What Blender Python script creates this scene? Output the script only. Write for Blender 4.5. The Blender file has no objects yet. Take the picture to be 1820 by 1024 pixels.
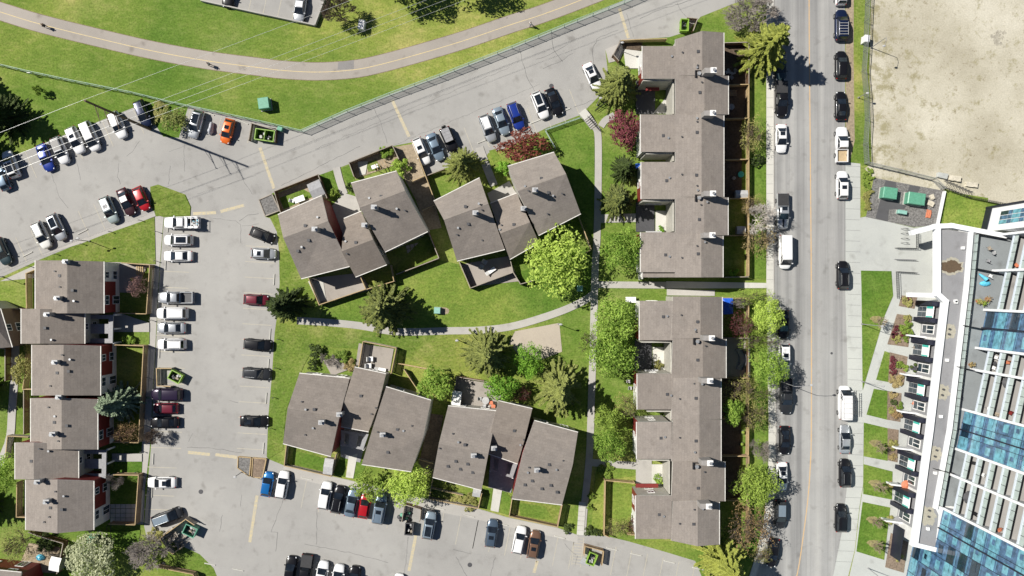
import bpy, bmesh, math, random
from mathutils import Vector, Matrix
from mathutils.geometry import tessellate_polygon
random.seed(7)
SC = bpy.context.scene
COL = SC.collection
# ------------------------------------------------------------------ survey scale
S = 0.093           # metres per photo pixel on the ground
H = 128.0           # height of the drone
def P(x, y, z=0.0):
    k = S * (H - z) / H
    return Vector(((x - 910) * k, (512 - y) * k, z))
R = math.radians
# ------------------------------------------------------------------ materials
MATS = {}
def nt(name):
    m = bpy.data.materials.new(name); m.use_nodes = True
    t = m.node_tree; t.nodes.clear()
    o = t.nodes.new('ShaderNodeOutputMaterial'); b = t.nodes.new('ShaderNodeBsdfPrincipled')
    t.links.new(b.outputs[0], o.inputs[0])
    MATS[name] = m
    return m, t, b
def noise(t, scale, detail=4, rough=.6, vec=None, coords='Object'):
    n = t.nodes.new('ShaderNodeTexNoise'); n.inputs['Scale'].default_value = scale
    n.inputs['Detail'].default_value = detail; n.inputs['Roughness'].default_value = rough
    if vec is None:
        c = t.nodes.new('ShaderNodeTexCoord'); vec = c.outputs[coords]
    t.links.new(vec, n.inputs['Vector'])
    return n.outputs['Fac']
def ramp(t, fac, stops):
    r = t.nodes.new('ShaderNodeValToRGB'); e = r.color_ramp.elements
    while len(e) < len(stops): e.new(.5)
    for k, (p, c) in enumerate(stops):
        e[k].position = p; e[k].color = (*c, 1) if len(c) == 3 else c
    t.links.new(fac, r.inputs[0])
    return r.outputs[0]
def mix(t, a, b, fac, mode='MIX'):
    m = t.nodes.new('ShaderNodeMix'); m.data_type = 'RGBA'; m.blend_type = mode
    for s, v in ((6, a), (7, b)):
        if isinstance(v, tuple): m.inputs[s].default_value = (*v, 1)
        else: t.links.new(v, m.inputs[s])
    if isinstance(fac, float): m.inputs[0].default_value = fac
    else: t.links.new(fac, m.inputs[0])
    return m.outputs[2]
def geo(t):
    return t.nodes.new('ShaderNodeNewGeometry').outputs['Position']
def mapping(t, vec, scale=(1, 1, 1), rot=(0, 0, 0)):
    m = t.nodes.new('ShaderNodeMapping'); m.inputs['Scale'].default_value = scale; m.inputs['Rotation'].default_value = rot
    t.links.new(vec, m.inputs['Vector']); return m.outputs[0]
def bump(t, b, fac, strength, dist=.02):
    n = t.nodes.new('ShaderNodeBump'); n.inputs['Strength'].default_value = strength; n.inputs['Distance'].default_value = dist
    t.links.new(fac, n.inputs['Height']); t.links.new(n.outputs[0], b.inputs['Normal'])
def simple(name, c, rough=.7, var=.18, scale=3.0, metal=0.0, coat=0.0, spec=.5):
    """plain paint / timber / plastic with a little procedural unevenness"""
    m, t, b = nt(name)
    d = tuple(max(0, v * (1 - var)) for v in c); l = tuple(min(1, v * (1 + var)) for v in c)
    f = noise(t, scale, 5, .65, geo(t))
    t.links.new(ramp(t, f, [(.3, d), (.7, l)]), b.inputs['Base Color'])
    b.inputs['Roughness'].default_value = rough; b.inputs['Metallic'].default_value = metal
    b.inputs['Coat Weight'].default_value = coat; b.inputs['Coat Roughness'].default_value = .06
    b.inputs['Specular IOR Level'].default_value = spec
    return m
def grass_mat(name, a, b_, c, s=1.0):
    m, t, b = nt(name); g = geo(t)
    big = noise(t, .09 * s, 5, .65, g); mid = noise(t, .5 * s, 8, .78, mapping(t, g, (1, 2.2, 1), (0, 0, .35))); fine = noise(t, 3.2, 6, .82, g)
    col = ramp(t, big, [(.32, a), (.52, b_), (.7, c)])
    col2 = ramp(t, mid, [(.3, a), (.5, b_), (.72, c)])
    col = mix(t, col, col2, .5)
    huge = noise(t, .022 * s, 4, .6, mapping(t, g, (1, 1, 1), (0, 0, .9)))
    col = mix(t, col, ramp(t, huge, [(.36, (.64, .80, .68)), (.5, (1, 1, 1)), (.62, (1.45, 1.22, 1.4))]), 1.0, 'MULTIPLY')
    dark = ramp(t, fine, [(.3, (.34, .36, .3)), (.52, (1, 1, 1)), (.75, (1.4, 1.4, 1.35))])
    t.links.new(mix(t, col, dark, .9, 'MULTIPLY'), b.inputs['Base Color'])
    b.inputs['Roughness'].default_value = .95; b.inputs['Specular IOR Level'].default_value = .1
    bump(t, b, fine, .6, .08)
    return m
def asphalt_mat(name, c, streak=None, blotch=.5, tint=(1.0, 1.0, .99), grit=(.78, 1.18, 9)):
    m, t, b = nt(name); g = geo(t)
    big = noise(t, .05, 6, .65, g); mid = noise(t, .35, 6, .7, g); fine = noise(t, grit[2], 3, .8, g)
    lo = tuple(v * .84 for v in c); hi = tuple(v * 1.1 * k for v, k in zip(c, tint))
    col = ramp(t, big, [(.3, lo), (.7, hi)])
    col = mix(t, col, ramp(t, mid, [(.28, (.70, .69, .68)), (.46, (1, 1, 1)), (.8, (1.12, 1.12, 1.11))]), blotch, 'MULTIPLY')
    if streak:
        st = noise(t, 1.0, 4, .6, mapping(t, g, streak))
        col = mix(t, col, ramp(t, st, [(.32, (.66, .66, .67)), (.5, (.97, .97, .97)), (.70, (1.2, 1.19, 1.17))]), .95, 'MULTIPLY')
    # oil drips
    dr = noise(t, .55, 2, .4, mapping(t, g, (1, 1, 1), (0, 0, .8)))
    col = mix(t, col, ramp(t, dr, [(.62, (1, 1, 1)), (.70, (.86, .855, .85)), (.78, (.66, .65, .64))]), .8, 'MULTIPLY')
    col = mix(t, col, ramp(t, fine, [(.25, (grit[0],) * 3), (.75, (grit[1],) * 3)]), .6 if grit[2] == 9 else 1.0, 'MULTIPLY')
    t.links.new(col, b.inputs['Base Color']); b.inputs['Roughness'].default_value = .9
    b.inputs['Specular IOR Level'].default_value = .2
    bump(t, b, fine, .25, .02)
    return m
def roof_mat(name, c):
    m, t, b = nt(name); g = geo(t)
    br = t.nodes.new('ShaderNodeTexBrick')
    br.inputs['Scale'].default_value = 1.0; br.inputs['Brick Width'].default_value = .9; br.inputs['Row Height'].default_value = .42
    br.inputs['Mortar Size'].default_value = .022; br.inputs['Bias'].default_value = -.1
    br.inputs['Color1'].default_value = (*[v * .95 for v in c], 1); br.inputs['Color2'].default_value = (*[v * 1.06 for v in c], 1)
    br.inputs['Mortar'].default_value = (*[v * .88 for v in c], 1)
    co = t.nodes.new('ShaderNodeTexCoord')
    uv = t.nodes.new('ShaderNodeUVMap'); t.links.new(uv.outputs[0], br.inputs['Vector'])
    big = noise(t, .16, 5, .65, g); fine = noise(t, 6, 3, .7, g)
    col = mix(t, br.outputs[0], ramp(t, big, [(.3, (.9, .89, .89)), (.7, (1.08, 1.06, 1.04))]), .9, 'MULTIPLY')
    col = mix(t, col, ramp(t, fine, [(.3, (.85, .85, .85)), (.7, (1.12, 1.12, 1.12))]), .8, 'MULTIPLY')
    oi = t.nodes.new('ShaderNodeObjectInfo'); col = mix(t, col, ramp(t, oi.outputs['Random'], [(0, (.91, .90, .89)), (1, (1.08, 1.08, 1.08))]), 1.0, 'MULTIPLY')
    stn = noise(t, .8, 6, .7, mapping(t, g, (1, 1, 1), (0, 0, .3))); col = mix(t, col, ramp(t, stn, [(.34, (.86, .85, .84)), (.5, (1, 1, 1)), (.7, (1.06, 1.05, 1.03))]), .8, 'MULTIPLY')
    t.links.new(col, b.inputs['Base Color']); b.inputs['Roughness'].default_value = .92; b.inputs['Specular IOR Level'].default_value = .2
    bump(t, b, br.outputs['Fac'], .15, .02)
    return m
def siding_mat(name, c, pitch=9.0):
    m, t, b = nt(name); g = geo(t)
    w = t.nodes.new('ShaderNodeTexWave'); w.bands_direction = 'Z'; w.inputs['Scale'].default_value = pitch / 3; w.inputs['Distortion'].default_value = .2
    t.links.new(g, w.inputs['Vector'])
    f = noise(t, 1.2, 5, .6, g)
    col = ramp(t, f, [(.3, tuple(v * .85 for v in c)), (.7, tuple(min(1, v * 1.1) for v in c))])
    col = mix(t, col, ramp(t, w.outputs['Fac'], [(.0, (.72, .72, .72)), (.3, (1, 1, 1))]), .6, 'MULTIPLY')
    t.links.new(col, b.inputs['Base Color']); b.inputs['Roughness'].default_value = .6
    return m
def wood_mat(name, c, scale=1.0):
    m, t, b = nt(name); g = geo(t)
    f = noise(t, 3.0, 5, .7, mapping(t, g, (3, 3, .4)))
    big = noise(t, .5, 3, .6, g)
    col = ramp(t, f, [(.25, tuple(v * .62 for v in c)), (.55, c), (.8, tuple(min(1, v * 1.3) for v in c))])
    col = mix(t, col, ramp(t, big, [(.3, (.75, .74, .74)), (.7, (1.1, 1.1, 1.1))]), .8, 'MULTIPLY')
    t.links.new(col, b.inputs['Base Color']); b.inputs['Roughness'].default_value = .8
    return m
def leaf_mat(name, a, b_, trans=.25, scale=.75):
    m, t, b = nt(name)
    info = t.nodes.new('ShaderNodeObjectInfo'); geo_ = t.nodes.new('ShaderNodeNewGeometry')
    f = noise(t, scale, 4, .7, None, 'Object')
    rp = t.nodes.new('ShaderNodeMath'); rp.operation = 'MULTIPLY_ADD'; rp.inputs[1].default_value = .35
    t.links.new(geo_.outputs['Random Per Island'], rp.inputs[0]); t.links.new(f, rp.inputs[2])
    ad = t.nodes.new('ShaderNodeMath'); ad.operation = 'MULTIPLY_ADD'; ad.inputs[1].default_value = .30
    t.links.new(info.outputs['Random'], ad.inputs[0]); t.links.new(rp.outputs[0], ad.inputs[2])
    col = ramp(t, ad.outputs[0], [(.44, a), (1.0, b_)])
    t.links.new(col, b.inputs['Base Color']); b.inputs['Roughness'].default_value = .65; b.inputs['Specular IOR Level'].default_value = .25
    tr = t.nodes.new('ShaderNodeBsdfTranslucent'); t.links.new(col, tr.inputs[0])
    mx = t.nodes.new('ShaderNodeMixShader'); mx.inputs[0].default_value = trans
    out = [n for n in t.nodes if n.type == 'OUTPUT_MATERIAL'][0]
    t.links.new(b.outputs[0], mx.inputs[1]); t.links.new(tr.outputs[0], mx.inputs[2]); t.links.new(mx.outputs[0], out.inputs[0])
    return m
def glass_mat(name, c, rough=.06, metal=0.0, var=.3):
    m, t, b = nt(name)
    f = noise(t, 1.5, 3, .5, geo(t))
    t.links.new(ramp(t, f, [(.35, tuple(v * (1 - var) for v in c)), (.65, tuple(v * (1 + var) for v in c))]), b.inputs['Base Color'])
    b.inputs['Roughness'].default_value = rough; b.inputs['Metallic'].default_value = metal; b.inputs['Specular IOR Level'].default_value = .8
    return m
M = {}
M['grass'] = grass_mat('grass_park', (.084, .150, .022), (.164, .228, .042), (.35, .335, .125))
M['lawn'] = grass_mat('grass_lawn', (.070, .142, .019), (.124, .198, .032), (.230, .275, .070), 1.6)
M['drylawn'] = grass_mat('grass_dry', (.084, .145, .021), (.156, .212, .040), (.34, .315, .130), 2.0)
M['asphalt'] = asphalt_mat('asphalt_old', (.332, .324, .309))
M['street'] = asphalt_mat('asphalt_street', (.306, .304, .298), streak=(.62, .012, 1), blotch=.35)
M['patch'] = asphalt_mat('asphalt_patch', (.24, .23, .225))
M['cycle'] = asphalt_mat('asphalt_cycle', (.335, .305, .272), blotch=.25)
M['concrete'] = asphalt_mat('concrete', (.42, .432, .42), blotch=.35, tint=(1.0, 1.0, .96))
M['walk'] = asphalt_mat('concrete_walk', (.40, .385, .36), blotch=.4)
M['palecon'] = asphalt_mat('concrete_pale', (.52, .51, .47), blotch=.3)
M['gutter'] = asphalt_mat('concrete_gutter', (.36, .33, .30), blotch=.3)
M['gravel'] = asphalt_mat('gravel_dark', (.165, .16, .155), blotch=.5, grit=(.25, 1.75, 3.2))
M['shadesoil'] = asphalt_mat('soil_painted_shade', (.10, .075, .055), blotch=.8, grit=(.5, 1.5, 3))  # soil with yard shade mixed into its base colour
M['slate'] = asphalt_mat('fabric_dark', (.09, .09, .095), blotch=.3)
M['soil'] = asphalt_mat('soil_bed', (.21, .16, .12), blotch=.8, grit=(.5, 1.5, 3.5))
M['yardsoil'] = asphalt_mat('soil_yard', (.32, .26, .185), blotch=.8, grit=(.6, 1.35, 3))
M['sandpatch'] = asphalt_mat('sand_patch', (.40, .35, .29), blotch=.5)
M['paver'] = asphalt_mat('paver_stone', (.33, .30, .27), blotch=.6)
def dirt():
    m, t, b = nt('dirt_lot'); g = geo(t)
    big = noise(t, .06, 6, .65, g); mid = noise(t, .38, 8, .75, g); fine = noise(t, 4, 4, .78, g)
    col = ramp(t, big, [(.3, (.34, .31, .235)), (.5, (.46, .43, .345)), (.7, (.57, .54, .455))])
    # sparse weeds, thicker along the fence side of the lot
    sep = t.nodes.new('ShaderNodeSeparateXYZ'); t.links.new(g, sep.inputs[0])
    mr = t.nodes.new('ShaderNodeMapRange'); mr.inputs[1].default_value = 57; mr.inputs[2].default_value = 70; mr.inputs[3].default_value = .10; mr.inputs[4].default_value = 0
    t.links.new(sep.outputs[0], mr.inputs[0])
    ad = t.nodes.new('ShaderNodeMath'); t.links.new(mid, ad.inputs[0]); t.links.new(mr.outputs[0], ad.inputs[1])
    weeds = ramp(t, ad.outputs[0], [(.55, (0, 0, 0)), (.66, (.8, .8, .8))])
    col = mix(t, col, (.26, .235, .13), weeds)
    dot = noise(t, 1.9, 3, .55, g); col = mix(t, col, ramp(t, dot, [(.66, (1, 1, 1)), (.71, (.5, .47, .38))]), ramp(t, big, [(.42, (1, 1, 1)), (.56, (.15, .15, .15))]), 'MULTIPLY')
    spot = noise(t, .8, 7, .75, g)
    col = mix(t, col, ramp(t, spot, [(.58, (1, 1, 1)), (.66, (.62, .58, .5)), (.74, (.45, .42, .36))]), .9, 'MULTIPLY')
    col = mix(t, col, ramp(t, fine, [(.3, (.78, .78, .78)), (.7, (1.14, 1.14, 1.12))]), .9, 'MULTIPLY')
    t.links.new(col, b.inputs['Base Color']); b.inputs['Roughness'].default_value = .97; b.inputs['Specular IOR Level'].default_value = .1
    bump(t, b, fine, .5, .05)
    return m
M['dirt'] = dirt()
M['yellow'] = None
def paint_line(name, c, wear):
    m, t, b = nt(name); g = geo(t)
    f = noise(t, 2.6, 7, .8, g)
    t.links.new(ramp(t, f, [(wear - .2, (.33, .325, .31)), (wear + .22, c)]), b.inputs['Base Color']); b.inputs['Roughness'].default_value = .8
    return m
M['yellow'] = paint_line('paint_yellow_worn', (.60, .48, .22), .53)
M['cyel'] = paint_line('paint_yellow', (.60, .47, .22), .36)
M['stall'] = paint_line('paint_stall_faded', (.47, .42, .30), .5)
M['oline'] = paint_line('paint_orange', (.58, .36, .15), .38)
M['crack'] = simple('tar_seal', (.10, .10, .10), .6)
M['stain'] = simple('rust_stain', (.09, .06, .035), .8)
M['stain2'] = simple('pale_stain', (.33, .31, .25), .8)
M['roof'] = roof_mat('shingles', (.230, .207, .187))
M['roofd'] = roof_mat('shingles_warm', (.217, .191, .168))
M['fasc'] = simple('fascia', (.62, .60, .56), .5)
M['cream'] = siding_mat('siding_cream', (.42, .405, .36))
M['white'] = siding_mat('siding_white', (.66, .66, .64))
M['red'] = siding_mat('siding_red', (.17, .018, .016))
M['brownw'] = siding_mat('siding_brown', (.16, .11, .08))
M['trim'] = simple('trim_white', (.75, .74, .72), .45)
M['galv'] = simple('galvanised', (.34, .35, .36), .45, .25, 3, .5)
M['black'] = simple('black_metal', (.018, .018, .02), .4)
M['dark'] = simple('dark_grey', (.06, .06, .065), .6)
M['grey'] = simple('mid_grey', (.25, .25, .26), .6)
M['lgrey'] = simple('light_grey', (.40, .40, .40), .6)
M['whitep'] = simple('white_plastic', (.8, .8, .79), .4, .05)
M['wood'] = wood_mat('fence_wood', (.31, .22, .135))
M['woodd'] = wood_mat('fence_wood_dark', (.17, .095, .05))
M['woodg'] = wood_mat('fence_wood_grey', (.34, .30, .25))
M['woody'] = wood_mat('fence_wood_fresh', (.46, .34, .18))
M['deck'] = wood_mat('deck_boards', (.42, .30, .17))
M['greenf'] = simple('green_rail', (.30, .42, .35), .6)
M['fabric'] = simple('green_mesh', (.42, .56, .48), .8)
_t = M['fabric'].node_tree; _b = [n for n in _t.nodes if n.type == 'BSDF_PRINCIPLED'][0]; _o = [n for n in _t.nodes if n.type == 'OUTPUT_MATERIAL'][0]
_tr = _t.nodes.new('ShaderNodeBsdfTranslucent'); _tr.inputs[0].default_value = (.5, .64, .56, 1); _mx = _t.nodes.new('ShaderNodeMixShader'); _mx.inputs[0].default_value = .5
_tp = _t.nodes.new('ShaderNodeBsdfTransparent'); _m2 = _t.nodes.new('ShaderNodeMixShader'); _m2.inputs[0].default_value = .62
_t.links.new(_b.outputs[0], _mx.inputs[1]); _t.links.new(_tr.outputs[0], _mx.inputs[2]); _t.links.new(_mx.outputs[0], _m2.inputs[1]); _t.links.new(_tp.outputs[0], _m2.inputs[2]); _t.links.new(_m2.outputs[0], _o.inputs[0])
M['chain'] = simple('chain_link', (.40, .42, .43), .45, .15, 3, .5)
M['gbox'] = simple('green_box_paint', (.10, .30, .20), .45)
M['tbox'] = simple('turquoise_box_paint', (.22, .42, .36), .45)
M['bin'] = simple('bin_lime', (.21, .36, .045), .55)
M['bind'] = simple('bin_inside', (.045, .10, .02), .7)
M['trash'] = simple('rubbish', (.28, .24, .19), .8, .6, 6)
M['bark'] = wood_mat('bark', (.13, .095, .07))
M['barkg'] = wood_mat('bark_grey', (.30, .265, .235))
M['barkw'] = wood_mat('bark_birch', (.68, .63, .57))
M['barkr'] = wood_mat('bark_red', (.20, .115, .095))
M['pole'] = wood_mat('pole_wood', (.12, .08, .055))
M['wire'] = simple('aluminium_wire', (.6, .61, .6), .35, .05, 3, .3)
M['glass'] = glass_mat('car_glass', (.012, .016, .022), .05)
M['wglass'] = glass_mat('window_glass', (.03, .045, .06), .08)
M['tyre'] = simple('tyre', (.02, .02, .02), .8)
M['rim'] = simple('rim', (.45, .45, .46), .3, .1, 3, .8)
M['lamp'] = simple('headlamp', (.7, .72, .74), .1)
M['tail'] = simple('taillamp', (.35, .012, .01), .2)
M['bglass'] = glass_mat('curtain_glass', (.13, .32, .40), .12, 0, .3)
M['bglass2'] = glass_mat('spandrel_glass', (.06, .125, .22), .2, 0, .4)
M['mull'] = simple('mullion_teal', (.16, .42, .55), .4)
M['bglass3'] = glass_mat('curtain_glass_dark', (.012, .03, .05), .1)
M['rail'] = glass_mat('balcony_glass', (.36, .42, .40), .15, 0, .1)
M['navy'] = simple('navy_panel', (.012, .014, .028), .5)
M['frame_w'] = simple('white_render', (.70, .71, .72), .6, .04)
M['edge'] = simple('slab_edge_paint', (.52, .57, .63), .6, .05)
M['membrane'] = asphalt_mat('roof_membrane', (.235, .235, .245), blotch=.5)
M['terrace'] = asphalt_mat('terrace_paver', (.235, .255, .265), blotch=.4)
M['balc'] = asphalt_mat('balcony_floor', (.33, .32, .31), blotch=.6)
M['skin'] = simple('skin', (.45, .27, .2), .5, .05)
M['hair'] = simple('hair', (.03, .02, .015), .6)
M['teal'] = simple('teal_plastic', (.05, .42, .36), .4)
M['blue'] = simple('blue_tarp', (.015, .10, .55), .45)
M['sky'] = simple('skyblue_plastic', (.10, .45, .62), .4)
M['terra'] = simple('terracotta', (.5, .17, .09), .7)
M['stone'] = simple('stone', (.50, .46, .37), .9, .25, 2)
# leaves
M['l_green'] = leaf_mat('leaf_bright', (.09, .20, .018), (.42, .58, .11), .38)
M['l_lime'] = leaf_mat('leaf_lime', (.14, .26, .022), (.54, .68, .14), .38)
M['l_fresh'] = leaf_mat('leaf_fresh', (.08, .21, .02), (.32, .56, .07), .38)
M['l_mid'] = leaf_mat('leaf_mid', (.075, .15, .02), (.33, .44, .08), .32)
M['l_olive'] = leaf_mat('leaf_olive', (.11, .125, .03), (.43, .41, .14), .3)
M['l_tan'] = leaf_mat('leaf_tan', (.18, .13, .055), (.46, .37, .17), .25)
M['l_spruce'] = leaf_mat('needle_spruce', (.028, .048, .012), (.27, .30, .08), .1)
M['l_spry'] = leaf_mat('needle_yellow', (.04, .065, .010), (.34, .37, .075), .12)
M['l_blue'] = leaf_mat('needle_blue', (.05, .08, .05), (.32, .40, .26), .12)
M['l_red'] = leaf_mat('leaf_red', (.10, .024, .018), (.33, .105, .07), .25)
M['l_plum'] = leaf_mat('leaf_plum', (.055, .014, .02), (.22, .06, .07), .22)
M['l_rust'] = leaf_mat('leaf_rust', (.14, .095, .04), (.44, .30, .15), .3)
M['l_pink'] = leaf_mat('leaf_pink', (.22, .12, .11), (.6, .38, .34), .3)
M['l_bloss'] = leaf_mat('leaf_blossom', (.17, .21, .09), (.62, .64, .42), .3)
M['l_dark'] = leaf_mat('leaf_dark', (.012, .026, .007), (.085, .12, .03), .15)
# ------------------------------------------------------------------ mesh builder
class MB:
    def __init__(s): s.v = []; s.f = []; s.m = []; s.uv = None
    def quad(s, a, b, c, d, mi=0):
        n = len(s.v); s.v += [Vector(a), Vector(b), Vector(c), Vector(d)]; s.f.append((n, n+1, n+2, n+3)); s.m.append(mi)
    def tri(s, a, b, c, mi=0):
        n = len(s.v); s.v += [Vector(a), Vector(b), Vector(c)]; s.f.append((n, n+1, n+2)); s.m.append(mi)
    def hexa(s, p, mi=0):
        """p: 4 bottom corners then 4 top corners, same order (ccw from above)"""
        n = len(s.v); s.v += [Vector(q) for q in p]
        for f in ((3, 2, 1, 0), (4, 5, 6, 7), (0, 1, 5, 4), (1, 2, 6, 5), (2, 3, 7, 6), (3, 0, 4, 7)):
            s.f.append(tuple(n + i for i in f)); s.m.append(mi)
    def box(s, c, d, rz=0, mi=0):
        """c = centre of the base, d = size"""
        x, y, z = d[0] / 2, d[1] / 2, d[2]; cs, sn = math.cos(rz), math.sin(rz)
        q = []
        for zz in (0, z):
            for (a, b) in ((-x, -y), (x, -y), (x, y), (-x, y)):
                q.append((c[0] + a * cs - b * sn, c[1] + a * sn + b * cs, c[2] + zz))
        s.hexa(q, mi)
    def beam(s, a, b, w, h, mi=0, z0=None):
        """upright plank from a to b (ground points with z), width w, height h"""
        a = Vector(a); b = Vector(b); d = (b - a); d.z = 0
        if d.length < 1e-6: return
        d.normalize(); n = Vector((-d.y, d.x, 0)) * w / 2; u = Vector((0, 0, h))
        s.hexa([a - n, b - n, b + n, a + n, a - n + u, b - n + u, b + n + u, a + n + u], mi)
    def prism(s, poly, z0, z1, mi=0, side=None):
        """closed prism over a (possibly concave) polygon of (x, y)"""
        pts = [Vector((p[0], p[1], 0)) for p in poly]
        area = sum(pts[i].x * pts[i-1].y - pts[i-1].x * pts[i].y for i in range(len(pts)))
        if area > 0: pts.reverse()
        n = len(s.v); k = len(pts)
        s.v += [Vector((p.x, p.y, z0)) for p in pts] + [Vector((p.x, p.y, z1)) for p in pts]
        for t in tessellate_polygon([pts]):
            a, b, c = t
            if (pts[b] - pts[a]).cross(pts[c] - pts[a]).z < 0: a, b, c = a, c, b
            s.f.append((n + k + a, n + k + b, n + k + c)); s.m.append(mi)
            s.f.append((n + c, n + b, n + a)); s.m.append(mi)
        for i in range(k):
            j = (i + 1) % k
            s.f.append((n + i, n + j, n + k + j, n + k + i)); s.m.append(mi if side is None else side)
    def tube(s, pts, r, n=6, mi=0, cap=True):
        """r: one radius or one per point"""
        pts = [Vector(p) for p in pts]; rr = r if isinstance(r, (list, tuple)) else [r] * len(pts)
        base = len(s.v); prev = None
        for i, p in enumerate(pts):
            d = (pts[min(i + 1, len(pts) - 1)] - pts[max(i - 1, 0)]).normalized()
            if prev is None:
                prev = d.orthogonal().normalized()
            u = (prev - d * prev.dot(d)); u = u.normalized() if u.length > 1e-6 else d.orthogonal().normalized()
            w = d.cross(u); prev = u
            for k in range(n):
                a = 2 * math.pi * k / n
                s.v.append(p + (u * math.cos(a) + w * math.sin(a)) * rr[i])
        for i in range(len(pts) - 1):
            for k in range(n):
                a = base + i * n + k; b = base + i * n + (k + 1) % n
                s.f.append((a, b, b + n, a + n)); s.m.append(mi)
        if cap:
            s.f.append(tuple(base + k for k in reversed(range(n)))); s.m.append(mi)
            e = base + (len(pts) - 1) * n
            s.f.append(tuple(e + k for k in range(n))); s.m.append(mi)
    def cyl(s, c, r, h, n=12, mi=0, r2=None):
        s.tube([c, (c[0], c[1], c[2] + h)], [r, r if r2 is None else r2], n, mi)
    def ball(s, c, r, n=8, m=5, mi=0):
        """r = scalar or (rx, ry, rz)"""
        if not isinstance(r, (tuple, list)): r = (r, r, r)
        b = len(s.v)
        s.v.append(Vector((c[0], c[1], c[2] - r[2])))
        for j in range(1, m):
            t = -math.pi / 2 + math.pi * j / m
            for i in range(n):
                a = 2 * math.pi * i / n
                s.v.append(Vector((c[0] + r[0] * math.cos(t) * math.cos(a), c[1] + r[1] * math.cos(t) * math.sin(a), c[2] + r[2] * math.sin(t))))
        s.v.append(Vector((c[0], c[1], c[2] + r[2]))); top = len(s.v) - 1
        for i in range(n):
            s.f.append((b, b + 1 + (i + 1) % n, b + 1 + i)); s.m.append(mi)
            for j in range(m - 2):
                p = b + 1 + j * n + i; q = b + 1 + j * n + (i + 1) % n
                s.f.append((p, q, q + n, p + n)); s.m.append(mi)
            e = b + 1 + (m - 2) * n
            s.f.append((e + i, e + (i + 1) % n, top)); s.m.append(mi)
    def mesh(s, name, mats, smooth=False, off=None):
        me = bpy.data.meshes.new(name)
        o = off or Vector((0, 0, 0))
        me.from_pydata([tuple(v - o) for v in s.v], [], s.f)
        for m in (mats if isinstance(mats, (list, tuple)) else [mats]): me.materials.append(m)
        me.polygons.foreach_set('material_index', s.m)
        if smooth: me.polygons.foreach_set('use_smooth', [True] * len(s.f))
        if s.uv:
            lay = me.uv_layers.new(name='UVMap')
            fl = [c for f in s.uv for q in f for c in q]
            lay.data.foreach_set('uv', fl)
        me.update()
        return me
    def build(s, name, mats, parent=None, smooth=False, recentre=True, label=None):
        """world-space vertices -> one object"""
        if parent is not None:
            off = world_loc(parent)
        elif recentre and s.v:
            off = Vector((sum(v.x for v in s.v) / len(s.v), sum(v.y for v in s.v) / len(s.v), min(v.z for v in s.v)))
        else: off = Vector((0, 0, 0))
        o = bpy.data.objects.new(name, s.mesh(name, mats, smooth, off)); COL.objects.link(o)
        if parent is not None: o.parent = parent
        else: o.location = off
        if label: o['label'] = label
        return o
WL = {}
def world_loc(o):
    l = Vector((0, 0, 0))
    while o is not None: l = l + o.location; o = o.parent
    return l
def tag(o, label, cat, group=None, kind=None):
    if label: o['label'] = label
    if cat: o['category'] = cat
    if group: o['group'] = group
    if kind: o['kind'] = kind
    return o
def thing(name, loc, label, cat, group=None, rz=0):
    o = bpy.data.objects.new(name, None); COL.objects.link(o); o.empty_display_size = .3
    o.location = loc; o.rotation_euler = (0, 0, rz)
    return tag(o, label, cat, group)
def struct(name, polys, z0, z1, mat):
    b = MB()
    for p in polys: b.prism(p, z0, z1)
    o = b.build(name, mat, recentre=False); o['kind'] = 'structure'
    return o
def px(*pts, z=0): return [P(x, y, z).xy for x, y in pts]
M['mulch'] = soilm = asphalt_mat('dry_mulch', (.25, .22, .10), blotch=.8, grit=(.5, 1.4, 3))
# ================================================================== GROUND
g = MB(); g.quad((-900, -900, 0), (900, -900, 0), (900, 900, 0), (-900, 900, 0))
tag(g.build('ground', M['grass'], recentre=False), None, None, None, 'structure')
LOT = px((1300, -200), (1250, -60), (1130, -8), (1027, 36), (910, 84), (780, 135), (691, 168), (615, 198), (534, 233), (460, 217), (381, 199), (335, 188),
         (318, 245), (290, 243), (262, 200), (255, 185), (236, 192), (112, 241), (-300, 412), (-300, 618), (0, 494), (70, 462), (183, 415), (274, 381),
         (268, 365), (267, 332), (281, 328), (330, 346), (340, 368), (339, 384), (292, 386), (284, 480), (280, 560), (276, 640), (272, 700), (270, 770),
         (268, 800), (262, 865), (256, 935), (262, 960), (290, 955), (355, 985), (380, 1010), (400, 1060), (420, 1400), (1350, 1400), (1262, 1060), (1235, 996), (1116, 962),
         (1078, 953), (1027, 951), (991, 938), (900, 919), (850, 904), (765, 888), (615, 852), (588, 846), (504, 827), (477, 816), (474, 812), (477, 738),
         (483, 672), (488, 594), (491, 571), (497, 504), (496, 448), (492, 412), (480, 388), (472, 386), (460, 357), (487, 342), (566, 312), (625, 290), (697, 260), (733, 253),
         (756, 312), (790, 299), (862, 281), (868, 272), (905, 262), (970, 228), (1030, 205), (1042, 194), (1083, 152), (1076, 90), (1117, 71), (1190, 66), (1222, 56), (1245, 30),
         (1300, 8), (1380, -20), (1380, -200))
struct('parking_lot', [LOT], -.05, .008, M['asphalt'])
struct('upper_parking_lot', [px((350, -200), (356, 0), (460, 24), (558, 44), (578, -6), (640, -200))], -.05, .008, M['asphalt'])
struct('street', [px((1378, -400), (1376, 0), (1376, 500), (1380, 764), (1379, 850), (1370, 930), (1352, 1000), (1322, 1100), (1240, 1350),
                     (1400, 1350), (1460, 1100), (1482, 1018), (1496, 947), (1507, 850), (1507, 764), (1506, 640), (1502, 510), (1502, 0), (1502, -400))], -.05, .010, M['street'])
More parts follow.
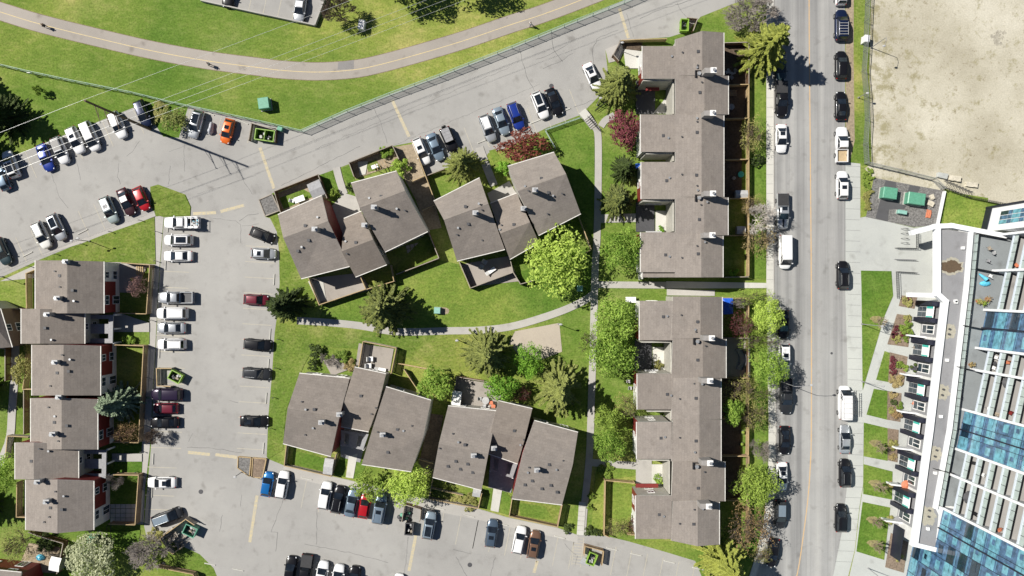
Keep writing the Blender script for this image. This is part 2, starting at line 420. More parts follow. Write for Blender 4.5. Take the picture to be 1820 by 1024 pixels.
# kerbs and pavements
struct('pavement', [px((1363, -400), (1362, 0), (1362, 500), (1366, 764), (1365, 850), (1357, 930), (1339, 1000), (1308, 1100), (1225, 1350),
                       (1237, 1350), (1319, 1100), (1350, 1000), (1368, 930), (1377, 850), (1378, 764), (1374, 500), (1374, 0), (1376, -400))], 0, .12, M['palecon'])
struct('kerb', [px((1376, -400), (1374, 0), (1374, 500), (1378, 764), (1377, 850), (1368, 930), (1350, 1000), (1319, 1100), (1237, 1350), (1239, 1350), (1321.5, 1100), (1352, 1000), (1370, 930), (1379, 850), (1380, 764), (1376, 500), (1376, 0), (1378, -400))], 0, .135, M['walk'])
struct('lay_by', [px((1502, 288), (1529, 291), (1529, 510), (1531, 640), (1535, 764), (1534, 860), (1527, 904), (1519, 978), (1508, 1022), (1487, 1100), (1430, 1350),
                     (1398, 1350), (1460, 1100), (1482, 1018), (1496, 947), (1507, 850), (1507, 764), (1506, 640), (1502, 510))], -.05, .016, M['concrete'])
j = MB()
for y in range(295, 1010, 19):
    x0 = 1503 if y < 520 else 1507 if y < 870 else 1507 - (y - 850) * .15; x1 = 1529 if y < 500 else 1534 if y < 870 else 1534 - (y - 860) * .14
    j.beam(P(x0, y, .016), P(x1, y + 1, .016), .035, .003)
for y in range(-30, 1000, 17):
    dx = 0 if y < 500 else min(4, (y - 500) * .015) if y < 850 else -(y - 850) * .16 + 3
    j.beam(P(1362.5 + dx, y, .12), P(1374 + dx, y, .12), .03, .003)
j.beam(P(1502, 292, .012), P(1502, 510, .012), .06, .006)
j.build('pavement_joint', M['dark'], recentre=False)['kind'] = 'structure'
struct('verge', [px((1502, -400), (1502, 288), (1529, 290), (1532, 295), (1549, 290), (1545, 120), (1548, 0), (1549, -400))], 0, .02, M['drylawn'])
struct('verge_track', [px((1503, -400), (1503, 286), (1510, 289), (1519, 250), (1517, 100), (1519, -400))], .0, .024, M['yardsoil'])
struct('dirt_lot', [px((1549, -500), (1548, 0), (1543, 86), (1544, 165), (1546, 208), (1545, 290), (1665, 318), (1680, 336), (1723, 351), (1795, 366), (2300, 380), (2300, -500))], 0, .016, M['dirt'])
struct('dirt_strip', [px((1548, 291), (1666, 319), (1680, 338), (1676, 341), (1553, 316), (1536, 300))], 0, .02, M['dirt'])
struct('gravel_bed', [px((1553, 316), (1676, 339), (1664, 400), (1624, 404), (1539, 386))], 0, .024, M['gravel'])
struct('landscape_fabric', [px((1574, 320), (1592, 324), (1596, 362), (1612, 366), (1606, 372), (1580, 372), (1578, 394), (1556, 388)), px((1617, 329), (1636, 332), (1630, 345), (1612, 342))], 0, .03, M['slate'])
struct('plaza', [px((1529, 387), (1539, 385), (1624, 405), (1676, 398), (1690, 520), (1690, 1060), (1660, 1100), (1500, 1100), (1510, 1022), (1520, 978), (1528, 904), (1535, 860), (1535, 764), (1531, 640), (1529, 510))], -.05, .02, M['concrete'])
for nm, pl in (('lawn', [(1530, 481), (1584, 482), (1587, 526), (1572, 561), (1533, 693), (1531, 510)]), ('lawn', [(1572, 624), (1581, 627), (1578, 679), (1557, 675)]),
               ('lawn', [(1553, 691), (1577, 695), (1576, 746), (1540, 737)]), ('lawn', [(1535, 751), (1577, 761), (1577, 819), (1535, 811)]),
               ('lawn', [(1535, 825), (1586, 838), (1585, 888), (1534, 878)]), ('lawn', [(1533, 892), (1582, 902), (1571, 995), (1522, 980)])):
    struct(nm, [px(*pl)], 0, .09, M['lawn'])
for pl in ([(1602, 525), (1630, 528), (1625, 549), (1597, 544)], [(1594, 558), (1621, 562), (1614, 617), (1577, 612)], [(1581, 626), (1613, 634), (1606, 685), (1578, 679)],
           [(1577, 695), (1602, 699), (1600, 750), (1576, 746)], [(1577, 761), (1597, 764), (1595, 822), (1577, 818)], [(1583, 947), (1614, 964), (1606, 1018), (1573, 1008)]):
    struct('planting_bed', [px(*pl)], 0, .075, M['soil'])
struct('lawn', [px((1682, 340), (1756, 352), (1750, 410), (1690, 402), (1676, 400))], 0, .06, M['lawn'])
# cycle path
CY = [(-200, -40), (-90, -8), (0, 20), (76, 43), (203, 74), (279, 91), (368, 107), (460, 119), (501, 124), (564, 127), (628, 123), (678, 113), (755, 92), (831, 69), (910, 42), (963, 25), (1035, -2), (1100, -30), (1250, -110)]
def ribbon(pts, w, z=0):
    L, Rr = [], []
    q = [P(x, y, z).xy for x, y in pts]
    for i, p in enumerate(q):
        d = (q[min(i + 1, len(q) - 1)] - q[max(i - 1, 0)]).normalized(); n = Vector((-d.y, d.x)) * w / 2
        L.append(p + n); Rr.append(p - n)
    return L + Rr[::-1]
def smooth_line(pts, k=4):
    out = []
    for i in range(len(pts) - 1):
        p0 = pts[max(i - 1, 0)]; p1 = pts[i]; p2 = pts[i + 1]; p3 = pts[min(i + 2, len(pts) - 1)]
        for s_ in range(k):
            t = s_ / k
            out.append(tuple(.5 * (2 * p1[a] + (p2[a] - p0[a]) * t + (2 * p0[a] - 5 * p1[a] + 4 * p2[a] - p3[a]) * t * t + (3 * p1[a] - p0[a] - 3 * p2[a] + p3[a]) * t ** 3) for a in (0, 1)))
    return out + [pts[-1]]
CYs = smooth_line(CY)
struct('cycle_path', [ribbon(CYs, 2.85)], -.05, .02, M['cycle'])
struct('cycle_path_edge', [ribbon(CYs, 3.05)], -.05, .012, M['soil'])
struct('cycle_path_line', [ribbon([(x, y + 1.3) for x, y in CYs], .11)], .015, .024, M['cyel'])
struct('cycle_path_repair', [px((601, 111), (629, 107), (629, 123), (600, 124))], .01, .0235, M['patch'])
# footpaths through the courtyards
FPZ = [.085]
for pl, w in (([(1058, 226), (1063, 245), (1063, 330), (1061, 420), (1058, 470), (1056, 535), (1054, 620), (1052, 680), (1050, 745), (1048, 800), (1044, 850), (1038, 905), (1035, 951)], 1.15),
              ([(1068, 225), (1076, 214), (1092, 205)], 1.1),
              ([(1058, 518), (1045, 530), (1010, 548), (960, 566), (905, 581), (850, 587), (800, 588), (730, 590), (690, 588), (640, 579), (580, 573), (528, 570)], 1.2),
              ([(1060, 389), (1138, 387)], 1.4), ([(1058, 506), (1185, 507)], 1.1), ([(1052, 822), (1132, 828)], 1.2), ([(28, 600), (27, 650), (22, 730), (15, 790), (-20, 860)], 1.3),
              ([(598, 298), (604, 322), (612, 345)], 1.2), ([(852, 262), (862, 290), (878, 330)], 1.3)):
    FPZ[0] += .004
    struct('footpath', [ribbon(smooth_line(pl), w)], -.05, FPZ[0], M['walk'])
struct('footpath', [px((1184, 500), (1362, 503), (1362, 512), (1184, 513))], -.05, .13, M['palecon'])
struct('footpath', [px((1185, 514), (1270, 516), (1270, 526), (1185, 525))], -.05, .134, M['walk'])
struct('front_walk', [px((620, 811), (636, 806), (628, 850), (615, 848))], -.05, .128, M['palecon'])
struct('front_walk', [px((877, 868), (893, 866), (886, 910), (872, 907))], -.05, .128, M['palecon'])
struct('forecourt', [px((590, 366), (612, 343), (640, 352), (640, 378), (610, 430), (598, 420))], -.05, .12, M['walk'])
struct('forecourt', [px((866, 344), (905, 322), (918, 345), (912, 362), (880, 380))], -.05, .12, M['walk'])
struct('forecourt', [px((604, 760), (655, 768), (640, 822), (606, 812))], -.05, .12, M['grey'])
struct('forecourt', [px((872, 805), (922, 822), (908, 876), (868, 866))], -.05, .12, M['grey'])
struct('kerb_walk', [px((504, 828), (588, 847), (615, 853), (765, 889), (850, 905), (900, 920), (991, 939), (1027, 952), (1027, 965), (990, 956), (850, 924), (765, 907), (615, 872), (504, 845))], -.05, .02, M['walk'])
struct('kerb_walk', [px((-300, 612), (0, 488), (70, 456), (183, 409), (274, 375), (277, 385), (284, 384), (291, 386), (283, 480), (279, 560), (275, 640), (271, 700), (268, 770), (266, 800), (258, 865), (255, 932),
                        (244, 932), (249, 865), (252, 800), (258, 700), (262, 640), (267, 560), (270, 480), (278, 474), (277, 384), (183, 421), (70, 468), (0, 500), (-300, 624))], -.05, .03, M['walk'])
struct('sand_patch', [px((915, 589), (994, 574), (999, 625), (960, 640), (930, 640), (905, 610))], -.05, .03, M['sandpatch'])
# gutter strip along the green fence with its joints
GF = [(534, 233), (615, 198), (691, 168), (780, 135), (910, 84), (1027, 36), (1130, -8)]
# raised lawns beside the lots
for pl in ([(70, 463), (183, 418), (275, 386), (277, 470), (207, 466), (70, 466)], [(268, 333), (281, 329), (329, 347), (339, 368), (338, 383), (278, 384), (273, 365)]):
    struct('lawn', [px(*pl)], -.05, .11, M['drylawn'])
struct('lawn', [px((500, 388), (560, 480), (550, 500), (566, 545), (528, 566), (528, 575), (700, 594), (760, 592), (800, 592), (905, 587), (915, 590), (905, 606), (830, 660), (770, 660), (700, 625), (640, 620), (560, 615), (540, 650), (508, 730), (503, 800), (478, 815), (476, 812),
                        (479, 738), (485, 672), (490, 594), (493, 571), (499, 504), (498, 448), (494, 412), (482, 389))], -.05, .06, M['drylawn'])
struct('lawn', [px((706, 492), (780, 462), (815, 470), (834, 515), (910, 487), (935, 480), (1050, 440), (1050, 512), (1010, 543), (960, 561), (905, 576), (850, 582), (760, 585), (690, 583), (640, 573), (568, 566), (575, 545), (650, 516))], -.05, .06, M['lawn'])
struct('lawn', [px((972, 230), (1034, 210), (1056, 235), (1057, 330), (1053, 425), (1030, 380), (1010, 300))], -.05, .06, M['lawn'])
struct('lawn', [px((1332, 80), (1361, 60), (1361, 495), (1332, 495))], -.05, .07, M['lawn'])
struct('lawn', [px((1332, 530), (1361, 520), (1364, 764), (1364, 850), (1356, 930), (1336, 1000), (1300, 1060), (1262, 1060), (1236, 997), (1120, 962), (1190, 962), (1276, 966), (1330, 900))], -.05, .07, M['lawn'])
struct('lawn', [px((565, 312), (590, 304), (605, 345), (580, 352)), px((606, 300), (622, 294), (632, 325), (625, 345))], -.05, .07, M['lawn'])
struct('lawn', [px((869, 268), (880, 265), (903, 305), (890, 320)), px((606, 810), (618, 811), (612, 848), (592, 844)), px((636, 812), (650, 828), (640, 850), (628, 851)), px((860, 868), (876, 868), (870, 906), (858, 902)), px((893, 868), (912, 888), (905, 916), (886, 911))], -.05, .06, M['lawn'])
for pl in ([(217, 558), (264, 559), (264, 573), (240, 577), (217, 573)], [(216, 590), (266, 590), (266, 612), (216, 612)], [(200, 788), (251, 790), (250, 806), (200, 804)], [(203, 820), (253, 820), (252, 841), (203, 840)], [(95, 950), (165, 944), (250, 942), (246, 975), (120, 962)]):
    struct('lawn', [px(*pl)], -.05, .09, M['lawn'])
struct('lawn', [px((1076, 852), (1132, 846), (1132, 832), (1062, 828), (1058, 845), (1050, 950), (1074, 952))], -.05, .06, M['lawn'])
# back-yard floors
YZ = [0]
def yard(mat, *pls, z=.08):
    for pl in pls:
        YZ[0] += .0017
        struct('yard_floor', [px(*pl)], -.05, z + YZ[0], M[mat])
yard('yardsoil', [(488, 345), (564, 315), (580, 352), (500, 378)], [(622, 292), (697, 262), (712, 290), (632, 318)], [(697, 262), (734, 256), (772, 360), (750, 375), (720, 320)], [(727, 321), (760, 312), (785, 405), (758, 410)])
yard('shadesoil', [(1287, 78), (1330, 78), (1330, 210), (1287, 210)], [(1287, 284), (1318, 284), (1318, 352), (1287, 352)], [(1287, 212), (1318, 212), (1318, 283), (1287, 283)], [(1284, 672), (1316, 672), (1316, 890), (1282, 890)], [(1105, 75), (1142, 76), (1138, 90), (1108, 92)], z=.14)  # darkened floors: the rows' shade over the yards is painted in the soil colour
yard('soil', [(764, 735), (788, 738), (770, 845), (742, 838)], z=.1)
yard('yardsoil', [(52, 965), (108, 972), (98, 1018), (30, 1015)], z=.1)
yard('walk', [(1076, 88), (1117, 71), (1101, 107), (1082, 112)], z=.06)
yard('drylawn', [(497, 352), (540, 337), (560, 348), (505, 372)], [(650, 290), (668, 284), (680, 300), (655, 306)], [(1287, 285), (1330, 285), (1330, 352), (1287, 352)], [(1287, 420), (1330, 420), (1330, 492), (1287, 492)], [(1287, 212), (1330, 212), (1330, 283), (1287, 283)], [(1280, 530), (1330, 530), (1330, 600), (1285, 600)], [(1282, 680), (1330, 680), (1330, 890), (1282, 890)], z=.1)
yard('drylawn', [(508, 790), (597, 808), (588, 845), (505, 826)], [(910, 887), (999, 899), (991, 936), (905, 916)], [(772, 868), (856, 880), (850, 902), (763, 886)], [(706, 470), (764, 412), (780, 458), (704, 487)], z=.1)
yard('lawn', [(521, 800), (580, 815), (576, 838), (520, 824)], [(922, 893), (968, 900), (985, 926), (925, 916)], [(1078, 858), (1128, 862), (1126, 945), (1076, 945)], z=.12)
yard('paver', [(550, 495), (640, 485), (660, 515), (568, 540)], [(638, 610), (700, 620), (693, 660), (632, 650)], [(820, 470), (905, 455), (922, 500), (836, 510)], [(1333, 600), (1333, 672), (1290, 672), (1290, 602)], [(210, 470), (262, 474), (240, 520), (207, 520)], [(800, 725), (812, 672), (862, 680), (895, 700), (890, 725)], [(575, 640), (605, 636), (625, 655), (590, 668)], [(1106, 865), (1128, 868), (1125, 920), (1104, 918)])
yard('palecon', [(636, 288), (654, 287), (650, 310), (640, 312)], [(548, 500), (566, 538), (580, 532), (575, 500)], [(1185, 172), (1199, 172), (1199, 202), (1160, 202)], [(1165, 375), (1199, 375), (1199, 412), (1165, 412)], [(1160, 617), (1195, 617), (1195, 662), (1160, 662)], [(1158, 825), (1191, 825), (1191, 878), (1158, 878)], [(1108, 88), (1142, 92), (1142, 122), (1112, 122)], z=.13)
yard('dark', [(1130, 142), (1164, 142), (1164, 203), (1130, 203)], [(1130, 360), (1163, 360), (1163, 412), (1130, 412)], [(1128, 604), (1158, 604), (1158, 662), (1128, 662)], z=.11)  # near-black floors paint tree and house shade into the courtyards
yard('walk', [(1130, 816), (1158, 818), (1158, 862), (1130, 860)], [(203, 553), (266, 574), (266, 590), (203, 590)], [(200, 806), (253, 806), (253, 820), (200, 820)], z=.10)
# slab patio with visible joints
sp = MB()
for i in range(5):
    for k in range(4):
        a = P(197 + i * 9.2, 896 + k * 8.2, 0)
        sp.box((a.x + .38, a.y - .34, .05), (.78, .68, .07))
sp.build('patio_slab', M['palecon'], recentre=False)['kind'] = 'structure'
sp = MB()
for i in range(5):
    for k in range(5):
        if i in (2, 3) and k in (1, 2): continue
        a = P(722 + i * 7.5 + k * 1.5, 436 + k * 7 - i * 2, 0)
        sp.box((a.x + .3, a.y - .3, .06), (.58, .55, .07), R(15))
sp.build('patio_slab', M['paver'], recentre=False)['kind'] = 'structure'
# painted markings
ym = MB()
def strip(b, x0, y0, x1, y1, w, z): b.beam(P(x0, y0, z), P(x1, y1, z), w, .004)
for (x0, y0, x1, y1) in ((697, 178, 727, 243), (1101, 15, 1117, 68), (462, 262, 487, 335), (343, 380, 384, 378), (392, 376, 434, 365), (334, 804, 373, 808), (383, 808, 421, 813), (457, 881, 444, 964), (739, 952, 727, 1015), (955, 997, 949, 1018)):
    strip(ym, x0, y0, x1, y1, .5, .012)
ym.build('road_marking', M['yellow'], recentre=False)['kind'] = 'structure'
sm = MB()
def stalls(x0, y0, x1, y1, n, dx, dy):
    for i in range(n + 1):
        t = i / n; x = x0 + (x1 - x0) * t; y = y0 + (y1 - y0) * t
        strip(sm, x, y, x + dx, y + dy, .11, .012)
stalls(282, 482, 268, 795, 11, 54, 2); stalls(489, 440, 473, 800, 13, -52, -3); stalls(262, 830, 256, 905, 3, 52, 2)
stalls(545, 853, 850, 925, 10, -10, 50); stalls(850, 925, 1020, 962, 6, -10, 50); stalls(1095, 972, 1235, 1004, 5, -10, 50)
stalls(735, 318, 870, 262, 5, -18, -46); stalls(905, 262, 1030, 205, 5, -18, -46); stalls(45, 270, 236, 192, 7, 20, 46); stalls(20, 478, 270, 372, 9, -20, -44); stalls(340, 190, 450, 214, 4, -10, 40)
stalls(415, 18, 545, 40, 5, 10, -45)
for k in range(10):
    strip(sm, 1021 - k * .4, 955 + k * 5.2, 1037 - k * .5, 957 + k * 5.2, .1, .013)
strip(sm, 1021, 953, 1016, 1005, .12, .012); strip(sm, 1038, 955, 1032, 1008, .12, .012)
sm.build('stall_marking', M['stall'], recentre=False)['kind'] = 'structure'
cl = MB()
cpts = smooth_line([(1438, -400), (1438, 0), (1440, 254), (1442, 510), (1442, 764), (1440, 830), (1436, 886), (1428, 950), (1417, 1020), (1395, 1100), (1340, 1300)])
for a, b in zip(cpts, cpts[1:]): cl.beam(P(*a, .014), P(*b, .014), .16, .004)
cl.build('centre_line', M['oline'], recentre=False)['kind'] = 'structure'
ck = MB(); rc = random.Random(3)
def crack(*pts, w=.05):
    q = []
    for a, b in zip(pts, pts[1:]):
        n = max(2, int(math.hypot(b[0] - a[0], b[1] - a[1]) / 7))
        for i in range(n):
            t = i / n; q.append((a[0] + (b[0] - a[0]) * t + rc.uniform(-1, 1), a[1] + (b[1] - a[1]) * t + rc.uniform(-1, 1)))
    q.append(pts[-1])
    for a, b in zip(q, q[1:]): ck.beam(P(*a, .012), P(*b, .012), w * rc.uniform(.6, 1.3), .004)
for c in ([(923, 85), (935, 135), (950, 162)], [(979, 58), (985, 90), (1000, 110)], [(1055, 120), (1052, 90), (1062, 68), (1098, 54)], [(952, 106), (975, 98), (1010, 78)], [(965, 122), (995, 110), (1018, 95)], [(1114, 25), (1120, 45), (1126, 66)],
          [(1137, 34), (1165, 20), (1230, 0)], [(1203, 4), (1212, 22), (1220, 30)], [(1020, 190), (1055, 178)], [(662, 188), (676, 215), (688, 255)], [(92, 308), (105, 350), (121, 370)], [(248, 250), (235, 270), (225, 278)], [(135, 282), (143, 320)], [(212, 290), (209, 315), (214, 327)],
          [(327, 255), (328, 305)], [(303, 295), (299, 328)], [(378, 388), (420, 393), (428, 400), (428, 432)], [(425, 393), (440, 382), (460, 380)], [(430, 402), (460, 398)], [(431, 318), (448, 345)], [(332, 795), (380, 797), (430, 805)], [(407, 712), (423, 716)],
          [(504, 887), (482, 945), (494, 946), (490, 980)], [(564, 905), (562, 968)], [(541, 967), (620, 982), (690, 1000)], [(726, 955), (722, 1000), (718, 1024)], [(805, 977), (838, 985)], [(810, 989), (830, 1024)], [(880, 990), (872, 1024)], [(1003, 965), (1016, 980), (1027, 988), (1022, 1005)],
          [(343, 770), (335, 785)], [(395, 915), (390, 945)], [(430, 880), (427, 900)], [(870, 405), (875, 420)], [(640, 260), (560, 300), (500, 330)]):
    crack(*c)
for (a, b) in (((905, 120), (560, 265)), ((960, 150), (700, 258)), ((300, 270), (420, 225)), ((350, 345), (455, 312))):
    crack(a, b, w=.03)
ck.build('asphalt_crack', M['crack'], recentre=False)['kind'] = 'structure'
for (x, y) in ((980, 153), (357, 874), (835, 1004), (290, 1003), (1478, 628)):
    b = MB(); b.cyl(P(x, y, .0), .38 if x < 1400 else .2, .03, 14)
    tag(b.build('manhole_cover', M['dark']), {980: 'dark round manhole cover behind the black car at the top row', 357: 'dark round manhole cover right of the lone white sedan', 835: 'small dark drain cover in the bottom lot', 290: 'dark drain cover by the bare tree kerb', 1478: 'tiny dark drain cover on the street'}[x], 'manhole cover')

M['scorch'] = asphalt_mat('scorched_dirt', (.36, .335, .275), blotch=.8, grit=(.6, 1.4, 3))
b = MB(); rr = random.Random(6)
for i in range(34):
    a = rr.uniform(0, 6.28); q = rr.gauss(9, 4); c = P(1776 + q * math.cos(a) * .8, 68 + q * math.sin(a) * 1.2); r_ = rr.uniform(.08, .36)
    n0 = len(b.v)
    for k in range(9): b.v.append(Vector((c.x + r_ * rr.uniform(.6, 1.3) * math.cos(k * .698), c.y + r_ * rr.uniform(.6, 1.3) * math.sin(k * .698), .018 + i * .0002)))
    b.f.append(tuple(range(n0, n0 + 9))); b.m.append(0)
b.build('dirt_stain', M['scorch'], recentre=False)['kind'] = 'structure'
# ================================================================== TOWNHOUSES
def window(parent, a, b, z0, z1, out, door=False):
    """framed window in a wall: a, b world xy ends, out = outward normal"""
    a = Vector((a.x, a.y, 0)); b = Vector((b.x, b.y, 0)); d = (b - a).normalized(); n = Vector((out.x, out.y, 0)).normalized()
    m = MB(); t = .09
    def bar(p, q, za, zb):
        c0 = p + n * .005; c1 = q + n * .005
        m.hexa([Vector((*c0.xy, za)), Vector((*c1.xy, za)), Vector((*(c1 + n * .07).xy, za)), Vector((*(c0 + n * .07).xy, za)),
                Vector((*c0.xy, zb)), Vector((*c1.xy, zb)), Vector((*(c1 + n * .07).xy, zb)), Vector((*(c0 + n * .07).xy, zb))])
    bar(a, b, z0 - t, z0); bar(a, b, z1, z1 + t); bar(a, a + d * t, z0, z1); bar(b - d * t, b, z0, z1)
    mid = (a + b) / 2
    bar(mid - d * .03, mid + d * .03, z0, z1)
    w = m.build('door' if door else 'window', M['trim'], parent)
    q = MB(); e = n * .03
    q.quad(Vector((*(a + e).xy, z0)), Vector((*(b + e).xy, z0)), Vector((*(b + e).xy, z1)), Vector((*(a + e).xy, z1)))
    q.build('pane', M['wglass'], w)
def lerp(a, b, t): return a + (b - a) * t
ROOFT = {}
def roof_z(roof, x, y, zg, up=0.0):
    """height of the roof under a pixel seen at that height + up"""
    T = ROOFT[roof.name]; z = zg
    for _ in range(6):
        p = P(x, y, z + up); best = None
        for i, j, k in ((0, 1, 5), (5, 2, 4)):
            n = (T[j] - T[i]).cross(T[k] - T[i]); zz = T[i].z - (n.x * (p.x - T[i].x) + n.y * (p.y - T[i].y)) / n.z
            best = zz if best is None else min(best, zz)
        z = best
    return z
def unit(bld, A0, A1, R0, R1, B0, B1, z=(5.5, 7.7, 5.1), sides=None, win='', roofm='roof', inset=.28, base=0, gut='AB', thick=.24):
    """one dwelling: two roof slopes + walls.  Pixel corners at the height of each line; A/B eaves, R ridge."""
    jit = random.uniform(-.012, .012)
    zA, zR, zB = (v + jit for v in z)
    T = [P(*A0, zA), P(*A1, zA), P(*R1, zR), P(*B1, zB), P(*B0, zB), P(*R0, zR)]
    r = MB(); n = 6; dn = Vector((0, 0, -thick))
    r.v = T + [p + dn for p in T]
    if (T[1] - T[0]).cross(T[5] - T[0]).z > 0:
        r.f = [(0, 1, 2, 5), (5, 2, 3, 4), (11, 8, 7, 6), (10, 9, 8, 11)]
        ring = [(i, (i + 1) % 6) for i in range(6)]
        r.f += [(j, i, i + 6, j + 6) for i, j in ring]
    else:
        r.f = [(5, 2, 1, 0), (4, 3, 2, 5), (6, 7, 8, 11), (11, 8, 9, 10)]
        ring = [(i, (i + 1) % 6) for i in range(6)]
        r.f += [(i, j, j + 6, i + 6) for i, j in ring]
    r.m = [0, 0, 0, 0] + [1] * 6
    U = (T[2] - T[5]).normalized()
    V = Vector((-U.y, U.x, 0))
    r.uv = [[(r.v[i].dot(U), r.v[i].dot(V)) for i in f] for f in r.f]
    roof = r.build('roof', [M[roofm], M['fasc']], bld)
    ROOFT[roof.name] = T
    if gut:
        for (i, j, k) in ((0, 1, 'A'), (4, 3, 'B')):
            if k in gut:
                gm = MB()
                o = (T[i] - T[(5 if i == 0 else 5)]); o.z = 0; o.normalize()
                gm.beam(T[i] + o * .07 + Vector((0, 0, -.16)), T[j] + o * .07 + Vector((0, 0, -.16)), .12, .15)
                gm.build('gutter', M['fasc'], roof)
    cen = sum(T, Vector((0, 0, 0))) / 6
    W = []
    d_u = U.xy.normalized(); d_v = Vector((-d_u.y, d_u.x))
    for i, p in enumerate(T):
        q = p.xy; o = cen.xy - q
        q = q + d_u * (.06 if o.dot(d_u) > 0 else -.06)
        if i not in (2, 5): q = q + d_v * (inset if o.dot(d_v) > 0 else -inset)
        W.append(Vector((q.x, q.y, p.z - .15)))
    sides = sides or {}
    mats = ['cream', 'red', 'white', 'brownw', 'trim']
    wb = MB()
    def seg(p, q, up, lo, zs):
        if lo == up: wb.quad(Vector((*p.xy, base)), Vector((*q.xy, base)), q, p, mats.index(up)); return
        wb.quad(Vector((*p.xy, base)), Vector((*q.xy, base)), Vector((*q.xy, zs)), Vector((*p.xy, zs)), mats.index(lo))
        wb.quad(Vector((*p.xy, zs)), Vector((*q.xy, zs)), q, p, mats.index(up))
    SEG = {'A': [(W[0], W[1])], 'E1': [(W[1], W[2]), (W[2], W[3])], 'B': [(W[4], W[3])], 'E0': [(W[0], W[5]), (W[5], W[4])]}
    for k, lst in SEG.items():
        sp = sides.get(k, [(1, 'cream', 'cream', 0)])
        for (p, q) in lst:
            t0 = 0
            for (t1, up, lo, zs) in sp:
                seg(lerp(p, q, t0), lerp(p, q, t1), up, lo, zs); t0 = t1
    wall = wb.build('wall', [M[k] for k in mats], bld)
    for k, wl in SEG.items():
        if k not in win.split(): continue
        p, q = (wl[0][0], wl[-1][1]); L = (q - p).xy.length; d = (q - p).xy.normalized(); nn = Vector((-d.y, d.x))
        if nn.dot((p.xy + q.xy) / 2 - cen.xy) < 0: nn = -nn
        top = min(p.z, q.z)
        cnt = max(1, min(3, int(L / 3.2)))
        for i in range(cnt):
            c = p.xy + d * (L * (i + .5) / cnt); w = .75 if (i % 2) else .55
            if top > 4.6: window(bld, c - d * w, c + d * w, 3.5, 4.55, nn)
            if top > 2.6: window(bld, c - d * .7, c + d * .7, .25 if i == 1 else 1.0, 2.2, nn, door=False)
    return roof
def chimney(roof, x, y, zr, h=1.5, w=.78, rz=0.0):
    """galvanised flue box; x, y = pixel of its cap"""
    c = P(x, y, zr + h)
    m = MB(); b = zr - .7
    m.box((c.x, c.y, b), (w, w * .75, h + .7), rz, 0); m.box((c.x, c.y, zr + h), (w * 1.15, w * .9, .06), rz, 1)
    m.cyl((c.x, c.y, zr + h + .06), .16, .4, 10, 0); m.cyl((c.x, c.y, zr + h + .46), .24, .1, 10, 0)
    return m.build('chimney', [M['galv'], M['lgrey']], roof)
def vents(roof, pts, zr):
    for i, (x, y, k) in enumerate(pts):
        zr = min(roof_z(roof, x, y, zr, .2), 9.0)
        c = P(x, y, zr + .2); m = MB()
        if k == 0: m.box((c.x, c.y, zr - .3), (.36, .36, .42)); m.box((c.x, c.y, zr + .12), (.44, .44, .05)); mt = 'dark'
        elif k == 1: m.cyl((c.x, c.y, zr - .3), .08, .5, 8); m.cyl((c.x, c.y, zr + .2), .14, .06, 8); mt = 'dark'
        else: m.cyl((c.x, c.y, zr - .3), .11, .5, 8); m.cyl((c.x, c.y, zr + .2), .18, .08, 8); mt = 'galv'
        m.build('vent', M[mt], roof)
def building(x, y, label, cat='townhouses', name='townhouse_row'):
    return thing(name, P(x, y), label, cat)
def slat_porch(bld, quad, z=2.7):
    """flat entry roof with two long openings; quad = 4 pixel corners (a b along the wall, c d at the front)"""
    a, b, c, d = (P(x, y, z) for x, y in quad)
    m = MB()
    def q(u0, u1, v0, v1):
        g = lambda u, v: lerp(lerp(a, b, u), lerp(d, c, u), v)
        p = [g(u0, v0), g(u1, v0), g(u1, v1), g(u0, v1)]
        if (p[1] - p[0]).cross(p[3] - p[0]).z < 0: p.reverse()
        m.hexa([w - Vector((0, 0, .25)) for w in p] + p)
    for u0, u1 in ((0, .14), (.32, .66), (.84, 1)): q(u0, u1, 0, 1)
    for u0, u1 in ((.14, .32), (.66, .84)): q(u0, u1, 0, .18); q(u0, u1, .84, 1)
    m.build('porch_roof', M['grey'], bld)
    pm = MB()
    for p in (c, d, lerp(c, d, .5)): pm.box((p.x, p.y, 0), (.25, .25, z - .25))
    pm.build('porch_post', M['trim'], bld)
RED1 = [(1, 'red', 'red', 0)]
CR = [(1, 'cream', 'cream', 0)]
WH = [(1, 'white', 'white', 0)]
# ---- D1 upper-left courtyard block
d1 = building(630, 430, 'stepped grey-roofed block of three townhouses with dark red gable wall, nearest the left lot')
r = unit(d1, (494, 382), (572, 348), (503.5, 423), (583, 393), (535, 495), (621, 473), (5.7, 8.4, 5.4), {'E1': RED1, 'A': CR}, 'A B')
chimney(r, 559, 407, 8.0, 2.2); vents(r, [(542, 401, 0), (574, 406, 1), (564, 386, 2), (548, 427, 0), (536, 440, 1), (529, 446, 0), (536, 439, 2)], 6.8)
r = unit(d1, (611, 389), (642, 376), (607, 447), (663, 426), (631.5, 492), (687, 470), (5.0, 7.1, 4.8), {'E1': CR}, 'B E1', 'roofd')
vents(r, [(632, 431, 0), (614, 429, 2), (616, 451, 1)], 6.6)
r = unit(d1, (624, 326), (705, 304.5), (639, 369.5), (720, 339), (684, 447.5), (760, 411), (5.8, 8.7, 5.5), {'E0': CR, 'E1': WH}, 'A B')
chimney(r, 664.5, 368, 8.3, 2.2); chimney(r, 647.5, 400, 6.9, 1.3); vents(r, [(677, 349, 0), (656, 352, 2), (689, 374, 1), (705, 371, 2), (719, 374, 1)], 7.0)
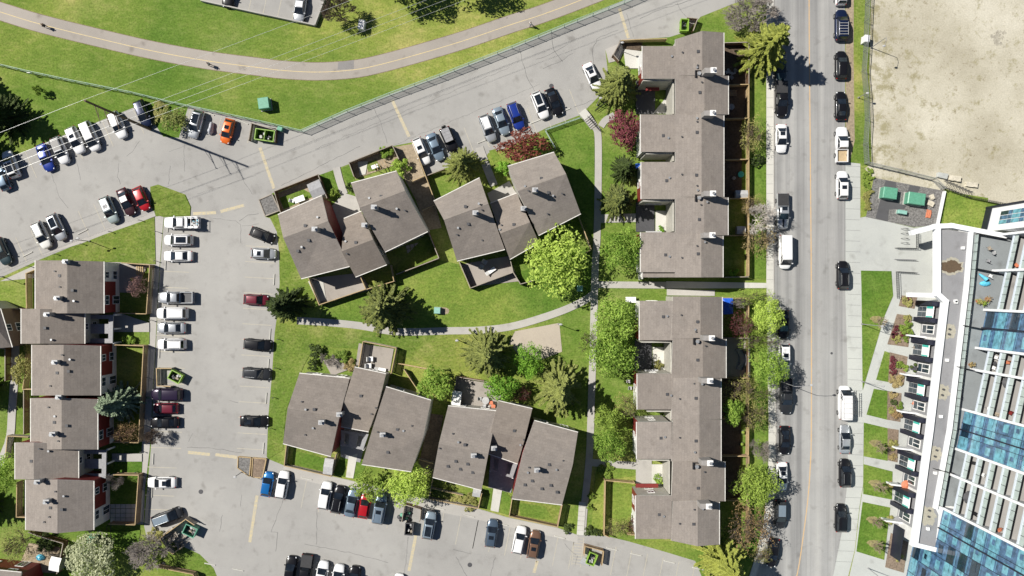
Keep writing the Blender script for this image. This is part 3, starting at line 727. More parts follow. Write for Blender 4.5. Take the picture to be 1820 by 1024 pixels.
# ---- D2
d2 = building(900, 390, 'stepped grey-roofed block of three townhouses beside the straight footpath and the big green tree')
r = unit(d2, (771, 358), (852.5, 316.5), (789, 391), (868, 362), (812, 463.5), (897, 443), (5.7, 8.4, 5.4), {'E1': CR}, 'A B')
chimney(r, 845, 378, 8.0, 2.2); vents(r, [(827, 367, 0), (851, 362, 2), (856, 373, 1), (814, 405, 2), (832, 398, 0), (812, 417, 1), (857, 427, 1)], 6.9)
r = unit(d2, (871, 362), (918, 344), (889, 415), (942, 395), (906, 460.5), (958, 431), (5.0, 7.1, 4.8), {}, 'A B', 'roofd')
vents(r, [(913, 399, 0), (891, 400, 1), (888, 408, 2)], 6.6)
r = unit(d2, (902.5, 296), (985, 271), (920, 340), (1006, 309), (957, 418), (1032, 379.5), (5.8, 8.7, 5.5), {'E0': CR, 'E1': CR}, 'A B')
chimney(r, 951, 337.5, 8.3, 2.2); chimney(r, 930.5, 370.5, 7.0, 1.4); vents(r, [(962, 317, 0), (933, 331, 2), (939, 339, 1), (974.5, 342, 0), (983, 348, 2), (999, 344, 1), (973, 380, 1)], 7.0)
# ---- D3
d3 = building(640, 745, 'stepped grey-roofed block of three townhouses by the lower left lawn, lower-left of the courtyard')
r = unit(d3, (532, 664), (621, 673), (511, 726), (603, 742), (503, 788), (588, 811), (5.5, 8.2, 5.5), {'E1': RED1}, 'A B')
chimney(r, 571, 751, 7.6, 1.6); chimney(r, 603, 737, 7.4, 1.4); vents(r, [(536, 714, 1), (543, 728, 2), (558, 728, 0), (556, 761, 2), (542, 773, 1)], 7.3)
r = unit(d3, (630, 653), (686, 665), (611, 715), (670, 727), (606, 758), (655, 767), (4.9, 7.0, 5.4), {'E1': CR}, 'A B', 'roofd')
vents(r, [(641, 704, 0), (660, 736, 1), (668, 725, 1)], 6.8)
r = unit(d3, (686, 688), (766, 712), (664, 756), (752, 778), (643, 825), (731, 838), (5.6, 8.4, 5.6), {'E0': CR, 'E1': WH}, 'A B E1')
chimney(r, 680, 773, 7.7, 1.4); vents(r, [(706, 764, 0), (732, 757, 1), (717, 766, 2), (671, 768, 1), (689, 804, 0)], 7.4)
slat_porch(d3, [(606, 764), (655, 772), (645, 800), (606, 792)])
# ---- D4
d4 = building(895, 805, 'stepped grey-roofed block of three townhouses between the brick patio and the bottom car lot')
r = unit(d4, (796.5, 722), (884, 731), (780, 788), (868, 806), (769, 848), (856, 871), (5.5, 8.2, 5.5), {'E1': CR}, 'A B')
chimney(r, 842, 810, 7.6, 1.4); vents(r, [(804.5, 771, 1), (814.5, 786, 2), (826, 791, 0), (781, 797, 1), (810, 820, 0), (831, 825, 0), (796, 829, 0), (818, 834, 0), (840, 840, 0)], 7.2)
r = unit(d4, (886, 713), (946, 727), (872, 767), (933, 780), (868, 806), (920, 824), (4.9, 7.0, 5.4), {}, 'A B', 'roofd')
chimney(r, 878, 797, 6.2, 1.5); vents(r, [(914, 766, 0), (931, 782, 1), (925, 791, 2)], 6.8)
r = unit(d4, (949.5, 748), (1027, 769), (929, 806), (1018, 826), (910, 886), (999, 897), (5.6, 8.4, 5.6), {'E0': RED1, 'E1': CR}, 'A B')
chimney(r, 954.5, 836, 7.7, 1.4); vents(r, [(976, 826, 0), (1001, 819, 1), (989, 835, 2), (940, 831, 1), (946, 855, 0), (933, 862, 0), (979, 863, 0), (963, 869, 0), (990, 875, 0), (938, 840, 2)], 7.3)
slat_porch(d4, [(872, 806), (920, 824), (911, 850), (871, 838)])
# ---- long rows beside the street
def fin(roof, x0, x1, y, zr):
    """tall flue casing beside the ridge with a boxed white cap and pipe; x1, y = pixel of its right top end"""
    zt = zr + 2.1; b = P(x1, y, zt); m = MB(); L = 1.75; x = b.x - L / 2
    m.box((x, b.y, zr - 1.3), (L, .78, 3.4), 0, 0)
    m.box((b.x - .42, b.y, zt + .003), (.9, .86, .12), 0, 1); m.cyl((b.x - .4, b.y, zt + .12), .16, .3, 10, 2); m.cyl((b.x - .4, b.y, zt + .42), .24, .08, 10, 2)
    m.build('chimney', [M['fincase'], M['trim'], M['galv']], roof)
M['fincase'] = simple('flue_casing', (.27, .255, .24), .6)
def flue(roof, x, y, zr):
    c = P(x, y, zr + .5); m = MB()
    m.box((c.x - .4, c.y, zr - .4), (.12, 1.0, .95), 0, 1); m.box((c.x, c.y + .5, zr - .4), (.9, .1, .9), 0, 1)
    m.cyl((c.x + .1, c.y, zr - .5), .2, 1.2, 12, 0); m.cyl((c.x + .1, c.y, zr + .7), .3, .12, 12, 0)
    m.build('chimney', [M['galv'], M['black']], roof)
def lean_block(bld, x0, y0, x1, y1, zl, zr, split=None, side='red', x0b=None):
    """front block of a row whose roof carries on the main slope"""
    xb = x0 if x0b is None else x0b
    xm0 = (x0 + x1) / 2
    return unit(bld, (x0, y0), (xb, y1), (xm0, y0), (xm0, y1), (x1, y0), (x1, y1), (zl, (zl + zr) / 2, zr), {'A': split or [(1, 'white', 'white', 0)]}, 'A E0 E1', 'roof', gut='A')
SP1 = [(.45, 'white', 'white', 0), (1, 'red', 'red', 0)]; SP2 = [(.5, 'red', 'red', 0), (1, 'white', 'white', 0)]
bB = building(1220, 275, 'long grey-roofed townhouse row with stepped ridge, upper of the two rows along the street')
rs = []
for (y0, y1, xr, xe, t0) in ((57, 134, 1248, 1286, 55), (134, 203.5, 1252, 1294, 134), (203.5, 350, 1247, 1286, 203.5), (350, 418, 1251.5, 1293.5, 350), (418, 493, 1246.5, 1284.5, 418)):
    zz = 7.7 if xe < 1290 else 7.55
    rs.append(unit(bB, (1200, y0 + (13 if y0 == 57 else 0)), (1200, y1), (xr, t0), (xr, y1), (xe, y0 + 1), (xe, y1), (6.9, zz, 6.45), {'B': CR}, 'B', gut='B'))
lean_block(bB, 1142, 82, 1200, 140, 6.0, 6.9, SP1); lean_block(bB, 1139, 203.5, 1200, 270, 6.0, 6.9, [(1, 'white', 'white', 0)])
lean_block(bB, 1140, 288, 1200, 354, 6.0, 6.9, SP1); lean_block(bB, 1139, 413, 1200, 484, 6.0, 6.9, SP2)
lean_block(bB, 1142, 486, 1200, 493, 6.0, 6.9)
for i, (x0, x1, y) in ((0, (1248, 1273, 125)), (1, (1250, 1272, 201)), (2, (1247, 1272, 344)), (3, (1251, 1271, 418))): fin(rs[i], x0, x1, y, 7.6)
flue(rs[1], 1241, 131, 7.3); flue(rs[3], 1241, 352, 7.3)
vents(rs[0], [(1213, 93, 1), (1241, 91, 0), (1194, 100, 2), (1240, 116, 1), (1239, 120, 2)], 7.3)
vents(rs[1], [(1247.5, 146, 1), (1244, 164, 0)], 7.4)
vents(rs[2], [(1239, 210, 2), (1239, 216, 1), (1239, 235, 0), (1212, 243, 1), (1179, 241, 0), (1188, 245, 2), (1212, 310, 1), (1238, 311, 0), (1190, 316, 2), (1185, 321, 0), (1239, 330, 1), (1240, 338, 2)], 7.2)
vents(rs[3], [(1257, 359, 2), (1246, 364, 1), (1243, 390, 0)], 7.4)
vents(rs[4], [(1253, 430, 2), (1239, 437, 1), (1241, 451, 0), (1183, 453, 0), (1190, 456, 2), (1212, 458, 1)], 7.2)
bC = building(1215, 750, 'long grey-roofed townhouse row with stepped ridge, lower of the two rows along the street')
rs = []
for (y0, y1, xr, xe) in ((527, 602, 1245, 1283), (602, 672, 1249, 1290), (672, 745, 1243, 1281), (745, 820, 1243, 1281), (820, 891, 1246, 1288), (891, 968, 1240, 1278)):
    zz = 7.7 if xe < 1285 else 7.55
    rs.append(unit(bC, (1196, y0), (1193, y1 - (7 if y1 == 968 else 0)), (xr, y0), (xr, y1 + (3 if y1 == 968 else 0)), (xe, y0 + 1), (xe, y1), (6.9, zz, 6.45), {'B': CR}, 'B', gut='B'))
lean_block(bC, 1137, 535, 1196, 605, 6.0, 6.9, SP1); lean_block(bC, 1133, 664, 1196, 728, 6.0, 6.9, SP2); lean_block(bC, 1132, 750, 1194, 816, 6.0, 6.9, SP2)
lean_block(bC, 1130, 881, 1194, 958, 6.0, 6.9, SP2)
for i, (x0, x1, y) in ((0, (1245, 1270, 601)), (1, (1246, 1267, 677)), (3, (1245, 1267, 823)), (4, (1244, 1265, 900))): fin(rs[i], x0, x1, y, 7.6)
flue(rs[1], 1238, 607, 7.3); flue(rs[4], 1237, 829, 7.3)
vents(rs[0], [(1179, 563, 0), (1186, 562, 2), (1211, 560, 1), (1240, 572, 0), (1236, 586, 2), (1237, 590, 1)], 7.2)
vents(rs[1], [(1254, 615, 1), (1240, 640, 0), (1234, 682, 1), (1248, 683, 2)], 7.4)
vents(rs[2], [(1186, 701, 0), (1193, 703, 2), (1208, 709, 1), (1237, 708, 0)], 7.2)
vents(rs[3], [(1175, 779, 0), (1182, 777, 2), (1208, 778, 1), (1237, 784, 0), (1235, 804, 2)], 7.2)
vents(rs[4], [(1252, 839, 1), (1241, 868, 0)], 7.4)
vents(rs[5], [(1234, 906, 1), (1249, 905, 2), (1172, 915, 0), (1180, 918, 2), (1208, 931, 1), (1233, 932, 0)], 7.2)
# small pale light-well walls let into the fronts of both rows
def well(bld, x0, y0, x1, y1, z=5.4):
    a = P(x0, y0, z); b = P(x1, y1, z); m = MB()
    m.beam(Vector((a.x, a.y, 0)), Vector((b.x, a.y, 0)), .2, z); m.beam(Vector((b.x, a.y - .12, 0)), Vector((b.x, b.y, 0)), .2, z - .2)
    m.build('wall', M['cream'], bld)
for (b_, x0, y0, x1, y1) in ((bB, 1148, 273, 1197, 286), (bC, 1150, 731, 1193, 748), (bC, 1140, 818, 1190, 880), (bB, 1143, 143, 1197, 202), (bB, 1143, 357, 1197, 411), (bC, 1140, 608, 1193, 662)): well(b_, x0, y0, x1, y1, 5.6)
# low walls and canopies in the courtyards
for (b_, x0, y0, x1, y1) in ((bB, 1147, 356, 1176, 364), (bB, 1148, 411, 1176, 417), (bB, 1148, 155, 1172, 161), (bC, 1146, 600, 1174, 606), (bC, 1146, 657, 1170, 663), (bC, 1130, 860, 1170, 867)):
    a = P(x0, y0, 2.6); b = P(x1, y1, 2.6); m = MB(); m.box(((a.x + b.x) / 2, (a.y + b.y) / 2, 2.35), (b.x - a.x, a.y - b.y, .22)); m.build('canopy', M['red'] if y0 in (155, 860) else M['lgrey'], b_)
# ---- left row facing the long lot
bA = building(110, 700, 'grey-roofed townhouse row with dark red upper walls beside the long left car lot')
def leftunit(xl, xr_, xe, y0, y1, z, sides, win='B', tilt=0):
    return unit(bA, (xl, y0), (xl, y1), (xr_, y0), (xr_, y1 + tilt), (xe, y0 + 2), (xe, y1), z, {'B': sides, 'E1': RED1, 'E0': RED1}, win, gut='AB')
za = (5.4, 7.6, 5.6)
MIX = [(.38, 'white', 'white', 0), (1, 'red', 'white', 1.3)]; MIX2 = [(.62, 'red', 'white', 1.3), (1, 'white', 'white', 0)]
r = leftunit(63, 119.5, 184, 463, 557, za, MIX); chimney(r, 101, 530, 7.2, 1.2); vents(r, [(97, 482, 1), (105, 490, 0), (106, 510, 1), (128, 516, 0), (131, 535, 2)], 7.0); chimney(r, 116, 465, 7.3, .8)
r = leftunit(38, 71, 150, 549, 611, (5.2, 7.2, 5.0), [(1, 'cream', 'cream', 0)]); chimney(r, 83, 559, 6.8, 1.3); vents(r, [(79, 583, 0), (91, 604, 2)], 6.7)
slat_porch(bA, [(152, 560), (152, 610), (200, 610), (201, 560)])
r = leftunit(57, 113, 178, 613, 703, za, MIX2); chimney(r, 97, 644, 7.2, 1.2); vents(r, [(110, 631, 1), (124, 639, 2), (121, 660, 0), (101, 663, 0), (89, 686, 1)], 7.0)
chimney(r, 104, 706, 7.3, .7)
r = leftunit(55, 109.5, 173, 708, 799, za, [(.55, 'red', 'white', 1.3), (1, 'red', 'white', 1.3)]); chimney(r, 93, 772, 7.2, 1.2); vents(r, [(86, 724, 1), (97, 740, 2), (96, 751, 0), (118, 757, 0), (103, 784, 1)], 7.0)
r = leftunit(27, 60, 139, 787, 852, (5.2, 7.2, 5.0), [(1, 'cream', 'cream', 0)]); vents(r, [(69, 798, 1), (86, 802, 2), (55, 820, 0)], 6.7)
slat_porch(bA, [(141, 800), (141, 850), (188, 850), (189, 800)])
r = leftunit(46, 102, 166, 853, 942, za, MIX2, 'B E1', 6); chimney(r, 82, 892, 7.2, 1.2); chimney(r, 66, 857, 7.2, .9); vents(r, [(98, 874, 1), (113, 882, 2), (109, 906, 0), (89, 903, 0), (87, 919, 1), (78, 928, 1)], 7.0)
# ---- neighbours cut by the frame
bE = building(-40, 585, 'grey gable roof of a neighbouring house cut by the left edge of the photo', 'house', 'house')
r = unit(bE, (-90, 540), (-90, 620), (-45, 535), (-40, 622), (0, 548), (21, 617), (5.3, 7.4, 5.2), {'B': [(1, 'brownw', 'brownw', 0)]}, 'B')
bF = building(20, 1050, 'grey roof with dark red wall at the bottom left corner beside the white shed', 'house', 'house')
r = unit(bF, (-60, 1008), (38, 1018), (-70, 1060), (30, 1070), (-80, 1120), (20, 1130), (5.2, 7.4, 5.2), {'A': RED1, 'E1': RED1}, 'A E1')
# ================================================================== CARS
PAINT = {}
def paint(name, c, metal=.0, rough=.28):
    PAINT[name] = simple('paint_' + name, c, rough, .06, .8, metal, .18 if max(c) < .06 else .5, .3 if max(c) < .06 else .5)
for n, c, mt in (('white', (.70, .70, .70), 0), ('offwhite', (.66, .66, .62), 0), ('silver', (.46, .48, .50), .55), ('grey', (.16, .17, .185), .5), ('bluegrey', (.22, .29, .36), .5), ('slate', (.09, .13, .18), .45),
                 ('black', (.008, .008, .010), 0), ('charcoal', (.028, .030, .034), .2), ('navy', (.008, .015, .045), .2), ('blue', (.012, .035, .24), .2), ('bright_blue', (.01, .13, .38), .3), ('red', (.36, .008, .014), .1),
                 ('maroon', (.13, .012, .025), .2), ('wine', (.045, .018, .022), .2), ('purple', (.022, .014, .035), .2), ('orange', (.62, .12, .012), .1), ('brown', (.20, .115, .075), .4), ('tealgrey', (.035, .06, .066), .3), ('palegreen', (.40, .47, .45), .45),
                 ('ltblue', (.30, .37, .43), .5)):
    paint(n, c, mt)
# type: L, W, H, belt, cabin stations (front base, front top, rear top, rear base) as fractions of L from centre
TYPES = {'sedan': (4.75, 1.84, 1.45, .92, (.235, .015, -.20, -.36)), 'hatch': (4.15, 1.78, 1.50, .95, (.27, .055, -.33, -.46)), 'suv': (4.65, 1.88, 1.70, 1.06, (.255, .06, -.385, -.478)),
         'bigsuv': (5.1, 2.0, 1.85, 1.15, (.255, .08, -.41, -.487)), 'minivan': (5.1, 1.98, 1.75, 1.05, (.35, .125, -.42, -.487)), 'van': (5.6, 2.02, 2.15, 1.2, (.385, .225, -.478, -.492)),
         'pickup': (5.85, 1.98, 1.88, 1.18, (.225, .06, -.10, -.14)), 'jeep': (4.2, 1.85, 1.83, 1.1, (.17, .13, -.42, -.44))}
PROF = [(-.5, .66, .66), (-.49, .80, .86), (-.46, .90, .97), (-.36, .98, 1.0), (-.2, 1, .99), (0, 1, .98), (.15, 1, .97), (.24, .975, .955), (.34, .935, .90), (.42, .855, .82), (.465, .74, .74), (.49, .58, .64), (.5, .40, .56)]
def body_mesh(kind):
    L, W, Hh, belt, cs = TYPES[kind]; pick = kind == 'pickup'
    b = MB(); rows = []
    for (x, w, z) in PROF:
        if pick and x < -.15: continue
        if kind in ('suv', 'bigsuv', 'minivan', 'van', 'jeep') and x > .2: z = 1 - (1 - z) * .75
        if kind == 'jeep': w = min(1, w * 1.12 if x < .4 else w)
        if kind == 'sedan' and x < -.3: z *= .985
        hw = W / 2 * w; zt = belt * z
        row = [(hw * .93, .24), (hw * .99, .42), (hw, belt * .62), (hw * .97, zt * .93), (hw * .86, zt), (hw * .45, zt + .035), (0, zt + .045)]
        full = [Vector((x * L, -y, zz)) for y, zz in row] + [Vector((x * L, y, zz)) for y, zz in row[-2::-1]]
        rows.append(full)
    if pick:
        x = -.15; w = 1
        hw = W / 2; row = [(hw * .93, .24), (hw * .99, .42), (hw, belt * .62), (hw * .97, belt * .93), (hw * .86, belt), (hw * .45, belt + .035), (0, belt + .045)]
        rows.insert(0, [Vector((x * L, -y, zz)) for y, zz in row] + [Vector((x * L, y, zz)) for y, zz in row[-2::-1]])
    k = len(rows[0])
    for r_ in rows: b.v += r_
    for i in range(len(rows) - 1):
        for j in range(k - 1):
            a = i * k + j; b.f.append((a, a + k, a + k + 1, a + 1)); b.m.append(0)
        b.f.append((i * k, i * k + k - 1, (i + 1) * k + k - 1, (i + 1) * k)); b.m.append(0)
    b.f.append(tuple(reversed(range(k)))[::-1][::-1]); b.m.append(0)
    e = (len(rows) - 1) * k; b.f.append(tuple(range(e, e + k))); b.m.append(0)
    # sill / bumpers in black
    me = b.mesh('car_body_' + kind, [M['grey']], True)
    bm = bmesh.new(); bm.from_mesh(me); bmesh.ops.recalc_face_normals(bm, faces=bm.faces); bm.to_mesh(me); bm.free()
    return me
def cabin_pts(kind):
    L, W, Hh, belt, (f0, f1, r1, r0) = TYPES[kind]
    wb = W / 2 * .90; wt = W / 2 * (.72 if kind not in ('van', 'jeep', 'bigsuv') else .82)
    zb = belt - .02
    return [Vector((r0 * L, -wb * .96, zb)), Vector((f0 * L, -wb * .94, belt * .955 + .03)), Vector((f0 * L, wb * .94, belt * .955 + .03)), Vector((r0 * L, wb * .96, zb)),
            Vector((r1 * L, -wt * .96, Hh - .04)), Vector((f1 * L, -wt * .97, Hh)), Vector((f1 * L, wt * .97, Hh)), Vector((r1 * L, wt * .96, Hh - .04))]
def panel(b, q, u0, u1, v0, v1, off=.012, mi=0, bow=0.0):
    g = lambda u, v: lerp(lerp(q[0], q[1], u), lerp(q[3], q[2], u), v)
    n = (q[1] - q[0]).cross(q[3] - q[0]).normalized()
    b.quad(g(u0 - bow, v0) + n * off, g(u1 + bow, v0) + n * off, g(u1, v1) + n * off, g(u0, v1) + n * off, mi)
CARMESH = {}
def car_meshes(kind):
    if kind in CARMESH: return CARMESH[kind]
    L, W, Hh, belt, cs = TYPES[kind]; p = cabin_pts(kind); out = []
    out.append(('body', body_mesh(kind), 'paint'))
    c = MB(); c.hexa(p); me = c.mesh('car_cabin_' + kind, [M['grey']], True)
    bm = bmesh.new(); bm.from_mesh(me)
    bmesh.ops.bevel(bm, geom=[e for e in bm.edges if max(v.co.z for v in e.verts) > belt + .1], offset=.09, segments=2, affect='EDGES', profile=.6)
    bmesh.ops.recalc_face_normals(bm, faces=bm.faces); bm.to_mesh(me); bm.free()
    out.append(('cabin', me, 'paint'))
    def pan(name, q, *a, **k):
        b = MB(); panel(b, q, *a, **k); out.append((name, b.mesh('car_' + name + '_' + kind, [M['glass']]), None))
    pan('windshield', [p[1], p[2], p[6], p[5]], .04, .96, .03, .93, off=.02)
    pan('rear_window', [p[3], p[0], p[4], p[7]], .10, .90, .25 if kind in ('suv', 'bigsuv', 'minivan', 'van', 'hatch', 'jeep') else .1, .90)
    ends = (.05, .95)
    if kind == 'van': ends = (.78, .96)
    for q in ([p[0], p[1], p[5], p[4]], [p[2], p[3], p[7], p[6]]):
        u0, u1 = ends if q[0] == p[0] else (1 - ends[1], 1 - ends[0])
        b = MB(); m_ = (u0 + u1) / 2
        panel(b, q, u0, m_ - .015, .18, .9); panel(b, q, m_ + .015, u1, .18, .9)
        out.append(('side_window', b.mesh('car_side_window_' + kind, [M['glass']]), None))
    for sgn in (-1, 1):
        b = MB(); x = cs[0] * L - .25; b.box((x, sgn * (W / 2 + .02), belt - .02), (.14, .26, .16)); out.append(('mirror', b.mesh('car_mirror_' + kind, [M['grey']], False), 'paint'))
    for sgn in (-1, 1):
        b = MB(); b.ball((.447 * L, sgn * W * .335, belt * .70), (.17, .13, .09), 8, 5); out.append(('headlight', b.mesh('car_headlight_' + kind, [M['lamp']], True), None))
        b = MB(); b.ball((-.478 * L if kind != 'pickup' else -.492 * L, sgn * W * .40, belt * .84), (.09, .12, .12), 8, 5); out.append(('taillight', b.mesh('car_taillight_' + kind, [M['tail']], True), None))
    r = .34 if kind not in ('pickup', 'bigsuv', 'jeep', 'van') else .39
    b = MB()
    b.tube([(0, -.11, 0), (0, .11, 0)], r, 16, 0); b.tube([(0, -.118, 0), (0, .118, 0)], r * .62, 12, 1)
    wm = b.mesh('car_wheel_' + kind, [M['tyre'], M['rim']])
    for sx in (.31, -.30):
        for sy in (-1, 1): out.append(('wheel', wm, (sx * L, sy * (W / 2 - .09), r)))
    if kind == 'pickup':
        b = MB(); x0, x1 = -.497 * L, -.15 * L; hw = W / 2; t = .1
        for s in (-1, 1):
            b.hexa([Vector((x0, s * hw * .98 - (t if s > 0 else 0), .45)), Vector((x1, s * hw * .98 - (t if s > 0 else 0), .45)), Vector((x1, s * hw * .98 + (t if s < 0 else 0), .45)), Vector((x0, s * hw * .98 + (t if s < 0 else 0), .45)),
                    Vector((x0, s * hw * .93 - (t if s > 0 else 0), belt * .98)), Vector((x1, s * hw * .95 - (t if s > 0 else 0), belt)), Vector((x1, s * hw * .95 + (t if s < 0 else 0), belt)), Vector((x0, s * hw * .93 + (t if s < 0 else 0), belt * .98))])
        b.box((x0 + .04, 0, .5), (.09, W * .84, belt - .52)); b.box((x1 - .02, 0, .5), (.06, W * .86, belt - .5)); b.box((x0 - .03, 0, .45), (.12, W * .94, .2))
        out.append(('bed', b.mesh('car_bed_pickup', [M['grey']]), 'paint'))
        b = MB(); b.box(((x0 + x1) / 2, 0, .62), (x1 - x0 - .1, W * .86, .08)); out.append(('bed_floor', b.mesh('car_bed_floor', [M['dark']]), 'bed'))
    CARMESH[kind] = out
    return out
EXTRA = {}
def extra(kind, what):
    key = (kind, what)
    if key in EXTRA: return EXTRA[key]
    L, W, Hh, belt, (f0, f1, r1, r0) = TYPES[kind]; wt = W * .30
    b = MB(); mt = M['glass']; nm = what
    xm = (f1 + r1) / 2 * L
    if what == 'sunroof': b.box((f1 * L - .75, 0, Hh - .03), (.62, W * .42, .045))
    elif what == 'panoramic_roof': b.box((xm, 0, Hh - .05), ((f1 - r1) * L * .78, W * .52, .065))
    elif what in ('roof_rail_l', 'roof_rail_r'):
        nm = 'roof_rail'
        for s in ((-1,) if what.endswith('l') else (1,)): b.tube([(f1 * L - .25, s * wt, Hh), (f1 * L - .35, s * wt, Hh + .06), (r1 * L + .35, s * wt, Hh + .05), (r1 * L + .2, s * wt, Hh - .03)], .028, 6)
        mt = M['galv']
    elif what == 'roof_rack':
        for i in range(5): b.box((f1 * L - .4 - i * ((f1 - r1) * L - .7) / 4, 0, Hh + .05), (.06, W * .72, .05))
        for s in (-1, 1): b.box((xm, s * W * .36, Hh + .03), ((f1 - r1) * L * .85, .05, .05))
        mt = M['lgrey']
    elif what == 'soft_top': b.box((xm, 0, Hh - .02), ((f1 - r1) * L * .95, W * .70, .05)); [b.box((xm + i * .55, 0, Hh + .03), (.07, W * .6, .03)) for i in (-2, -1, 0, 1, 2)]; mt = M['grey']
    elif what == 'spare_wheel': b.tube([(-.5 * L - .02, 0, 1.0), (-.5 * L - .24, 0, 1.0)], .38, 14); mt = M['tyre']
    elif what == 'bed_cover': b.box((-.325 * L, 0, belt - .01), (.34 * L, W * .9, .05)); mt = M['charc']
    elif what == 'bed_tan': b.box((-.325 * L, 0, .70), (.33 * L, W * .84, .05)); mt = M['tanbed']; nm = 'bed_liner'
    elif what == 'hood_stripe': b.quad((.22 * L, -.16, belt + .035), (.44 * L, -.1, belt * .9 + .03), (.44 * L, .1, belt * .9 + .03), (.22 * L, .16, belt + .035)); mt = M['black']
    elif what == 'white_top': b.box((xm, 0, Hh - .03), ((f1 - r1) * L * .9, W * .6, .045)); mt = PAINT['white']; nm = 'roof_panel'
    elif what == 'black_top': b.box((xm, 0, Hh - .03), ((f1 - r1) * L * .9, W * .62, .045)); mt = PAINT['black']; nm = 'roof_panel'
    elif what == 'silver_top': b.box((xm, 0, Hh - .03), ((f1 - r1) * L * .9, W * .62, .045)); mt = PAINT['ltblue']; nm = 'roof_panel'
    elif what == 'toolboxes':
        for s in (-1, 1): b.box((-.325 * L, s * W * .40, belt - .05), (.34 * L, .34, .32))
        b.box((-.17 * L, 0, belt - .05), (.35, W * .8, .35)); mt = PAINT['white']; nm = 'toolbox'
    elif what == 'cargo':
        rr = random.Random(5)
        for i in range(14): b.box((-.45 * L + rr.random() * .26 * L, rr.uniform(-.5, .5), .7), (rr.uniform(.2, .8), rr.uniform(.08, .4), rr.uniform(.1, .5)), rr.uniform(-.5, .5), i % 3)
        mt = [M['lgrey'], M['dark'], M['sky']]
    elif what == 'ladder_rack':
        for x in (-.16, -.33, -.48):
            for s in (-1, 1): b.box((x * L, s * W * .45, belt - .1), (.06, .06, .75))
            b.box((x * L, 0, belt + .62), (.07, W * .95, .06))
        for s in (-1, 1): b.box((-.32 * L, s * W * .45, belt + .66), (.36 * L, .06, .06))
        mt = M['whitep']
    elif what == 'bike_rack': b.tube([(.5 * L, -.5, 1.0), (.5 * L + .35, 0, 1.05), (.5 * L + .1, .5, 1.0)], .05, 6); b.box((.5 * L + .2, 0, .7), (.3, .9, .35)); mt = M['black']; nm = 'front_carrier'
    EXTRA[key] = (nm, b.mesh('car_' + nm, mt if isinstance(mt, list) else [mt]))
    return EXTRA[key]
M['charc'] = simple('tonneau', (.03, .03, .032), .7); M['tanbed'] = simple('bed_plywood', (.42, .32, .19), .8)
def car(kind, color, x, y, ang, label, ex='', name=None, group=None, size=1.0):
    """ang: direction of the nose in the picture, 0 = right, 90 = down"""
    cat = {'pickup': 'pickup truck', 'van': 'van', 'minivan': 'minivan'}.get(kind, 'car')
    r = thing(name or ('parked_' + cat.replace(' ', '_')), P(x, y, .8).xy.to_3d() + Vector((0, 0, .018)), label, cat, group, -R(ang))
    r.scale = (size, size, 1)
    for nm, me, how in car_meshes(kind):
        o = bpy.data.objects.new(nm, me); COL.objects.link(o); o.parent = r
        if how == 'paint':
            o.material_slots[0].link = 'OBJECT'; o.material_slots[0].material = PAINT[color]
        elif isinstance(how, tuple): o.location = how
    for e in ex.replace('roof_rail', 'roof_rail_l roof_rail_r').split():
        nm, me = extra(kind, e); o = bpy.data.objects.new(nm, me); COL.objects.link(o); o.parent = r
    return r
G1 = 'cars parked in the upper left lot'; G2 = 'cars along the alley'; G3 = 'cars in the long left lot'; G4 = 'cars in the bottom lot'; G5 = 'cars parked along the street'
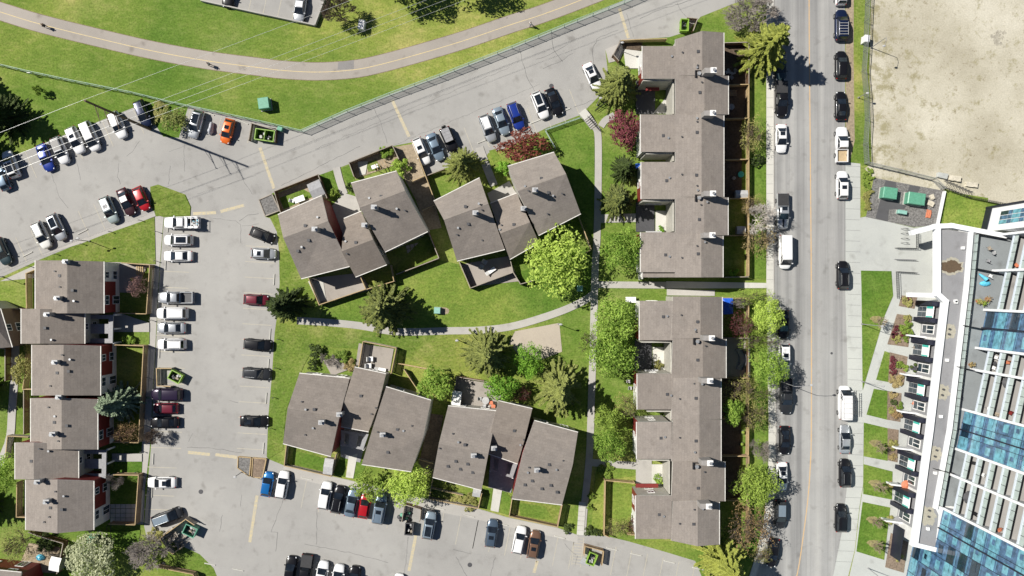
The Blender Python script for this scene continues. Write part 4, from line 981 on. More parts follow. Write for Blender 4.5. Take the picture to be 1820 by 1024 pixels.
CARS = [
 ('hatch', 'slate', 4, 317, -111, 'dark blue-grey car cut by the left edge, below the white SUV with dark roof glass', '', G1),
 ('suv', 'white', 19, 292, -110, 'white SUV with dark roof glass crossed by power lines near the left edge', 'panoramic_roof roof_rail', G1),
 ('sedan', 'blue', 80, 280, 68, 'blue car half in tree shade between two white-roofed neighbours', '', G1),
 ('suv', 'white', 107, 267, 68, 'white car with black hood patches right of the shaded blue car', 'black_top', G1),
 ('suv', 'white', 134, 249, 66, 'white car with a small dark sunroof, left one of a white pair', 'sunroof', G1),
 ('minivan', 'white', 160, 242, 66, 'plain white minivan, right one of a white pair under the wires', '', G1),
 ('suv', 'white', 209, 222, 66, 'white SUV under the shadow of the utility pole', '', G1),
 ('suv', 'navy', 254, 202, 68, 'navy blue SUV beside the shrub island', 'roof_rail', G1),
 ('suv', 'silver', 348, 221, 105, 'silver SUV with roof rails between shrub island and covered motorcycle', 'roof_rail panoramic_roof', G1),
 ('hatch', 'orange', 404, 233, 104, 'bright orange hatchback with a dark sunroof beside the motorcycle', 'sunroof', G1),
 ('sedan', 'silver', 533, 14, 98, 'silver-white sedan at the top edge inside the fenced upper lot', 'white_top', None),
 ('sedan', 'black', 406, -12, 96, 'black car mostly out of frame at the top edge of the upper lot', '', None),
 ('suv', 'white', 749, 269, 67, 'white SUV with sunroof, first of three by the dry strip', 'sunroof', G2),
 ('sedan', 'bluegrey', 774, 261, 67, 'blue-grey sedan between the white SUV and the black off-roader', '', G2),
 ('jeep', 'black', 798, 248, 67, 'black off-roader with grey soft top and rear spare wheel', 'soft_top spare_wheel', G2),
 ('suv', 'silver', 867, 228, 70, 'silver SUV with roof rails, leftmost of the alley middle trio', 'roof_rail white_top', G2),
 ('sedan', 'ltblue', 891, 215, 70, 'pale grey-blue sedan left of the deep blue car', '', G2),
 ('suv', 'blue', 917, 206, 70, 'deep blue SUV with roof rails in the alley row', 'roof_rail', G2),
 ('suv', 'white', 960, 187, 68, 'white crossover with black glass roof beside a black sedan', 'panoramic_roof', G2),
 ('sedan', 'black', 985, 181, 68, 'glossy black sedan at the alley row end, below a manhole', '', G2),
 ('sedan', 'white', 1053, 136, 66, 'white sedan with sunroof nosing under a dark spruce', 'sunroof', G2),
 ('suv', 'tealgrey', 4, 447, 66, 'dark teal car cut by the left edge in the lower row', '', G1),
 ('suv', 'offwhite', 74, 418, 65, 'off-white SUV with roof rails, left of a black-roofed silver SUV', 'roof_rail', G1),
 ('suv', 'silver', 101, 404, 65, 'silver SUV with black glass roof beside the off-white one', 'panoramic_roof', G1),
 ('suv', 'palegreen', 194, 373, 66, 'pale silver-green SUV with sunroof, left of the wine car', 'sunroof white_top', G1),
 ('sedan', 'wine', 224, 359, 66, 'dark wine sedan with white roof next to the red hatchback', 'white_top', G1),
 ('hatch', 'red', 251, 353, 66, 'bright red hatchback against the grass nub', '', G1),
 ('pickup', 'white', 323, 396, 180, 'white work pickup with toolboxes, rack and equipment in its bed', 'toolboxes cargo ladder_rack', G3),
 ('suv', 'white', 317, 427, 180, 'white SUV with big blue-black glass roof below the work pickup', 'panoramic_roof', G3),
 ('sedan', 'white', 316, 455, 180, 'plain white sedan, third below the work pickup', '', G3),
 ('pickup', 'silver', 312, 529, 180, 'silver-white pickup with open dark bed, above the white wagon', '', G3),
 ('bigsuv', 'white', 306, 557, 180, 'white wagon with roof bars below the silver pickup', 'roof_rail', G3),
 ('sedan', 'silver', 304, 583, 180, 'silver sedan between two white SUVs', '', G3),
 ('suv', 'white', 305, 612, 180, 'white SUV with roof rails, nearest above the green bin', 'roof_rail', G3),
 ('bigsuv', 'purple', 297, 701, 180, 'dark purple-black SUV below the angled green bin', '', G3),
 ('hatch', 'maroon', 294, 726, 180, 'maroon hatchback between two dark cars', '', G3),
 ('sedan', 'black', 292, 751, 180, 'black car below the maroon hatchback, by a bare tree', '', G3),
 ('sedan', 'white', 287, 858, 180, 'lone white sedan with sunroof by the slatted fence', 'sunroof', G3),
 ('minivan', 'charcoal', 297, 919, -20, 'dark grey minivan with silver-blue roof parked askew by the green bin', 'silver_top roof_rail', G3),
 ('hatch', 'black', 466, 418, 22, 'black car parked at an angle at the top of the right row', '', G3),
 ('hatch', 'silver', 468, 451, 2, 'silver car with sunroof below the angled black one', 'sunroof', G3),
 ('hatch', 'maroon', 455, 533, 3, 'dark red car with its nose under a spruce', '', G3),
 ('suv', 'black', 458, 613, 5, 'black car in the right row, uppermost of the lower three', '', G3),
 ('suv', 'charcoal', 456, 664, 4, 'charcoal SUV in the right row, middle of the lower three', 'roof_rail', G3),
 ('sedan', 'black', 452, 749, 1, 'black sedan in the right row, lowest before the planter', 'sunroof', G3),
 ('hatch', 'bright_blue', 475, 861, -80, 'bright blue hatchback beside the wooden planter', '', G4),
 ('suv', 'white', 502, 862, -80, 'white SUV next to the bright blue hatchback', '', G4),
 ('suv', 'white', 578, 881, -80, 'white crossover, leftmost of the row of five by the lime tree', '', G4),
 ('suv', 'black', 601, 888, -78, 'black SUV right of the white crossover', 'roof_rail', G4),
 ('sedan', 'bluegrey', 625, 894, -78, 'blue-grey sedan left of the small red car', '', G4),
 ('hatch', 'red', 648, 900, -80, 'small red hatchback with its nose under the lime tree', '', G4),
 ('bigsuv', 'bluegrey', 675, 904, -80, 'large blue-grey SUV with ribbed roof and sunroof, rightmost of five', 'sunroof roof_rail', G4),
 ('suv', 'ltblue', 763, 934, -80, 'pale blue crossover with black front carrier, beside the black bin', 'panoramic_roof bike_rack', G4),
 ('suv', 'slate', 874, 948, -82, 'lone steel blue SUV in empty bays', 'sunroof', G4),
 ('suv', 'white', 923, 960, -78, 'white crossover left of the brown one', '', G4),
 ('suv', 'brown', 949, 968, -80, 'brown crossover with sunroof right of the white one', 'sunroof', G4),
 ('sedan', 'black', 516, 1014, -82, 'black sedan at the bottom edge, left of the dark pickup', '', G4),
 ('pickup', 'black', 543, 1017, 98, 'black pickup with covered bed at the bottom edge', 'bed_cover', G4),
 ('suv', 'white', 572, 1022, -80, 'white car with dark sunroof at the bottom edge', 'panoramic_roof', G4),
 ('suv', 'white', 600, 1028, -80, 'white car cut by the bottom edge, right of the sunroofed white one', '', G4),
 ('suv', 'black', 628, 1031, -80, 'black car cut by the bottom edge, right of two white cars', '', G4),
 ('sedan', 'white', 706, 1046, -80, 'white car showing only its nose at the bottom edge', '', G4),
 ('sedan', 'tealgrey', 1388, 118, 90, 'dark car hidden under the tall spruce by the street', '', G5),
 ('pickup', 'black', 1389, 176, 90, 'long black pickup on the left kerb beside spruce shadow', 'bed_cover', G5),
 ('sedan', 'white', 1389, 246, 90, 'white sedan with sunroof on the left kerb, below the black pickup', 'sunroof', G5),
 ('pickup', 'silver', 1391, 376, 90, 'silver-white pickup with dark bed cover and black hood stripe', 'bed_cover hood_stripe sunroof', G5),
 ('van', 'white', 1395, 448, 90, 'white panel van on the left kerb', '', G5),
 ('sedan', 'black', 1393, 577, 90, 'black sedan beside yellow-green trees on the left kerb', '', G5),
 ('suv', 'white', 1394, 636, 90, 'white SUV with sunroof partly under a bright green tree', 'sunroof', G5),
 ('pickup', 'charcoal', 1397, 705, 90, 'dark grey pickup with black bed beside the curved lamp', '', G5),
 ('sedan', 'black', 1395, 783, 90, 'black sedan with dark sunroof on the left kerb above a white one', 'sunroof', G5),
 ('sedan', 'white', 1390, 847, 90, 'white sedan with square sunroof, lowest white car on left kerb', 'sunroof', G5),
 ('suv', 'charcoal', 1387, 914, 91, 'charcoal car half hidden by rusty branches', 'silver_top', G5),
 ('sedan', 'black', 1374, 983, 98, 'black car on the left kerb bend at the bottom', '', G5),
 ('suv', 'white', 1495, -16, -90, 'white car cut by the top edge on the right side of the street', '', G5),
 ('bigsuv', 'navy', 1495, 45, -90, 'dark blue SUV with ribbed roof rack at the top right of the street', 'roof_rack', G5),
 ('suv', 'black', 1495, 116, -90, 'black crossover beside the lamp pole verge', '', G5),
 ('sedan', 'black', 1495, 188, -90, 'black sedan directly above the white pickup', '', G5),
 ('pickup', 'white', 1496, 257, -90, 'white pickup with an open tan bed', 'bed_tan', G5),
 ('suv', 'white', 1497, 329, -90, 'white crossover with sunroof on the concrete bay', 'sunroof', G5),
 ('suv', 'black', 1498, 489, -90, 'large black SUV beside the plaza', 'roof_rail', G5),
 ('van', 'white', 1501, 716, -90, 'white van with ladder rack on the right side', 'roof_rack', G5),
 ('sedan', 'silver', 1502, 781, -90, 'silver sedan below the white van', '', G5),
 ('suv', 'black', 1502, 841, -90, 'black crossover below the silver sedan', 'roof_rail', G5),
 ('suv', 'black', 1495, 921, -89, 'black crossover, lowest on the right side of the street', '', G5),
]
for (k, c, x, y, a, lab, ex, gr) in CARS: car(k, c, x, y, a, lab, ex, group=gr)
# ladder on the van's right side
b = MB(); c0 = P(1520, 716, 2.2)
for s in (-.18, .18): b.box((c0.x + s, c0.y, 2.23), (.06, 3.9, .07))
for i in range(11): b.box((c0.x, c0.y - 1.8 + i * .36, 2.24), (.34, .05, .05))
tag(b.build('ladder', M['dark']), 'dark ladder lying along the right edge of the white van roof', 'ladder')
# covered motorcycle
t = thing('covered_motorcycle', P(374, 228, .5).xy.to_3d() + Vector((0, 0, .018)), 'motorcycle under a silver cover between the silver SUV and orange hatchback', 'motorcycle', None, -R(100))
b = MB(); rows = []
for x, w, z in ((-1.05, .12, .5), (-.95, .25, .75), (-.6, .33, .85), (-.2, .32, .82), (.15, .36, .95), (.4, .42, 1.1), (.6, .36, 1.0), (.9, .22, .75), (1.05, .1, .45)):
    rows.append([Vector((x, -w * 1.1, .02)), Vector((x, -w, z * .55)), Vector((x, -w * .5, z * .92)), Vector((x, 0, z)), Vector((x, w * .5, z * .92)), Vector((x, w, z * .55)), Vector((x, w * 1.1, .02))])
for r_ in rows: b.v += r_
for i in range(len(rows) - 1):
    for j_ in range(6):
        a = i * 7 + j_; b.f.append((a, a + 7, a + 8, a + 1)); b.m.append(0)
b.f += [(6, 5, 4, 3, 2, 1, 0), tuple(range(56, 63))]; b.m += [0, 0]
o = bpy.data.objects.new('cover', b.mesh('motorcycle_cover', [simple('cover_silver', (.42, .43, .46), .4, .3, 4)], True)); COL.objects.link(o); o.parent = t
b = MB()
for x in (-.72, .72): b.tube([(x, -.06, .3), (x, .06, .3)], .3, 14)
o = bpy.data.objects.new('wheel', b.mesh('motorcycle_wheel', [M['tyre']])); COL.objects.link(o); o.parent = t
# ================================================================== TREES
def leafy_mesh(name, Rr, h, seed, lobes=24, density=58, leaf=.36, low=.28, sparse=1.0):
    rg = random.Random(seed); b = MB(); zc = h * (low + 1) / 2; rz = h * (1 - low) / 2
    L = []
    for i in range(lobes):
        a = i * 2.39996 + rg.uniform(-.3, .3); rad = math.sqrt((i + .5) / lobes) * Rr * rg.uniform(.70, .90)
        zz = zc + rz * (.55 * math.cos(rad / Rr * 1.6) + rg.uniform(-.55, .25)) - .1 * rz
        L.append((Vector((rad * math.cos(a), rad * math.sin(a), zz)), Rr * rg.uniform(.15, .30) * (1 if rg.random() > .15 else 1.3)))
    n = int(density * math.pi * Rr * Rr * sparse / lobes)
    for c, r in L:
        for k in range(max(6, int(n * (r / (Rr * .27)) ** 2))):
            z = rg.uniform(-.55, 1); a = rg.uniform(0, 2 * math.pi); q = math.sqrt(max(0, 1 - z * z))
            d = Vector((q * math.cos(a), q * math.sin(a), z)); rr = r * (rg.uniform(.72, 1.08) if rg.random() > .18 else rg.uniform(1.0, 1.32))
            p = c + Vector((d.x * rr, d.y * rr, d.z * rr * .85))
            nn = (d * .7 + Vector((rg.uniform(-.8, .8), rg.uniform(-.8, .8), rg.uniform(.0, .9)))).normalized()
            u = nn.orthogonal().normalized(); u.rotate(Matrix.Rotation(rg.uniform(0, 6.28), 3, nn)); v = nn.cross(u)
            s = leaf * rg.uniform(.55, 1.15)
            b.v += [p - u * s, p - v * s * .45 + nn * s * .12, p + u * s, p + v * s * .45 + nn * s * .12]; m0 = len(b.v) - 4
            b.f.append((m0, m0 + 1, m0 + 2, m0 + 3)); b.m.append(0)
    return b.mesh(name, [M['l_green']])
def trunk_mesh(name, Rr, h, seed, r0=.2, top=.75, limbs=7):
    rg = random.Random(seed); b = MB()
    pts = [(0, 0, -.1), (rg.uniform(-.1, .1), rg.uniform(-.1, .1), h * .25), (rg.uniform(-.2, .2), rg.uniform(-.2, .2), h * .5), (rg.uniform(-.3, .3), rg.uniform(-.3, .3), h * top)]
    b.tube(pts, [r0, r0 * .8, r0 * .55, r0 * .15], 7)
    for i in range(limbs):
        a = i * 2.4 + rg.uniform(-.3, .3); z0 = h * rg.uniform(.28, .5); e = Rr * rg.uniform(.5, .8)
        b.tube([(0, 0, z0), (e * .45 * math.cos(a), e * .45 * math.sin(a), z0 + h * .12), (e * math.cos(a + .2), e * math.sin(a + .2), z0 + h * .25)], [r0 * .4, r0 * .25, r0 * .06], 5)
    return b.mesh(name, [M['bark']], True)
def spruce_mesh(name, Rr, h, seed, whorls=20, nb=12, spray=.42, finger=1.0, droop=.16):
    rg = random.Random(seed); b = MB()
    for w in range(whorls):
        t = (w + .3) / whorls; z0 = h * (.06 + .91 * t); r = Rr * (1 - t) ** .8 + .14
        k = max(5, int(nb * (1 - t * .5))); ph = rg.uniform(0, 6.28)
        for i in range(k):
            a = ph + 2 * math.pi * i / k + rg.uniform(-.2, .2); L = r * rg.uniform(.66, 1.1)
            dirx = Vector((math.cos(a), math.sin(a), 0)); side = Vector((-dirx.y, dirx.x, 0)); n = max(2, int(L / (spray * .55)))
            for j in range(n + 1):
                f = (j + .4) / (n + .6); p = dirx * (L * f) + Vector((0, 0, z0 + L * (-droop * 2 * f + droop * 1.5 * f * f)))
                sz = spray * (1.25 - .60 * f) * finger * rg.uniform(.8, 1.25)
                for s in (-1, 0, 1):
                    o = (dirx * .85 + side * s * rg.uniform(.35, .75) + Vector((0, 0, rg.uniform(-.35, .12) if s else rg.uniform(.05, .35)))).normalized()
                    wv = o.cross(Vector((0, 0, 1))).normalized() * sz * .36
                    m0 = len(b.v)
                    b.v += [p - wv * .6, p + o * sz * .6 - wv + Vector((0, 0, .05)), p + o * sz * 1.25, p + o * sz * .6 + wv + Vector((0, 0, .05))]
                    b.f.append((m0, m0 + 1, m0 + 2, m0 + 3)); b.m.append(0)
    for i in range(5):
        a = i * 1.26; b.v += [Vector((0, 0, h * 1.03)), Vector((.16 * math.cos(a), .16 * math.sin(a), h * .92)), Vector((.16 * math.cos(a + 1), .16 * math.sin(a + 1), h * .92))]
        m0 = len(b.v) - 3; b.f.append((m0, m0 + 1, m0 + 2)); b.m.append(0)
    return b.mesh(name, [M['l_spruce']])
def bare_mesh(name, Rr, h, seed, depth=4, r0=.14, n0=5, spread=.75):
    rg = random.Random(seed); b = MB()
    def grow(p, d, L, r, lv):
        mid = p + d * L * .5 + Vector((rg.uniform(-.08, .08), rg.uniform(-.08, .08), rg.uniform(-.03, .06))) * L
        q = p + d * L; r2 = max(.026, r * .62)
        b.tube([p, mid, q], [r, (r + r2) / 2, r2], 4 if lv > 1 else 6, 0, False)
        if lv >= depth: return
        k = n0 if lv == 0 else rg.choice((3, 4, 4)) if lv < 4 else 3
        for i in range(k):
            if lv == 0: a = 2 * math.pi * i / k + rg.uniform(-.4, .4); e = Vector((math.cos(a) * spread, math.sin(a) * spread, rg.uniform(.5, .95)))
            else: e = d + Vector((rg.uniform(-.75, .75), rg.uniform(-.75, .75), rg.uniform(-.25, .4)))
            e.normalize(); s = p + (q - p) * (1 if (lv == 0 or i == 0) else rg.uniform(.45, 1))
            grow(s, e, L * (rg.uniform(.62, .85) if lv else rg.uniform(.8, 1.1)), r2, lv + 1)
    grow(Vector((0, 0, -.05)), Vector((rg.uniform(-.06, .06), rg.uniform(-.06, .06), 1)).normalized(), h * .30, r0, 0)
    m = b.mesh(name, [M['barkg']])
    mx = max(math.hypot(v.co.x, v.co.y) for v in m.vertices); mz = max(v.co.z for v in m.vertices)
    for v in m.vertices: v.co.x *= Rr / mx; v.co.y *= Rr / mx; v.co.z *= h / mz
    return m
TM = {}
M['barkt'] = wood_mat('bark_tan', (.36, .29, .20))
for i in range(4): TM['leaf%d' % i] = (leafy_mesh('crown_leafy_%d' % i, 4.0, 7.5, 11 + i, 38, 88, .235), trunk_mesh('trunk_leafy_%d' % i, 4, 7.5, i))
for i in range(2): TM['small%d' % i] = (leafy_mesh('crown_small_%d' % i, 2.2, 4.5, 31 + i, 22, 125, .19), trunk_mesh('trunk_small_%d' % i, 2.2, 4.5, 40 + i, .11))
for i in range(2): TM['airy%d' % i] = (leafy_mesh('crown_airy_%d' % i, 3.0, 6.0, 51 + i, 30, 62, .125, .2), bare_mesh('limbs_airy_%d' % i, 2.8, 5.9, 60 + i, 4, .1, 6))
for i in range(3): TM['bush%d' % i] = (leafy_mesh('crown_bush_%d' % i, 1.2, 1.5, 71 + i, 10, 170, .17, .02), None)
for i in range(3): TM['spruce%d' % i] = (spruce_mesh('crown_spruce_%d' % i, 4.2, 11, 81 + i), trunk_mesh('trunk_spruce_%d' % i, .6, 11, 80 + i, .2, .95, 0))
for i in range(2): TM['finger%d' % i] = (spruce_mesh('crown_finger_%d' % i, 4.6, 13, 91 + i, 17, 10, .42, 1.15, .10), trunk_mesh('trunk_finger_%d' % i, .6, 13, 90 + i, .22, .95, 0))
for i in range(2): TM['bare%d' % i] = (None, bare_mesh('limbs_bare_%d' % i, 4, 6.5, 101 + i, 6, .15, 6))
for i in range(2): TM['sapling%d' % i] = (None, bare_mesh('limbs_sapling_%d' % i, 1.5, 4.2, 111 + i, 4, .055, 6, .5))
DIM = {'leaf': (4, 7.5), 'small': (2.2, 4.5), 'airy': (3, 6), 'bush': (1.2, 1.5), 'spruce': (4.2, 11), 'finger': (4.6, 13), 'bare': (4, 6.5), 'sapling': (1.5, 4.2)}
CNT = {}
def tree(kind, mat, x, y, rx, ry, h, label, name=None, cat=None, bark=None, group=None, zf=None, rot=None):
    base = kind.rstrip('0123456789'); n = len([k for k in TM if k.rstrip('0123456789') == base])
    CNT[base] = CNT.get(base, -1) + 1; cm, tm = TM['%s%d' % (base, CNT[base] % n)]
    zf = zf if zf is not None else {'spruce': .33, 'finger': .33, 'bush': .5}.get(base, .58)
    p = P(x, y, h * zf); k = S * (H - h * zf) / H
    nm = name or {'spruce': 'spruce_tree', 'finger': 'spruce_tree', 'bush': 'bush', 'bare': 'bare_tree', 'sapling': 'bare_sapling', 'airy': 'budding_tree'}.get(base, 'leafy_tree')
    ct = cat or ('bush' if base == 'bush' else 'tree')
    r = thing(nm, (p.x, p.y, 0), label, ct, group, 0)
    R0, H0 = DIM[base]
    sc = Vector((rx * k / R0 / (.95 if base in ('leaf', 'small', 'airy', 'bush') else 1.0), ry * k / R0 / (.95 if base in ('leaf', 'small', 'airy', 'bush') else 1.0), h / H0))
    ang = (CNT[base] * 1.7) % 6.28 if abs(rx - ry) < .15 * max(rx, ry) else (0 if CNT[base] % 2 else math.pi)
    for me, nm2, m_ in ((tm, 'trunk', bark or 'bark'), (cm, 'crown', mat)):
        if me is None: continue
        o = bpy.data.objects.new(nm2, me); COL.objects.link(o); o.parent = r; o.scale = sc; o.rotation_euler = (0, 0, ang)
        o.material_slots[0].link = 'OBJECT'; o.material_slots[0].material = M[m_]
    return r
# -- broadleaf
tree('leaf', 'l_lime', 986, 469, 55, 57, 9.0, 'largest round bright green tree, over the corner of the grey roof by the footpath')
tree('leaf', 'l_green', 1108, 445, 40, 41, 7.5, 'round bright green tree between footpath and upper street row')
tree('leaf', 'l_green', 1094, 568, 41, 42, 8.0, 'bright green tree, upper half of the long crown left of the lower row')
tree('leaf', 'l_green', 1083, 625, 48, 43, 8.5, 'bright green tree, lower half of the long crown left of the lower row')
tree('airy', 'l_mid', 1046, 606, 22, 30, 6.0, 'thin green tree leaning over the footpath bend')
tree('small', 'l_green', 773, 684, 31, 32, 6.0, 'compact bright green tree between two courtyard blocks')
tree('leaf', 'l_lime', 726, 860, 40, 36, 7.0, 'pale lime tree overhanging the bottom kerb')
tree('small', 'l_mid', 655, 864, 28, 32, 5.5, 'thinner lime tree over the small red hatchback')
tree('leaf', 'l_fresh', 941, 642, 26, 34, 6.5, 'fresh green tree beside the sand patch')
tree('small', 'l_fresh', 892, 688, 32, 26, 6.0, 'fresh green tree overhanging the brick patio')
tree('leaf', 'l_green', 1083, 790, 28, 32, 6.5, 'bright green tree low in the strip left of the lower row')
tree('small', 'l_mid', 1082, 742, 25, 26, 6.0, 'darker green tree above the bright one left of the lower row')
tree('airy', 'l_olive', 1114, 717, 25, 27, 5.0, 'olive thin-leaved shrub tree by the white bay of the lower row')
tree('leaf', 'l_mid', 1342, 862, 37, 40, 7.5, 'mid green round tree by the street below the fenced yards')
tree('leaf', 'l_green', 1367, 655, 32, 32, 7.5, 'bright green round tree leaning over the white kerbside SUV')
tree('leaf', 'l_lime', 1364, 562, 29, 33, 7.0, 'yellow-green tree beside the lowered blue canopy yard')
tree('airy', 'l_mid', 1347, 606, 42, 20, 5.5, 'dull green tree wedged between yellow-green and bright green crowns')
tree('airy', 'l_lime', 1342, 528, 42, 17, 5.0, 'low yellow-green foliage along the path between the rows')
tree('small', 'l_green', 1302, 730, 19, 27, 5.5, 'small bright green tree against the lower row back wall')
tree('airy', 'l_olive', 1315, 690, 36, 26, 5.0, 'olive willowy shrub tree behind the lower row')
tree('airy', 'l_olive', 1342, 736, 26, 34, 5.0, 'olive wispy tree beside the dark grey pickup')
tree('airy', 'l_olive', 1336, 240, 24, 36, 4.5, 'olive-yellow shrub tree behind the upper row yards')
tree('airy', 'l_tan', 1349, 425, 30, 34, 4.5, 'tan shrub tree below the white birch')
tree('airy', 'l_tan', 1338, 365, 24, 20, 4.0, 'tan wispy shrub above the white birch')
tree('airy', 'l_rust', 1332, 935, 44, 52, 6.0, 'large rust-coloured budding tree at the lower street corner')
tree('airy', 'l_olive', 1352, 985, 22, 16, 4.0, 'small rusty olive shrub over the bend pavement')
tree('airy', 'l_olive', 1098, 937, 24, 18, 4.0, 'olive shrub in the lower row corner yard')
tree('airy', 'l_plum', 1124, 930, 12, 18, 3.0, 'dark thin shrub against the white bay of the lower row')
tree('leaf', 'l_bloss', 164, 992, 50, 44, 6.0, 'creamy blossoming tree at the bottom left')
tree('airy', 'l_olive', 33, 966, 34, 38, 5.5, 'olive round shrub tree at the bottom left corner yard')
tree('leaf', 'l_green', 4, 842, 28, 34, 6.5, 'bright green tree cut by the left edge')
tree('small', 'l_olive', 40, 655, 18, 28, 4.0, 'olive shrub tree against the left row back fence')
tree('small', 'l_olive', 52, 615, 8, 16, 3.0, 'small olive shrub hugging the left row back wall')
tree('small', 'l_spruce', 312, 213, 23, 25, 3.5, 'dark green round bush tree on the shrub island')
tree('airy', 'l_lime', 1334, 578, 18, 22, 5.0, 'thin yellow-green tree between the dark red tree and the kerb tree')
tree('airy', 'l_mid', 1352, 700, 24, 20, 4.5, 'thin mid green shrub tree left of the dark grey pickup')
tree('airy', 'l_mid', 1322, 848, 16, 22, 4.0, 'thin green shrub tree left of the mid green round tree')
# -- red / pink
tree('small', 'l_plum', 1110, 228, 29, 38, 5.5, 'plum-red tree by the stairs and footpath')
tree('small', 'l_red', 930, 258, 45, 31, 5.0, 'rust-red tree over the kerb beside the blue SUV')
tree('airy', 'l_pink', 244, 510, 20, 19, 4.0, 'pinkish blossom tree in the left row upper yard', bark='barkr')
tree('airy', 'l_plum', 1314, 578, 27, 25, 6.0, 'dark red tree behind the lower row near the blue canopy', bark='barkr')
tree('airy', 'l_rust', 224, 768, 30, 20, 4.5, 'reddish-brown twiggy tree below the blue spruce', bark='barkr')
tree('airy', 'l_plum', 925, 700, 20, 14, 3.5, 'dark red shrub tree behind the brick patio roof edge')
# -- spruces
tree('finger', 'l_spry', 1361, 84, 50, 56, 14, 'tall yellow-green spruce at the top beside the street')
tree('finger', 'l_spry', 1286, 1000, 56, 50, 13, 'yellow-green spruce with open fingered branches at the bottom right lawn')
tree('spruce', 'l_spruce', 1098, 151, 41, 42, 11, 'dark spruce over the white sedan and courtyard corner')
tree('spruce', 'l_spruce', 822, 291, 33, 38, 10, 'dense dark spruce at the alley kerb')
tree('spruce', 'l_spruce', 682, 548, 50, 50, 12, 'large olive-lit spruce on the central lawn')
tree('spruce', 'l_dark', 505, 542, 39, 32, 10, 'dark spruce over the dark red car')
tree('spruce', 'l_spruce', 866, 628, 47, 50, 11, 'broad spruce south of the curved footpath')
tree('finger', 'l_spruce', 992, 690, 46, 60, 12, 'tall spruce with drooping fingers by the footpath')
tree('spruce', 'l_blue', 208, 716, 45, 36, 9, 'blue-grey spruce in the left row yard')
tree('spruce', 'l_spruce', 1098, 357, 30, 36, 8, 'dark spruce, lowest of the pair left of the upper row')
tree('spruce', 'l_dark', 1110, 300, 25, 27, 7, 'small dark spruce beside the blue bin, above another spruce')
tree('spruce', 'l_dark', -40, 262, 42, 48, 10, 'dark spruce mostly beyond the left edge, shading the blue car', zf=.0)
tree('spruce', 'l_dark', 20, 212, 42, 45, 10, 'dark spruce leaning out at the upper left edge', zf=.0)
tree('spruce', 'l_dark', -55, 150, 42, 48, 10, 'dark spruce outside the left edge above the lawn', zf=.0)
tree('spruce', 'l_dark', -28, 690, 38, 45, 9, 'dark spruce beyond the left edge by the narrow path', zf=.0)
tree('spruce', 'l_dark', -28, 890, 38, 45, 9, 'dark spruce beyond the left edge near the olive shrub', zf=.0)
tree('leaf', 'l_dark', 700, -28, 46, 46, 11, 'dark tree beyond the top edge, left of two', zf=.0)
tree('leaf', 'l_dark', 818, -36, 46, 46, 11, 'dark tree beyond the top edge, right of two', zf=.0)
# -- bare
tree('bare', None, 1340, 26, 66, 46, 7, 'big grey leafless tree at the top beside the street', bark='barkg')
tree('bare', None, 1352, 388, 36, 34, 7, 'white-barked leafless birch behind the upper row', 'birch_tree', bark='barkw')
tree('bare', None, 262, 988, 50, 42, 6.5, 'grey leafless tree beside the blossoming tree', bark='barkg')
tree('bare', None, 205, 856, 22, 16, 4.5, 'small tan leafless tree by the red wall of the left row', bark='barkg')
tree('bare', None, 600, 18, 42, 30, 7, 'dark leafless tree near the white utility box', bark='bark')
tree('bare', None, 583, 640, 20, 17, 1.9, 'silver-grey twiggy bush in the cluttered yard', 'bush', 'bush', bark='barkg')
tree('bare', None, 276, 776, 22, 18, 4.5, 'thin leafless tree casting twig shadow beside the black car', bark='bark', zf=.3)
tree('bare', None, 1352, 800, 22, 28, 5, 'grey leafless tree behind the fence near the black sedan', bark='barkg')
tree('bare', None, 1312, 541, 30, 11, 4.0, 'low grey leafless hedge tree right of the blue canopy', bark='barkg')
for (x, y, lb) in ((1556, 567, 'bare sapling in a tan mulch ring beside the top grass strip'), (1554, 787, 'bare sapling on the front lawn, second grass square up from the middle'), (1553, 858, 'bare sapling on the front lawn with the palest mulch'), (1549, 923, 'upper bare sapling on the lowest front lawn'), (1550, 965, 'lower bare sapling on the lowest front lawn')):
    tree('sapling', None, x + 9, y + 6, 13, 13, 4.2, lb, bark='barkt', group='street saplings')
    q = MB(); c = P(x, y); 
    for k in range(14):
        a = k * .449; q.v.append(Vector((c.x + (.85 + .2 * math.sin(k * 2.1)) * math.cos(a), c.y + (.6 + .14 * math.sin(k * 1.3)) * math.sin(a), .104)))
    q.f.append(tuple(range(14))); q.m.append(0); q.build('mulch', M['mulch'], recentre=False)['kind'] = 'structure'
